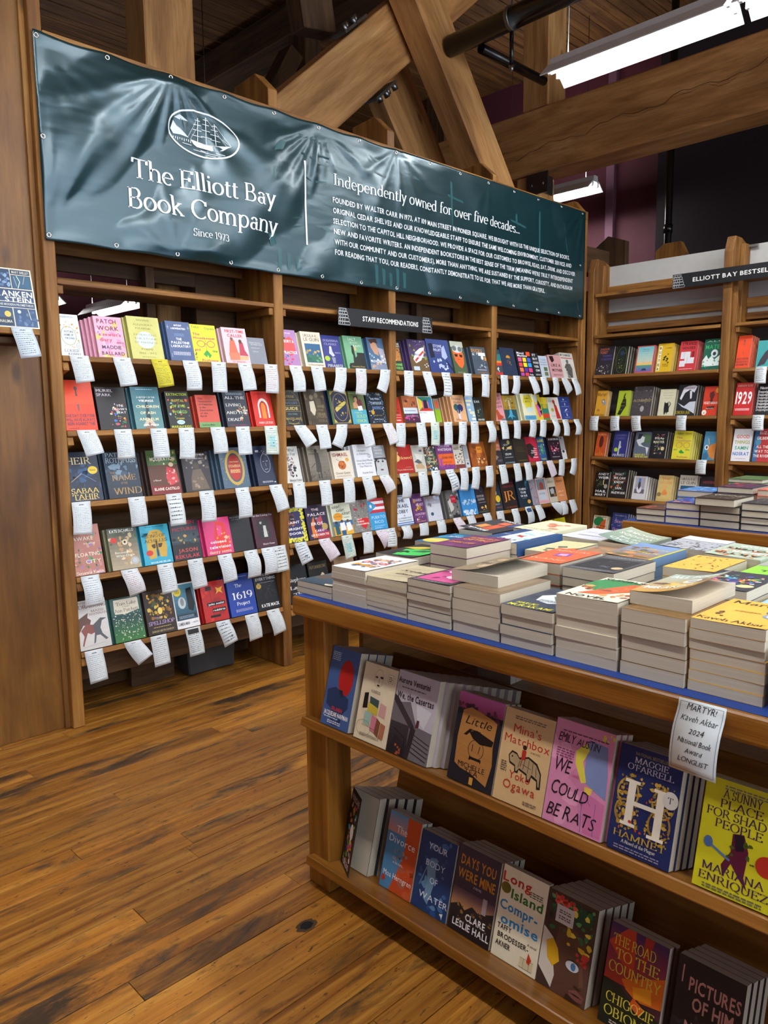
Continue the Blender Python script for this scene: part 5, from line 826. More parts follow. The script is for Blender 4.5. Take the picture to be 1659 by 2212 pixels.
B1|2|-1.007|0.123|0.228|0|d03a1e|vermilion book with a dark profile|p 5a2018 40 22 64 16 74 30 64 46 66 56 44 58 48 44 40 34;e 88 14 12 9 e8a838;t 52 57 9 92 f8e8e0 b VEGETARIAN;p 3a1410 26 70 84 68 76 78 40 80;t 52 76 5 50 f8e8e0 s HAN KANG;e 18 90 16 9 f0ece0;t 18 90 8 10 222 b c
B1|3|-0.098|0.097|0.213|1|c0501c|burnt orange book with a dark oval|e 50 40 20 24 5a1c14;k 8 e08030 6 10 60 90 96 7;t 50 10 8 80 e8b080 c KAIROS;t 50 92 10 84 e09040 f KRAUS
B1|3|-0.259|0.127|0.223|2|2a3078|indigo book with a pale dancer|t 50 16 8 76 7a7ab8 f SUSANNA;t 46 28 8 66 7a7ab8 f CLARKE;p c8ccd0 44 38 54 40 56 56 62 62 50 70 50 92 40 92 42 64;e 26 72 13 8 a8c82a;t 50 93 10 84 e8f0e0 f PIRANESI
B1|3|-0.452|0.134|0.216|1|5a6478|grey green book with a swirling path|p 4a6a48 50 6 98 10 98 40 70 46 50 30;p d4dce0 10 34 34 14 62 20 60 38 40 46 62 56 96 60 90 90 76 60 30 54;p 222830 20 8 48 8 36 26 18 30;t 44 88 8 66 d8d030 b HARUKI;t 56 96 7 84 d8d030 b MURAKAMI
B1|3|-0.594|0.133|0.225|2|141720|black book with scattered bright letters|k 34 c83a3a,e8c83a,3ab0c0,d85aa0,e8e8e0,7ac04a 11 22 12 78 84 6;e 78 64 11 7 d8c890;t 44 26 8 46 f0e8e0 b ISOLA;t 50 40 9 70 e8e0c0 b MARTYR
B1|3|-0.781|0.150|0.227|4|dcd23a|yellow book with pink spectacles and leaves|t 30 8 7 36 3a8a4a s Yoko;t 76 8 7 34 8a7a2a s Ogawa;t 30 24 7 34 c05a6a b The;t 56 34 6 80 c87a7a b Housekeeper;o 34 50 17 10 2 c8504a;o 74 50 17 10 2 c8504a;t 16 66 7 20 2a9a3a b and;t 82 66 7 24 2a9a3a b the;p 1aa03a 36 74 50 66 56 78 46 80;p 1aa03a 50 68 68 78 56 80;t 60 92 7 60 c05a5a b Professor
B1|3|-1.025|0.099|0.225|0|4a90b8|blue and orange book with a long neck|p d88838 34 60 60 46 98 40 98 98 60 90;p 3a6a8a 6 80 30 70 50 84 44 98 6 98;w 34 24 44 44 6 e0b880;w 44 44 24 60 6 c88858;e 28 56 17 9 e8ecec;e 28 56 8 5 445
B1|4|-0.102|0.124|0.219|0|121214|black space book with white block capitals|t 52 10 10 84 f0f0f0 b ANDY;t 56 24 10 84 f0f0f0 b WEIR;p c8b878 56 34 66 30 62 46 74 56 56 50;k 6 6a7a3a,4a5a3a 4 4 26 60 60 12;e 80 58 13 9 a8a098;t 50 78 10 84 f0f0f0 b HAIL;t 50 92 10 84 f0f0f0 b MARY
B1|4|-0.239|0.158|0.254|3|241a1a|dark brown book with white title on green|k 14 1a5a44,2a7a5a,7a3a20,c06a3a 8 10 6 80 74 14;t 46 18 9 52 eee b WHAT;t 50 31 9 70 eee b WE CAN;t 50 45 9 56 eee b KNOW;t 52 66 9 36 eee b IAN;t 54 82 9 78 eee b McEWAN
B1|4|-0.451|0.119|0.196|6|d8dade|white book with a small blue figure|r 14 6 86 74 a8a8b4;r 14 56 86 74 6a6470;e 48 56 18 16 e4e4ec;r 38 10 54 26 4a7ac8;p 3a3a4a 38 26 54 24 56 46 44 60 36 44
B1|4|-0.665|0.125|0.214|2|d8c078|tan book with an orange bearded man|t 50 14 8 54 e08848 b THE;t 50 28 10 84 e0a060 c EMPUSIUM;e 48 46 14 10 e8b070;p e8924a 30 70 44 56 58 56 72 70 60 76 36 76;e 16 74 14 8 8a7a4a;t 50 94 9 84 c0a050 f TOKARCZUK
B1|4|-0.840|0.142|0.223|1|ccc6b8|pale book with a blue mountain panel|t 50 14 9 80 333 s URSULA K.;t 50 27 11 84 333 s LE GUIN;r 10 38 90 92 1c5478;k 6 c8a860,a89050 7 16 58 86 74 10;r 10 76 90 90 2a6450;k 6 6a9a7a,3a7a58 8 14 74 88 88 8
B1|4|-1.010|0.115|0.220|0|30262e|murky dark book with dull red capitals|t 54 20 9 80 a03a4a b HIDDEN;t 48 42 9 90 903848 b PICTURES;k 8 1c2830,3a4a58 4 0 60 100 96 14
B1|5|-0.071|0.147|0.176|1|d4cab0|cream book with green disc and orange rays|e 42 30 38 22 1e7a44;p c85a28 60 30 90 14 92 60 44 84;k 10 d87a30,a84020,6a3418 7 8 44 92 80 12;t 50 6 8 84 1c1c14 b sunburn;t 50 95 8 84 1c1c14 b NOVEL
B1|5|-0.262|0.146|0.213|3|2c3a7c|blue book with pink serif names|k 10 4a5aa0,6a7ab8 5 4 10 96 90 14;t 50 10 6 70 c8c8dc f The Loneliness of;t 54 34 13 72 e0a0a8 f Sonia;t 50 50 6 20 e0a0a8 f and;t 50 66 13 78 e0a0a8 f Sunny
B2|1|-1.214|0.126|0.247|3|e84a1c|bright orange book with tiny blue marks|e 48 16 5 4 6a5060;p 6a5060 46 20 50 20 51 30 45 30;p 8a5a50 46 48 50 48 50 60 46 58;t 48 72 6.5 88 2a3448 b ONE DAY, EVERYONE;t 48 81 6.5 88 2a3448 b WILL HAVE ALWAYS;t 48 90 6.5 84 2a3448 b BEEN AGAINST THIS
B2|1|-1.389|0.124|0.198|1|3aa0a0|turquoise book with a dark pigeon|p 3a3440 60 34 76 28 84 36 74 44 72 60 50 90 10 98 24 70 44 46;e 68 34 10 6 2a2430
B2|2|-1.240|0.133|0.256|2|c42424|red book with giant white numerals|t 50 46 40 92 fff b 1929;t 50 9 7 84 f0c0b0 c ANDREW ROSS;l 10 88 80 3 f8e0e0
B2|2|-1.399|0.128|0.225|1|16181c|black book of stacked white lines|t 40 9 10 56 eee b Naomi;t 50 22 8 90 eee b Doppelganger;t 50 32 8 90 eee b Doppelganger;t 50 42 8 90 ddd b Doppelganger;t 50 52 8 90 ddd b Doppelganger;t 50 62 8 90 eee b Doppelganger;t 50 72 8 90 eee b Doppelganger;t 50 82 8 90 ccc b Doppelganger
B2|3|-1.194|0.185|0.262|0|e8eaf0|large white cookbook with rainbow capitals|t 50 24 11 70 d85a2a b GOOD;t 50 41 11 84 a8a83a b THINGS;t 50 59 11 72 2aa07a b SAMIN;t 50 77 11 88 2a6ac0 b NOSRAT;l 24 80 92 1 c06a8a
B2|3|-1.396|0.123|0.262|0|b83238|red and blue striped book with white words|r 0 0 26 100 3a6a9a;e 24 40 16 10 4a90b0;t 60 12 9 70 f0e8e0 b ELIZAB;t 54 28 9 84 f0e8e0 b GILBERT;t 50 54 9 70 f0e8e0 b ALL THE;t 50 68 9 84 f0e8e0 b WAY TO;t 50 82 9 90 f0e8e0 b THE RIVER
A2|5|1.262|.150|.228|1|14161a|black book with white serif words behind table|t 50 40 10 84 f0f0f0 f Stephane;t 50 60 10 84 f0f0f0 f Larue;t 50 78 9 60 f0f0f0 f The
A2|5|1.430|.150|.222|1|1c1a1a|black book with gold name and round seal|t 50 14 9 84 a8905a f A.F.HARROW;e 70 40 10 8 c8c0a0;k 8 2c2a2c 5 10 30 90 90 12
A2|5|1.640|.165|.226|0|a88c6c|tan book with small brown lettering behind table|t 50 24 8 80 4a3426 h Observation;e 50 48 10 6 d8c8b0
A2|5|1.860|.150|.200|1|3c2424|dark book with dusty red shapes behind table|k 14 8a4a48,a86a64 6 10 10 90 90 10
A4|5|3.700|.120|.190|0|9a7048|tan box like book behind the table|r 10 10 60 30 c8a070
A4|5|3.860|.150|.200|1|6a6458|photo collage book behind the table|k 26 b8a898,3c3834,8a7a68 6 4 4 96 96 12
A4|5|4.120|.160|.215|4|d0c81a|vivid yellow book with a house outline|w 24 40 50 20 2 8a7a10;w 50 20 76 40 2 8a7a10;w 24 40 24 90 2 8a7a10;w 76 40 76 90 2 8a7a10;t 50 50 7 40 7a6a10 s HOW;t 50 64 7 40 7a6a10 s AND
'''
DATA_T='''U|-1.829|.122|.230|3|.030|3f5c90|blue book with a tall red oval|e 64 36 25 23 b0201e;p 22385c 8 56 34 50 62 56 84 60 86 72 72 80 68 92 58 98 36 98 30 78 10 74;p 18283e 46 52 60 52 64 60 56 62;t 50 77 5 40 d8342c b ORLANDA;t 50 84 6 86 fff b JACQUELINE HARPMAN;l 10 60 89 1 cde;l 24 70 93 2 dde;l 6 34 7 5 bcd;r 46 90 56 92 3f5c90
U|-1.975|.130|.215|1|.016|dccdae|cream book with a line drawn face and paint dabs|o 48 17 13 12 .5 554;e 41 16 4 1.3 334;e 56 15 5 1.6 334;w 50 17 49 23 .8 334;e 49 26 4 1.2 311;r 76 8 90 18 e8dcc0;w 76 8 90 8 .6 443;w 76 18 90 18 .6 443;w 76 8 76 18 .6 443;w 90 8 90 18 .6 443;l 78 88 11 3 665;t 46 35 4 28 5a4a38 f KAIROS;p 1c1a18 14 40 26 38 28 58 14 60;p 3c504e 32 42 60 44 60 54 34 52;p c8b03a 30 50 60 54 60 64 30 62;p c89890 66 46 84 48 84 64 64 62;p 9ab8a8 24 62 44 62 42 80 24 78;p c87888 46 64 62 66 60 86 46 84;p 7a4a30 62 66 74 70 72 90 60 86;p a8684a 76 70 90 72 88 90 74 90;o 26 84 22 10 .6 443;w 20 80 60 82 .6 443;w 60 82 86 92 .6 443;t 48 92 4 60 6a5a44 f JENNY ERPENBECK
U|-2.108|.148|.222|9|.022|b8b0b8|grey stairwell photo book with black condensed type|p 6a6468 0 40 40 34 62 60 100 62 100 100 0 100;G 0 62 46 100 3a3438 1c1a1c;p c8c8cc 54 34 92 38 80 60 62 52;p 3a3034 0 30 8 32 50 56 58 62 54 68 0 38;p 2c2628 50 60 62 64 54 100 44 100;w 60 70 98 76 1.6 222;w 60 75 98 81 1.6 222;w 58 80 98 86 1.6 222;w 57 85 98 91 1.6 222;w 56 90 96 96 1.6 222;w 10 70 40 78 1.5 111;w 40 78 38 98 1.5 111;w 16 78 34 84 1.2 111;w 16 78 14 98 1.2 111;k 8 a85030 3 20 88 34 99 4;p 5a2a2a 62 52 68 52 68 60 60 62;t 42 11 7.5 78 2c2226 c Aurora Venturini;l 14 72 19 1 665;t 50 29 8.5 90 2c2226 c We, the Casertas
U|-2.325|.140|.218|2|.018|1c1d24|dark book with a torn cardboard sign|G 0 0 100 18 b8609c 8a3a58;k 14 5a2a40,3c1c30 4 0 12 100 24 9;p a8743c 14 20 30 15 50 17 80 21 90 24 88 50 92 70 86 94 50 86 26 84 12 80 10 50;w 14 58 88 66 .5 8a5a2a;w 14 68 88 76 .5 8a5a2a;w 12 76 86 84 .5 8a5a2a;t 50 29 10 58 1a1410 h Little;t 34 42 10 30 1a1410 h F;p 17120f 34 42 50 38 88 44 86 50 60 52 44 48;o 54 59 17 11 1 1a1410;w 46 54 46 62 1.4 1a1410;w 62 54 60 62 1.4 1a1410;r 42 68 68 72 1a1410;r 45 71 66 75 a8743c;t 50 79 6 60 1a1410 s MICHELLE;t 52 85 6 32 1a1410 s TEA;r 50 90 58 98 c8923a
U|-2.468|.138|.216|1|.018|cfae7c|tan book with red title and a hippo|l 22 84 7 2 765;t 50 20 9.5 58 b83420 s Mina's;t 52 32 9.5 92 b83420 s Matchbox;p 2a2018 20 50 26 44 36 45 42 49 60 45 78 49 88 58 90 74 83 75 81 67 70 65 69 71 61 71 60 65 44 62 43 66 36 66 35 60 24 58;p a8906a 22 50 27 46 36 47 43 51 60 47 76 51 86 59 87 72 85 72 82 65 70 62 66 69 63 69 61 63 45 60 40 64 38 64 36 58 25 56;w 44 52 42 60 .8 2a2018;w 54 49 52 60 .8 2a2018;w 62 48 62 62 .8 2a2018;w 70 50 71 61 .8 2a2018;w 77 53 79 63 .8 2a2018;w 50 55 68 57 .8 2a2018;e 28 50 1.4 1 2a2018;r 46 40 54 50 b02c20;e 50 37 4 2.5 2a2018;w 48 50 46 58 1.6 8a3a2a;t 72 40 2 20 433 f A NOVEL;l 8 20 58 5 654;t 48 69 9 44 b83420 s Yoko;t 50 80 10 66 b83420 s Ogawa;l 62 88 92 2 765
U|-2.608|.146|.228|2|.020|d488ac|pink book with handwritten black title|k 6 e09cba,c87ca0 4 0 0 100 100 30;p 7a88b4 60 12 90 14 96 40 98 62 74 56 60 52 58 30;p d8cc4c 40 26 56 16 62 22 54 34 64 52 56 54 42 38;p c8709c 60 60 98 66 98 98 70 98;w 60 62 66 98 .8 5a5a9a;w 84 68 86 98 .8 5a5a9a;w 64 62 76 72 .8 5a5a9a;k 4 d8cc4c 6 80 2 98 10 7;p e0c050 62 56 76 56 74 62 64 62;l 14 92 10 1 745;t 42 17 8.5 70 2a1c28 h EMILY AUSTIN;l 8 38 28 4 846;t 20 44 13 30 221820 h WE;t 46 50 3 12 b83a5a s A NOVEL;t 38 66 13 64 221820 h COULD;t 46 87 13 82 221820 h BE RATS
U|-2.768|.136|.218|3|.022|1b2a5c|navy book with a large ornate white H|t 52 6 3.2 54 a89858 s NATIONAL BESTSELLER;t 52 12 6 54 d8dce4 f MAGGIE;t 52 19 6 74 d8dce4 f O'FARRELL;o 22 44 18 14 3 b08c34;o 20 62 16 12 3 a07c2c;o 78 44 18 14 3 b08c34;o 76 64 18 14 3 a07c2c;k 70 a8842c,c8a03c,8a6c24 9 6 27 44 78 5;k 80 a8842c,c8a03c,8a6c24,1b2a5c 10 56 28 95 82 5;r 22 32 34 72 e8e0cc;r 68 32 80 76 e8e0cc;r 34 50 68 54 e8e0cc;r 16 31 40 34 e8e0cc;r 62 32 86 35 e8e0cc;r 16 71 40 74 e8e0cc;r 60 75 86 78 e8e0cc;k 6 b83a28 12 12 40 90 80 4;e 88 38 12 8 d8d4c8;t 88 38 6 8 223 f T;t 50 83 6.5 84 b8983c f HAMNET;t 50 89 3.4 54 e0dcd0 f A Novel of the Plague;l 12 84 94 2 8a84a0
U|-2.950|.142|.210|1|.020|cfc81c|acid yellow book with purple display capitals|l 26 84 5 2 776;t 50 12 8 50 3a2050 f A SUNNY;t 50 21 8 56 3a2050 f PLACE;t 50 30 8 88 3a2050 f FOR SHADY;t 50 39 8 62 3a2050 f PEOPLE;p 5a1430 44 44 58 42 66 56 64 78 70 88 58 80 46 70 38 84 34 74 44 60;p 1e1420 46 44 58 43 60 56 50 58;w 18 60 44 68 3 5a7ab0;e 14 58 6 5 4a6a9a;k 6 4a5a1c 6 34 46 74 66 5;e 90 62 14 9 b8301c;t 50 79 7.5 80 3a2050 f MARIANA;t 52 88 7.5 90 3a2050 f ENRIQUEZ;l 14 90 95 2 665
D|-2.000|.125|.220|1|.020|4a82ac|blue to orange book with white title|G 0 0 100 26 5a94b8 c88470;p c04a20 58 0 100 0 100 100 30 100 44 80 60 50;k 10 b84420,c85a34,a85a48 4 44 60 100 96 14;k 6 8a8a98 5 30 46 70 60 8;t 44 20 10 36 f0f0ee s The;t 50 34 10 84 f0f0ee s Divorce;k 5 a87a5a,5a4a4a 6 44 46 60 56 6;t 48 63 2.6 34 eee f A NOVEL;t 52 80 7.5 90 f4f0ea s Moa Herngren;e 10 88 6 4 b83a28
D|-2.131|.128|.212|2|.022|1c3a68|deep blue underwater book with thin white capitals|k 20 28508a,3a689c,5a84a8 5 10 4 96 96 14;p 6a90ac 24 34 50 32 56 56 44 90 30 84 34 60;w 30 40 14 70 3 5a80a0;t 50 16 8.5 56 dce8f0 s YOUR;t 50 38 8.5 56 c8dcec s BODY;t 52 58 8.5 24 dce8f0 s OF;t 58 80 8.5 84 dce8f0 s WATER;p e8ecf0 80 92 90 90 88 98 86 95
D|-2.266|.140|.224|3|.022|3c3444|dusk lighthouse book with tall orange title|G 0 50 100 76 5a4458 c08a4c;p 1e1a1c 0 72 20 66 34 72 50 64 66 68 100 60 100 100 0 100;k 20 2c2420,54402c,8a6830 7 16 68 98 88 6;r 72 46 82 66 a89aa0;r 70 44 84 48 3a3038;t 50 16 12 84 d08a2c c DAYS YOU;t 50 32 12 90 d08a2c c WERE MINE;t 56 42 2.8 20 ddd s A NOVEL;t 62 78 8.5 48 ece8e4 c CLARE;t 54 89 8.5 88 ece8e4 c LESLIE HALL
D|-2.413|.136|.228|0|.020|ece4c6|cream book with stacked multicolour rounded title|t 34 12 11 66 c03420 b Long;e 12 24 11 6 6a6420;t 60 27 11 72 2a7a30 b Island;t 46 42 11 86 2a8ac8 b Compr-;t 52 57 11 86 2a8ac8 b omise;l 64 92 16 3 665;t 22 66 6 32 1c1a18 c TAFFY;t 44 75 6 70 1c1a18 c BRODESSER-;t 24 84 6 34 1c1a18 c AKNER;t 84 70 3.5 20 433 h A novel;r 64 86 92 96 d8c8a0;w 64 86 92 86 .6 433;w 64 96 92 96 .6 433;w 72 86 72 96 .6 433;w 84 86 84 96 .6 433;p c83a20 80 78 88 84 84 90 78 88
D|-2.552|.134|.226|4|.030|43302a|book of a dark face crowned with flowers|p 5c3e30 30 34 60 30 96 40 100 100 30 100 24 70;p d8d0c0 0 40 22 48 26 66 34 84 30 98 0 82;p 1e4a34 6 18 40 30 66 24 90 20 96 8 60 4 20 6;k 34 2c6a3c,3a7a44,1c4428,5a9a5a,20302a 6 10 4 94 38 9;k 8 c8342c,e05a4a 7 14 0 56 12 11;k 9 d8b82c,e8d04a 8 46 14 94 50 9;k 6 c83a34 9 70 50 94 60 9;r 20 12 56 30 cfc8c4;l 26 50 17 2 554;l 26 50 23 2 554;p d8a81c 10 54 22 48 34 56 40 68 28 76 16 70;e 66 66 13 5 d0d4d8;e 68 66 5 4 4a78a8;p 2a1810 52 62 66 59 82 63 66 61;p 6e4c3c 78 60 86 62 92 80 84 82;p 7c4a44 66 90 80 86 96 90 94 96 78 97 68 94;p 2e1c16 66 91.5 80 90.5 95 92 80 92.5;p 3a241c 74 82 90 84 84 86 76 85;p 3a2018 62 94 92 98 80 100 60 100
D|-2.720|.138|.222|1|.022|48222e|sunset valley book with tall yellow title|G 0 0 100 56 3c2458 b03420;p e0701c 30 50 100 30 100 60 60 64 40 58;p f0a020 50 52 80 46 84 60 54 62;p c03c20 0 20 30 0 44 0 50 48;p a82c24 60 0 76 0 58 46;p 1c2418 0 56 30 58 50 66 60 62 100 72 100 100 0 100;p d85a24 54 62 74 68 66 76 48 70;t 44 15 11 74 dccc44 f THE ROAD;t 52 28 11 76 dccc44 f TO THE;t 50 42 11 90 dccc44 f COUNTRY;t 50 72 10 84 dccc44 f CHIGOZIE;t 50 85 10 84 dccc44 f OBIOMA;l 20 84 94 2 cba
D|-2.880|.140|.226|3|.026|1a1a1e|black book with salmon block capitals|r 8 8 10 24 c89088;k 24 24282a,303436 5 0 40 80 100 8;t 58 22 13 78 c88e86 c PICTURES;t 58 38 13 62 c88e86 c OF HIM;t 50 60 10 60 c88e86 c NOVEL
'''
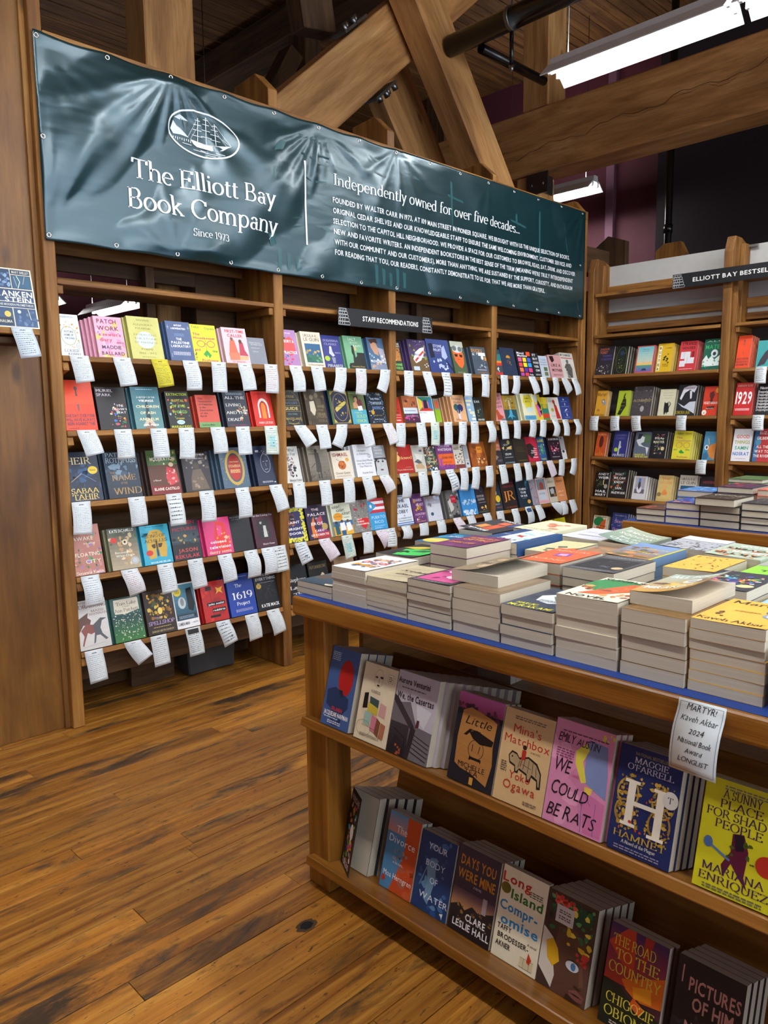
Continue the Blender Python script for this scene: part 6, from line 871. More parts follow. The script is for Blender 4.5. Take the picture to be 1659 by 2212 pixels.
DATA_S='''F|-.015|-1.700|.158|.215|.935|.018,.018|0|.004|35506a|low stack, blue grey photo cover at table corner|G 0 0 100 100 4a6a84 2a3c50;e 20 60 22 14 5a4a40;l 40 80 34 3 cde;p e0d8c0 70 92 100 90 100 100 80 100
F|-.015|-1.866|.142|.215|.935|.034,.0175,.0175,.0175,.0175|0|.003|e8e8ea|stack with orange letters on white and blue|k 16 3a5a94,4a6aa0,2a4a84 4 24 14 86 82 12;t 52 30 14 66 e0922a b DON'T;t 52 50 14 76 d84a2a b CRY FOR;t 52 70 14 70 e0a02a b ME
F|-.013|-2.010|.152|.200|.935|.0135,.0135,.0135,.0135,.0135,.0135,.0135|0|.004|b8ac8c|seven thin books, beige scribbled top cover|k 12 6a604c 5 30 20 90 80 3;t 46 40 9 70 3a3428 h Stag;t 56 62 9 60 3a3428 h Dance;w 20 50 80 44 .8 3a3428;w 26 80 88 70 .8 3a3428;w 10 30 60 20 .8 3a3428
F|-.015|-2.168|.146|.210|.935|.0185,.0185,.0185,.0185,.0185,.0185|0|.004|3a3236|stack with a hot pink cover in charcoal frame|r 8 10 92 90 c8508c;k 6 8a2a5a,e890b8 4 14 20 86 80 18;e 34 34 16 7 e8d0dc;e 66 62 20 8 e8d0dc;w 20 50 80 40 2 5a1a3a;l 8 90 4 1 ccc;l 8 90 95 1 ccc
F|-.013|-2.322|.142|.212|.935|.0285,.0285,.0285,.0285|0|0|7a6650|five thick cream books, lower four of stack|r 10 10 90 90 8a7660
F|.036|-2.276|.146|.212|1.0492|.0295|0|.034|8c7a60|thick book with brown cover curling open|k 10 b09a70,5a4a38,c8b088 4 0 0 100 100 22;t 50 40 9 70 e8dcc8 f SEVEN HEAVENS;t 50 60 9 70 e8dcc8 f OF SNOW
F|-.015|-2.470|.140|.212|.935|.024,.024,.024,.024|0|.003|27344c|stack topped by blue cover, yellow lettering|k 5 3a4c6a,1c2638 5 0 0 100 60 30;p d0dae0 20 40 40 24 70 24 90 40 88 60 60 70 30 62;p 4a6848 40 36 80 38 84 50 60 54;l 34 76 56 4 334;t 34 82 8 40 d8d43a b HARUKI;t 50 93 9 84 d8d43a b MURAKAMI
F|-.013|-2.618|.146|.218|.935|.024,.024,.024,.024,.024,.024|0|.003|e4dcc4|stack topped by green disc and orange strips|e 38 34 42 30 2a8448;p c85c2c 60 20 100 10 100 40 50 80 20 84;k 16 e0783a,a84a24,7a3a1c,e89a5a 7 8 38 96 84 10;t 50 9 10 90 1c1c14 b SUNBURN;t 44 93 9 66 1c1c14 b NOVEL
F|-.013|-2.772|.134|.205|.935|.0277,.0277,.0277,.0277,.0277|0|0|7a5a30|thick cream books under the curling gold cover|r 10 10 90 90 8a6a40
F|.030|-2.767|.132|.215|1.0737|.0275|0|.030|b08a48|thick book with gold and white cover curling open|G 0 0 100 100 9ab0a8 c09038;k 10 6a4a2a,d8b050,e8c870 6 10 30 90 80 16;t 50 14 13 90 eef2f4 b ALL FOURS;e 60 44 14 10 e8ecec;e 60 44 8 5 8a9a9a;t 46 76 12 80 eef2f4 b MIRANDA
F|-.008|-2.912|.138|.205|.935|.0205,.0205,.0205,.0205,.0205,.0205,.0205|0|.003|e0ac3c|tall stack topped by an amber cover with seals|t 50 12 13 84 2c2014 f Martyr!;e 80 38 12 9 5a6a84;e 84 54 13 9 7a8aa8;e 80 38 8 6 d8dce4;e 84 54 8 6 d0d4e0;l 30 66 46 2 a87a2a;k 5 5a4020 4 14 60 36 76 8;t 48 90 10 90 2c2014 f Kaveh Akbar
F|-.013|-3.062|.140|.205|.935|.022,.022,.022,.022,.022|0|0|8a8a90|plain grey stack at the right edge|r 10 10 90 90 9a9aa0
F|.235|-1.790|.160|.215|.935|.025,.025,.025,.024|0|.004|2c2a2c|stack of black cover with green and yellow shapes|p 3ac85a 20 50 100 24 100 84 40 96;p c8b038 0 40 30 20 70 10 40 44;p 2a5a34 60 44 90 40 80 60 50 64;k 4 1c1c1c 4 10 60 60 90 14
F|.252|-2.005|.141|.213|.935|.029,.03,.03,.031,.030|0|.003|6a2a60|high stack topped by plum cover with orange lettering|k 10 7c3a72,5a2050 6 0 0 100 100 18;t 54 22 11 80 e8a048 b PEOPLE FROM;t 54 38 11 80 e8a048 b OETIMU;t 46 66 11 66 e8983a b DARK EYES;k 5 c84a6a 7 80 20 96 60 8
F|.250|-2.155|.140|.205|.935|.02,.02,.02|0|0|8c8478|low cream stack hidden behind the brown curling cover|r 10 10 90 90 a09888
F|.262|-2.312|.140|.212|.935|.029,.029,.029,.029,.028|0|.003|e0603a|stack topped by vermilion cover with a small screen|p 8a4a9a 34 34 64 30 70 52 38 56;p d8a8d8 42 38 58 36 62 48 44 50;t 50 16 10 80 f0d0b0 s RENTAL;t 50 80 10 80 f0c8a0 s WANG;k 5 f0a070 5 10 20 90 90 6
F|.242|-2.470|.144|.215|.935|.024,.024,.024,.024,.024,.025|0|.003|4a4a50|stack topped by grey cover with black photograph|r 8 22 92 86 141620;k 10 2a2c3a,5a5c6a 5 30 28 76 80 8;e 84 74 10 7 c8b08a;t 50 10 6 80 b8b8bc f FIREWEATHER;l 10 90 94 1 aaa
F|.255|-2.640|.120|.205|.935|.03,.03|0|0|8a8478|two cream books in the gap mid table|r 10 10 90 90 a09888
F|.300|-2.766|.138|.215|.935|.028,.028,.028,.028,.024|0|.003|262a3a|stack topped by navy cover with scattered bright letters|k 44 c83a3a,e8c83a,3ab0c0,d85aa0,e8e8e0,5a8a4a,3a5ac0 11 14 22 90 74 8;e 84 78 14 8 d8c890;l 20 80 92 2 889
F|.290|-2.912|.140|.215|.935|.028,.028,.028,.02|0|0|d8cc30|stack with yellow and pale blue top at right|r 0 0 40 100 8ab0d8;k 5 f0e860 4 40 10 96 90 14
F|.456|-1.750|.125|.215|.935|.027,.027,.027,.024|0|.003|1c6a98|stack topped by ocean blue cover with yellow disc|k 8 2a88b4,3aa0c8,1a5080 5 0 0 100 60 24;e 42 76 40 20 d8c048;t 56 30 12 70 d8eef4 b MORISON;t 40 76 8 50 f8f0c0 b STORIES
F|.470|-2.018|.150|.250|.935|.035,.035,.035,.035|1|.003|24487a|thick upside down blue white book, navy spine|r 14 0 74 100 d8e2ea;k 6 8ac0e0,a8d0e8 4 16 10 72 90 16;p b84030 36 40 56 46 60 56 48 52 40 60 42 50;t 50 20 9 60 2a3a5a b THE;t 86 50 6 20 dde s WIFE
F|.676|-1.765|.150|.250|.935|.03,.03,.03,.032|1|.012|32323a|charcoal book with red and blue rectangles|r 34 20 60 60 c8583a;r 64 24 84 50 d8904a;r 40 64 66 84 d86a4a;r 20 60 34 84 3a4a8a;t 60 12 11 60 f0f0f0 b Block;t 60 92 11 60 f0f0f0 b Colors
F|.732|-1.965|.150|.230|.935|.028,.028,.028,.028,.026|1|.004|dcd8b8|pale cream book with coral blot at table back|k 8 d87a5a,e0a080 6 20 30 80 80 16;t 50 14 9 80 6a7a5a s Rain Story
F|.745|-2.140|.150|.215|.935|.026,.026,.026,.026,.024|1|.003|cdd0da|pale grey white book near back corner|l 20 80 30 3 99a;t 50 60 8 60 aaaab8 s FERNS
F|.500|-2.174|.124|.220|.935|.025,.025,.025,.025,.02|0|.003|cfcb9c|pale yellow book with small grey bird|p 5a5a50 40 50 60 44 70 54 50 60;k 3 4a4a44 5 8 70 60 96 14;p d8683a 80 60 100 50 100 100 84 100
F|.520|-2.302|.130|.200|.935|.024,.024,.024,.024,.02|0|.003|a87a58|book with red and sea green landscape|k 26 6a8a6a,c86a4a,8a9a84,5a6a70,d8a080 8 0 0 100 100 13
F|.500|-2.440|.138|.225|.935|.028,.028,.028,.028,.026|1|.004|6a8ab0|book with orange canyon and bright yellow spine|G 0 0 100 100 8a6a3a 6a94c8;k 16 b8703a,5a5a34,c8884a,7a4a2a 9 20 0 100 70 18;t 46 40 8 80 e8d84a h The Wilderness;t 40 66 8 60 e8d84a h Anniversary;r 0 0 5 100 d8cc1c
F|.466|-2.630|.133|.215|.935|.028,.028,.028,.026,.024|0|.003|e0b048|stack topped by golden cover of small figures|k 60 5a4020,8a6020,f0d080,3a3020 13 4 6 96 94 4
F|.725|-2.292|.140|.215|.935|.026,.026,.026,.026,.026|1|.022|8a9484|grey green upside down book with large white capitals|G 0 0 100 100 6a8478 a0a890;t 50 16 12 70 f0f2ee s GOD;t 50 34 10 50 f0f2ee s OF THE;t 50 54 12 80 f0f2ee s WOODS;t 50 76 12 80 f0f2ee s MOORE
F|.730|-2.490|.140|.215|.935|.028,.028,.028,.028,.026|1|.004|a8acb4|book with snowy grey mountain at table back|k 60 5a5e66,8a8e96,c0c4cc,3a3e46 14 0 0 100 66 7;k 8 8a4a4a 15 30 10 80 50 4;r 0 70 100 100 d8dce4
F|.690|-2.645|.150|.215|.935|.028,.028,.028,.028,.026|1|.004|a8b8a4|sage book crowded with black and white letters|k 22 c8602a,d88a4a 16 10 6 96 60 9;t 50 20 12 84 1c1c1c b ARTIF;t 50 40 12 84 f4f4f4 b HEART;t 50 60 12 84 1c1c1c b LOVERS;t 50 82 10 60 f4f4f4 b MIRROR
F|.520|-2.798|.140|.215|.935|.028,.028,.028,.028,.02|0|.003|8ac83a|lime and grey book at right edge|r 0 0 100 40 9a9c94;t 50 70 10 60 2a4a1a b THE
F|.740|-2.810|.150|.215|.935|.028,.028,.028,.028,.02|0|.003|b8bcc0|pale grey book at the far right back|k 30 7a5a4a,c87a4a,5a6a74 17 0 0 100 100 9
T|2.10|-1.712|.148|.215|.930|.031,.031|0|0|2a2624|two black hardcovers at second table corner|G 0 0 100 100 2a2624 6a3a2a;p e8e0d0 60 20 90 16 84 40 60 44;k 4 c86a4a 5 6 40 60 90 16
T|2.10|-1.862|.164|.23|.930|.034,.034,.034|0|0|26348a|three blue hardcovers with bright blue cover|k 20 4a7ac0,8ab8e0,2a4aa0 6 0 0 100 70 14;k 8 c8702a,e0a060 7 10 60 96 96 16
T|2.10|-2.030|.180|.24|.930|.034,.034,.034|0|0|242826|three black hardcovers, lower part of tall stack|r 10 10 90 90 343836
T|2.06|-2.020|.180|.24|1.0324|.036|0|0|2e2420|dark brown hardcover lying skewed on black ones|k 30 c8c0a8,a8a088,5a6a4a 8 14 20 86 80 6;t 50 30 10 80 d8d0b8 b WHAT
T|2.10|-2.215|.18|.24|.930|.03,.03,.03,.034|0|0|2a2c34|stack of grey jacketed hardcovers at right edge|k 24 c8c0b0,a89888 9 10 20 90 80 6
T|2.36|-1.80|.18|.24|.930|.034,.034,.034,.034|0|0|3a78b8|light blue hardcover stack behind the black ones|k 20 8ac0e8,4a90d0,c8e0f0 8 0 0 100 100 14;w 0 97 100 97 4 c86a5a
T|2.36|-2.00|.17|.24|.930|.034,.034,.034,.034,.03|0|0|3a2a44|purple red hardcover on the second table back stack|k 16 c83a4a,8a2a6a,e05a4a 9 0 0 100 100 14
T|2.36|-2.19|.18|.24|.930|.033,.033,.033,.033,.03|0|0|d86a5a|coral hardcovers at second table right edge|k 16 e8a08a,c84a3a 9 0 0 100 100 14
T|2.62|-1.95|.17|.24|.930|.033,.033,.033,.033,.033,.02|0|0|4a6a3a|olive green hardcover, topmost at second table back|k 6 3a5a2a 3 0 0 100 100 20
'''
DATA_C='''A1 1 0.074 0.017 0.121 -
A1 1 0.279 0.019 0.134 -
A1 1 0.474 0.023 0.135 y
A1 1 0.646 0.006 0.151 -
A1 1 0.813 -0.002 0.158 -
A1 1 0.975 0.015 0.146 -
A1 1 1.149 -0.006 0.159 r
A1 2 0.086 0.023 0.115 -
A1 2 0.264 0.007 0.142 -
A1 2 0.451 0.008 0.147 -
A1 2 0.606 -0.010 0.158 -
A1 2 0.792 0.008 0.138 -
A1 2 0.949 0.006 0.153 -
A1 2 1.137 -0.009 0.158 g
A1 3 0.041 -0.010 0.150 -
A1 3 0.315 0.007 0.143 -
A1 3 0.518 0.003 0.160 h
A1 3 0.709 -0.002 0.163 -
A1 3 0.932 0.005 0.167 -
A1 3 1.157 0.037 0.148 -
A1 4 0.062 0.003 0.145 -
A1 4 0.259 0.030 0.126 r
A1 4 0.451 0.011 0.149 -
A1 4 0.624 0.020 0.156 -
A1 4 0.805 0.017 0.150 -
A1 4 0.973 0.006 0.152 -
A1 4 1.089 0.004 0.149 -
A1 4 1.170 0.011 0.149 h
A1 5 0.058 0.012 0.156 -
A1 5 0.255 0.062 0.107 -
A1 5 0.396 0.011 0.156 -
A1 5 0.593 0.007 0.145 c
A1 5 0.777 0.042 0.136 d
A1 5 0.965 0.019 0.146 -
A1 5 1.112 0.034 0.143 -
A2 1 1.321 0.008 0.149 -
A2 1 1.478 0.020 0.142 -
A2 1 1.669 -0.038 0.148 -
A2 1 1.832 -0.012 0.160 r
A2 1 2.045 -0.057 0.135 -
A2 2 1.343 0.065 0.113 -
A2 2 1.507 0.010 0.142 -
A2 2 1.668 -0.060 0.132 -
A2 2 1.861 0.032 0.145 -
A2 2 2.057 0.035 0.131 r
A2 3 1.323 -0.009 0.149 -
A2 3 1.520 -0.001 0.151 -
A2 3 1.713 -0.004 0.157 -
A2 3 1.870 0.033 0.148 -
A2 3 2.022 0.048 0.108 r
A2 4 1.325 0.044 0.125 d
A2 4 1.506 0.063 0.125 p
A2 4 1.690 0.027 0.146 g
A2 4 1.864 -0.003 0.136 -
A2 4 1.983 0.061 0.106 p
A2 4 2.072 -0.011 0.120 h
A3 1 2.258 -0.020 0.168 -
A3 1 2.434 0.026 0.160 -
A3 1 2.628 -0.011 0.174 h
A3 1 2.864 -0.006 0.176 -
A3 1 3.065 -0.016 0.175 -
A3 2 2.180 -0.020 0.155 -
A3 2 2.372 -0.002 0.166 -
A3 2 2.517 -0.016 0.158 g
A3 2 2.653 -0.006 0.160 -
A3 2 2.814 -0.021 0.165 -
A3 2 2.945 -0.011 0.160 -
A3 2 3.124 0.001 0.157 -
A3 3 2.207 -0.003 0.165 -
A3 3 2.388 0.007 0.168 -
A3 3 2.521 -0.030 0.163 -
A3 3 2.668 0.049 0.155 d
A3 3 2.825 -0.021 0.159 -
A3 3 2.963 -0.032 0.158 -
A3 3 3.122 -0.005 0.159 -
A3 4 2.221 -0.011 0.086 -
A3 4 2.396 -0.006 0.086 -
A3 4 2.573 -0.006 0.087 -
A3 4 2.749 0.046 0.107 p
A3 4 2.901 -0.000 0.075 -
A3 4 3.092 -0.006 0.061 -
A4 1 3.295 0.001 0.142 -
A4 1 3.453 -0.040 0.141 -
A4 1 3.655 0.046 0.130 -
A4 1 3.815 0.010 0.140 -
A4 1 3.987 -0.037 0.139 -
A4 1 4.118 0.074 0.117 -
A4 1 4.273 0.027 0.135 -
A4 2 3.294 0.001 0.138 -
A4 2 3.466 -0.022 0.139 -
A4 2 3.682 -0.023 0.134 -
A4 2 3.824 -0.023 0.135 -
A4 2 3.991 -0.017 0.136 -
A4 2 4.144 -0.010 0.136 -
A4 2 4.316 -0.010 0.133 -
A4 3 3.282 0.013 0.144 -
A4 3 3.466 0.014 0.139 -
A4 3 3.608 0.003 0.140 -
A4 3 3.774 -0.030 0.134 -
A4 3 3.920 0.058 0.131 p
A4 3 4.106 -0.024 0.134 -
A4 3 4.292 -0.053 0.132 -
A4 4 3.258 0.007 0.126 -
A4 4 3.448 -0.004 0.135 -
A4 4 3.629 0.015 0.131 b
A4 4 3.764 0.029 0.117 -
A4 4 3.999 0.121 0.076 -
A4 4 4.139 0.004 0.114 -
A4 4 4.269 0.041 0.110 -
B1 2 -0.107 0.001 0.124 h
B1 2 -0.296 0.009 0.123 d
B1 2 -0.482 0.018 0.125 h
B1 2 -0.865 0.005 0.118 h
B1 3 -1.035 0.002 0.110 h
B2 1 -1.439 -0.000 0.121 h
B2 2 -1.437 0.006 0.114 h
'''
# ---------------- tables ----------------
def table(x0,x1,y0,y1,label,front):
    t=empty('display_table',(0,0,0)); T(t,label,'table')
    box('tabletop',x0,x1,y1,y0,.876,.934,oak[1],t,.010,None,3)
    box('end_breadboard',x0+.03,x1-.03,y0-.012,y0+.0006,.88,.930,oak[0],t,.002)
    for xx in (x0+.039,x1-.14):
        for yy in (y0-.005,y1+.105): 
            lg=box('leg',xx,xx+.10,yy-.10,yy,0,.8755,oak[2],t,.004)
    box('apron',x0+.30,x0+.325,y1+.1,y0-.1,.80,.8755,oak[1],t,.002)
    box('end_panel',x0+.20,x1-.16,y0-.10,y0-.08,.50,.8755,oak[0],t,.002)
    if front:
        for z,nm in ((.565,'upper_shelf'),(.110,'lower_shelf')):
            xf=x0+.003 if z>.5 else x0+.010; M=roty(xf,0,z,R(15)); d=.30
            sf_=box(nm,xf,xf+.30,y1+.02,y0-.032,z-.028,z,oak[1],t,.003,M)
            box('shelf_back',xf+.285,xf+.303,y1+.06,y0-.10,z,z+(.22 if z>.5 else .36),oak[1],sf_,.003,M)
        box('inner_shelf',x0+.42,x0+.86,y1+.2,y0-.12,.545,.570,oak[1],t,.002)
        box('floor_rail',x0+.34,x0+.36,y1+.1,y0-.1,.02,.07,oak[1],t,.002)
    return t
t1=table(-.055,1.20,-1.72,-4.2,'long wooden display table stacked with paperbacks in foreground',True)
c1=T(box('table_cover',-.045,1.17,-4.18,-1.728,.9343,.9352,bluecloth,None,0),'blue cover sheet on the foreground book table','cover')
t2=table(2.06,3.30,-1.655,-4.2,'second wooden table with hardcovers beyond the foreground table',True)
c2=T(box('table_cover',2.07,3.27,-4.18,-1.664,.9343,.9352,bluecloth,None,0),'blue cover sheet on the second table','cover')
b1=empty('storage_bin',(.52,-1.90,0)); T(b1,'grey lidded bin on the floor inside the foreground table','bin')
prism('body',[(-.10,.0),(.22,.0),(.25,.30),(-.13,.30)],'Y',-.2,.05,greyplas,b1,.01); prism('lid',[(-.14,.30),(.26,.30),(.20,.345),(-.08,.345)],'Y',-.21,.06,greyplas,b1,.01)
# ---------------- books ----------------
ORD={1:'top row',2:'second row',3:'third row',4:'fourth row',5:'fifth row'}
LOC={'A1':'leftmost bay','A2':'second bay','A3':'third bay','A4':'fourth bay','B1':'corner bestsellers bay','B2':'right bestsellers bay'}
s15,c15=math.sin(R(15)),math.cos(R(15))
ROWS=[l.split('|',8) for l in DATA_A.strip('\n').split('\n')]
CARDT={}
right={}
def short(d,n=9): return ' '.join(d.split()[:n])
for f in ROWS:
    b,r=f[0],int(f[1]); u,w_,h=float(f[2]),float(f[3]),float(f[4]); n=int(f[5]); isA=b[0]=='A'
    lo,hi=(BAYS[int(b[1])-1] if isA else ((-.085,-1.125) if b=='B1' else (-1.24,-2.27)))
    if isA:
        if u<lo+.004: w_-=(lo+.004-u); u=lo+.004
        if u+w_>hi-.004: w_=hi-.004-u
    else:
        if u>lo-.003: w_-=u-(lo-.003); u=lo-.003
        if u-w_<hi+.004: w_=u-hi-.004
    h=min(h,.247); key=(b,r); prev=right.get(key,lo+.003 if isA else lo-.002)
    if isA and u<prev: w_-=prev-u+.001; u=prev+.001
    if (not isA) and u>prev: w_-=u-prev+.001; u=prev-.001
    gap=(u-prev) if isA else (prev-u)
    right[key]=(u+w_) if isA else (u-w_)
    rdm=random.Random(hash((b,r,int(u*1000)))&0xffff if False else int(abs(u)*9973)+r*31)
    t=.020+.008*rdm.random(); z=(ZS if isA else ZB)[r-1]+.0008
    me,cm=book_meshes(w_,h,t,f[6],hard=(not isA and n>0) or (isA and rdm.random()<.2))
    pm=print_mesh(cover_print(w_,h,f[8]),w_)
    def fr(du,dn):
        # dn: distance behind along the inward normal
        if isA: return frame((u+du,.012+dn*c15,z-dn*s15),(1,0,0),(0,s15,c15))
        return frame((BX+.012+dn*c15,u-du,z-dn*s15),(0,-1,0),(s15,0,c15))
    lab='%s, %s of %s'%(f[7],ORD[r],LOC[b])
    put_book('book',fr(0,0),me,cm,pm,lab)
    CARDT.setdefault(key,[]).append([(u+w_/2) if isA else (u-w_/2),f[7],False])
    n=min(n,int((.27-t)/t))
    for i in range(n):
        if isA: du=-min(.011,gap/(n+1))*(i+1)
        else: du=.006*(i+1)
        dd=(t+.0012)*(i+1)
        spare(fr(du,dd),w_,h,t,f[6])
# books on the lower shelves of the foreground table
for l in DATA_T.strip('\n').split('\n'):
    f=l.split('|',8); up=f[0]=='U'; Y,w_,h,n,t=float(f[1]),float(f[2]),float(f[3]),int(f[4]),float(f[5])
    x0,z0=(-.044,.5648) if up else (.026,.0920)
    me,cm=book_meshes(w_,h,t,f[6]); pm=print_mesh(cover_print(w_,h,f[8]),w_)
    def fr(du,dn): return frame((x0+.002+dn*c15,Y-du,z0-dn*s15),(0,-1,0),(s15,0,c15))
    lv='upper' if up else 'lower'
    put_book('book',fr(0,0),me,cm,pm,'%s, %s shelf of foreground table'%(f[7],lv))
    st_=.0108 if n==9 else .0035
    for i in range(n):
        if i>2 and n!=9: spare(fr(st_*(i+1),(t+.001)*(i+1)),w_,h,t,f[6])
        else: put_book('book',fr(st_*(i+1),(t+.001)*(i+1)),me,cm,None,'copy %s behind the %s'%(['just','second','third','fourth','fifth','sixth','seventh','eighth','ninth'][i],short(f[7],9)),'copies behind the %s'%f[7])
# opened cover book at the lower shelf's left end
w_,h,t=.118,.232,.030
me,cm=book_meshes(w_,h,t,'1a1a1e')
M0=frame((.026,-1.832,.0915),(0,-1,0),(s15,0,c15))
bk=put_book('book',M0,me,cm,None,'black book with bright figure, cover hanging open, lower table shelf left')
P=Print(); P.up(); P.poly([(.001,.001),(w_-.001,.001),(w_-.001,h-.001),(.001,h-.001)],'c4bba6'); pm=print_mesh(P,w_,name='first_page'); o=link('first_page',pm,bk)
P=cover_print(w_,h,'k 40 c83a3a,e8c83a,3ab0c0,d85aa0,e8e8e0,7ac04a,5a3ac0,e88a3a 11 20 14 84 92 12;e 60 50 16 10 f0f0f0;t 50 10 8 80 e8e8e8 b HURRICANE;t 50 92 8 70 e8c8d8 b TOKENS')
oc=D.meshes.new('open_cover'); oc.from_pydata(boxv(0,w_,0,h,-.0006,0),[],BOXF); a=oc.color_attributes.new('Col','FLOAT_COLOR','CORNER'); a.data.foreach_set('color',[*lin('17171c'),1.]*len(oc.loops)); oc.materials.append(printm)
for nm,m_ in (('open_cover',oc),('cover_print',print_mesh(P,w_))):
    o=D.objects.new(nm,m_); COL.objects.link(o); o.parent=bk; o.matrix_local=Matrix.Translation((0,0,.001))@Matrix.Rotation(-R(31),4,'Y')
for i in range(4): put_book('book',frame((.026+(t+.001)*(i+1)*c15,-1.832-.010*(i+1),.0915-(t+.001)*(i+1)*s15),(0,-1,0),(s15,0,c15)),me,cm,None,'%s plain copy behind the black open cover book, lower table shelf'%('first','second','third','fourth')[i],'copies behind the open cover book')
# books on the far side of the foreground table, seen under its top
me,cm=book_meshes(.14,.21,.03,'c9c4b8',True)
for i in range(4): put_book('book',frame((.62+.032*i,-2.06,.5708),(0,1,0),(-1e-9,0,1)),me,cm,None,'pale hardcover %s from the camera side, inside the foreground table'%('first','second','third','fourth')[i],'pale hardcovers inside the table')
# stacks lying on the tables
for l in DATA_S.strip('\n').split('\n'):
    f=l.split('|',11); tb=f[0]; X,Y,w_,h,zb=[float(v) for v in f[1:6]]; ts=[float(v) for v in f[6].split(',')]; flip=f[7]=='1'; lift=float(f[8]); bg=f[9]; desc=f[10]
    hard=tb=='T'; z=zb+.0005+(.006 if hard else 0); rdm=random.Random(int(abs(Y)*977+X*131)); cache={}
    where='foreground table' if tb=='F' else 'second table'
    for i,t in enumerate(ts):
        top=i==len(ts)-1; lf=lift if top else 0
        k=(t,lf)
        if k not in cache: cache[k]=book_meshes(w_,h,t-.0003,bg,hard,lf)
        me,cm=cache[k]; z+=t
        jx,jy,ja=rdm.uniform(-.003,.003),rdm.uniform(-.0012,.0012),rdm.uniform(-.6,.6)
        if len(ts)==1 and not hard: ja=-2.5
        if len(ts)==1 and hard: ja=-7
        if i==0: jx=jy=ja=0
        ca,sa=math.cos(R(ja)),math.sin(R(ja))
        if not flip: M=frame((X+jx,Y+jy,z),(sa,-ca,0),(ca,sa,0))
        else: M=frame((X+h+jx,Y-w_+jy,z),(-sa,ca,0),(-ca,-sa,0))
        if top: put_book('book',M,me,cm,print_mesh(cover_print(w_,h,f[11]),w_,lf),'top book: %s, %s'%(desc,where))
        elif tb=='F' and X>.2: spare(M,w_,h,t-.0006,bg)
        else: put_book('book',M,me,cm,None,'%s book from the bottom under the %s'%(['lowest','second','third','fourth','fifth','sixth','seventh'][i],short(desc,9)),'books under the %s'%desc)
T(pyd('spare_books',SV,SF,printm,None,cols=SC),'joined spare copies standing and lying behind or beneath the shown books','books',kind='stuff')
# ---------------- handwritten cards ----------------
CN={'-':('dfe6ea','7c8894'),'y':('d8cc3a','3a4a3a'),'r':('dde4e8','a0484c'),'g':('dbe6dc','3a5a48'),'h':('dde4e6','34383c'),'p':('e4dce4','7a3a6a'),'c':('d8e0e2','2a2c30'),'d':('dbe4ea','3a4450'),'b':('dbe4ea','20406a')}
def card(name,org,u,dn,w_,L,du,bg,ink,label,seed,lines=None,kind='-',back=.012,group=None):
    """org: top centre on the shelf lip; u: width direction; dn: outward horizontal"""
    rg=random.Random(seed); u=Vector(u); dn=Vector(dn); org=Vector(org); curl=rg.uniform(.010,.034); th=math.atan2(du,L)*.9; ph=rg.uniform(.45,.8)
    def mp(a,s,up=0.):
        # a in metres across, s 0..1 down
        q=s; off=.0035+curl*math.sin(PI*q*ph)*min(1,q*3)
        c=org+u*(du*q**1.25)+Vector((0,0,-L*q+.0018))+dn*off
        t=th*min(1,q*1.6); wv=u*math.cos(t)+Vector((0,0,1))*math.sin(t)
        return c+wv*a+dn*up
    n=10; V=[];F=[];C=[]
    for j in range(n+1):
        for a in (-w_/2,0,w_/2): V.append(mp(a,j/n))
    for j in range(n):
        for i in range(2): a=j*3+i; F.append((a,a+1,a+4,a+3)); C.append(lin(bg))
    r=empty(name,(0,0,0)); T(r,label,'card',group)
    sh=pyd('card_sheet',V,F,cardm,r,smooth=True,cols=C); m=sh.modifiers.new('t','SOLIDIFY'); m.thickness=.0005; m.offset=0
    V=[];F=[];C=[]
    def quad(a0,s0,a1,s1,col):
        b=len(V); k=max(1,int(abs(s1-s0)*10)); 
        for j in range(k+1):
            s=s0+(s1-s0)*j/k; V.append(mp(a0,s,.0009)); V.append(mp(a1,s,.0009))
        for j in range(k): q=b+2*j; F.append((q,q+1,q+3,q+2)); C.append(lin(col))
    e=.04; hw=w_/2-.004
    quad(-hw,e,-hw+.0006,1-e,ink);quad(hw-.0006,e,hw,1-e,ink);quad(-hw,e,hw,e+.004,ink);quad(-hw,1-e,hw,1-e+.004,ink)
    if lines is None:
        for k in range(5): a=-.011+k*.005; quad(a,.085-.012*(k%2),a+.004,.105,'1c2024')
        y=.17; nl=rg.choice((11,13,15)) if kind not in 'hd' else 6; st=.74/nl; thk=.22*st
        while y<.90:
            x=-hw+.006; xe=hw-.006-rg.random()*.014
            while x<xe:
                l=rg.uniform(.003,.010); quad(x,y+rg.uniform(-.08,.08)*st,min(xe,x+l),y+thk,ink); x+=l+.0022
            y+=st
        if kind=='d':
            for k in range(8): a=rg.uniform(-.02,.02); s_=rg.uniform(.62,.85); quad(a,s_,a+.006,s_+.03,ink)
        if kind=='g' : quad(-.02,.35,.02,.75,'a8d4d8'); quad(-.012,.4,-.006,.7,'2a6a4a'); quad(.004,.45,.010,.72,'2a6a4a')
        if kind=='b': quad(-.03,.10,.03,.32,'24466e')
        if kind=='c': quad(-.032,.05,.032,.22,'2a2c30'); quad(-.028,.07,.028,.20,bg); quad(-.008,.09,.010,.18,'2a2c30')
    else:
        for (txt,s_,cap,wd,f) in lines:
            P=Print(); P.text(txt,f,0,0,cap,wd,ink); b=len(V)
            for x,y,z in P.V: V.append(mp(x,s_-y/L,.0009))
            for q in P.F: F.append(tuple(b+i for i in q)); C.append(lin(ink))
    pyd('handwriting',V,F,cardm,sh,cols=C); return r
SEEN={}
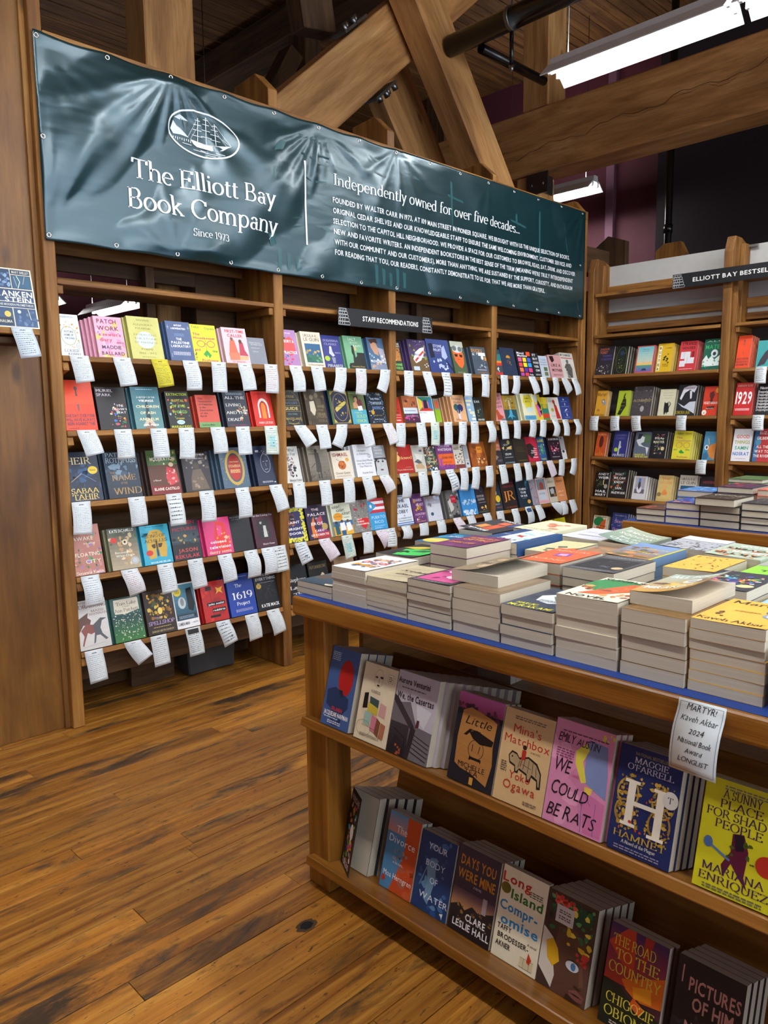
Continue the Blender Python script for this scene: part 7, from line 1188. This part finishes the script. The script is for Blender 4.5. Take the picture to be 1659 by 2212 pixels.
for k,l in enumerate(DATA_C.strip('\n').split('\n')):
    b,r,u,du,dz,kd=l.split(); r=int(r);u,du,dz=float(u),float(du),float(dz); isA=b[0]=='A'; bg,ink=CN[kd]
    cand=CARDT[(b,r)]; free=[c for c in cand if not c[2]] or cand
    c=min(free,key=lambda q:abs(q[0]-u)); c[2]=True
    nth=SEEN.get((b,r,c[1]),0); SEEN[(b,r,c[1])]=nth+1
    kn={'y':'yellow','r':'red bordered','g':'green inked','p':'purple inked','d':'sketched','c':'camera sketch','b':'blue boxed','h':'boldly lettered'}.get(kd,'white')
    if kd=='-' and abs(du)>.03: kn='slanting'
    lab='%s card below %s, %s, %s'%(kn+(' second' if nth else ''),short(c[1],7),ORD[r],LOC[b])
    z=(ZS if isA else ZB)[r-1]
    if isA: card('shelf_card',(u,-.0035,z),(1,0,0),(0,-1,0),.088,max(.08,min(.165,dz)),du,bg,ink,lab,k*7+3,kind=kd)
    else: card('shelf_card',(BX-.0035,u,z),(0,-1,0),(-1,0,0),.080,max(.08,dz),du,bg,ink,lab,k*7+3,kind=kd)
card('shelf_card',(-.0595,-2.965,.936),(0,-1,0),(-1,0,0),.088,.135,-.006,'d3dadb','20242a','white handwritten card hanging from the foreground tabletop edge',5,
  [('MARTYR!',.10,.011,.055,'h'),('Kaveh Akbar',.24,.010,.068,'h'),('2024',.39,.010,.028,'h'),('National Book',.53,.010,.062,'h'),('Award',.66,.010,.032,'h'),('LONGLIST',.80,.010,.056,'h')])
card('shelf_card',(-.212,-.1185,1.848),(1,0,0),(0,-1,0),.086,.125,.022,'ccd8e2','4a5560','white card under the framed navy book at left edge',77)
# display copy on the left ledge
fw_,fh=.185,.262
FK='G 0 0 100 100 1c3458 28507c;r 0 0 100 2 e0dcc0;r 0 98 100 100 e0dcc0;r 0 0 3 100 e0dcc0;r 97 0 100 100 e0dcc0;r 0 34 100 35.5 e0dcc0;r 0 56 100 57 e0dcc0;r 0 66 100 67 e0dcc0;r 52 2 53.5 34 e0dcc0;r 54 10 97 11 e0dcc0;r 46 67 48 98 e0dcc0;t 76 6 4.5 38 c8c8b0 c MARY SHELLEY;t 50 43 10 92 e6e8d8 c FRANKEN;t 62 53 9 60 e6e8d8 c STEIN;t 50 61.5 4 88 c8ccc0 c OR THE MODERN PROMETHEUS;r 56 12 95 33 1e5878;w 66 12 72 22 1.4 e8ecd0;w 72 22 66 33 1.4 e8ecd0;w 84 12 78 26 1 c8b0a0;w 60 14 64 30 1 c8b0a0;k 12 5a7ca4,3a5c88 6 52 72 94 94 9;w 80 68 84 86 1.2 e8ecd0;e 60 73 4 3 c8d4e0;r 6 84 44 96 1a2c44;t 25 90 5 34 c8ccc0 c MINALIMA;k 12 4a6c98,7a9cc0 7 6 6 48 30 10;e 34 78 7 5 d8b850'
me,cm=book_meshes(fw_,fh,.032,'1c3458',True); put_book('book',frame((-.128-fw_,-.098,1.8495),(1,0,0),(0,s15,c15)),me,cm,print_mesh(cover_print(fw_,fh,FK),fw_),'navy book with gilt panels on the left ledge')
bpy.context.view_layer.update()
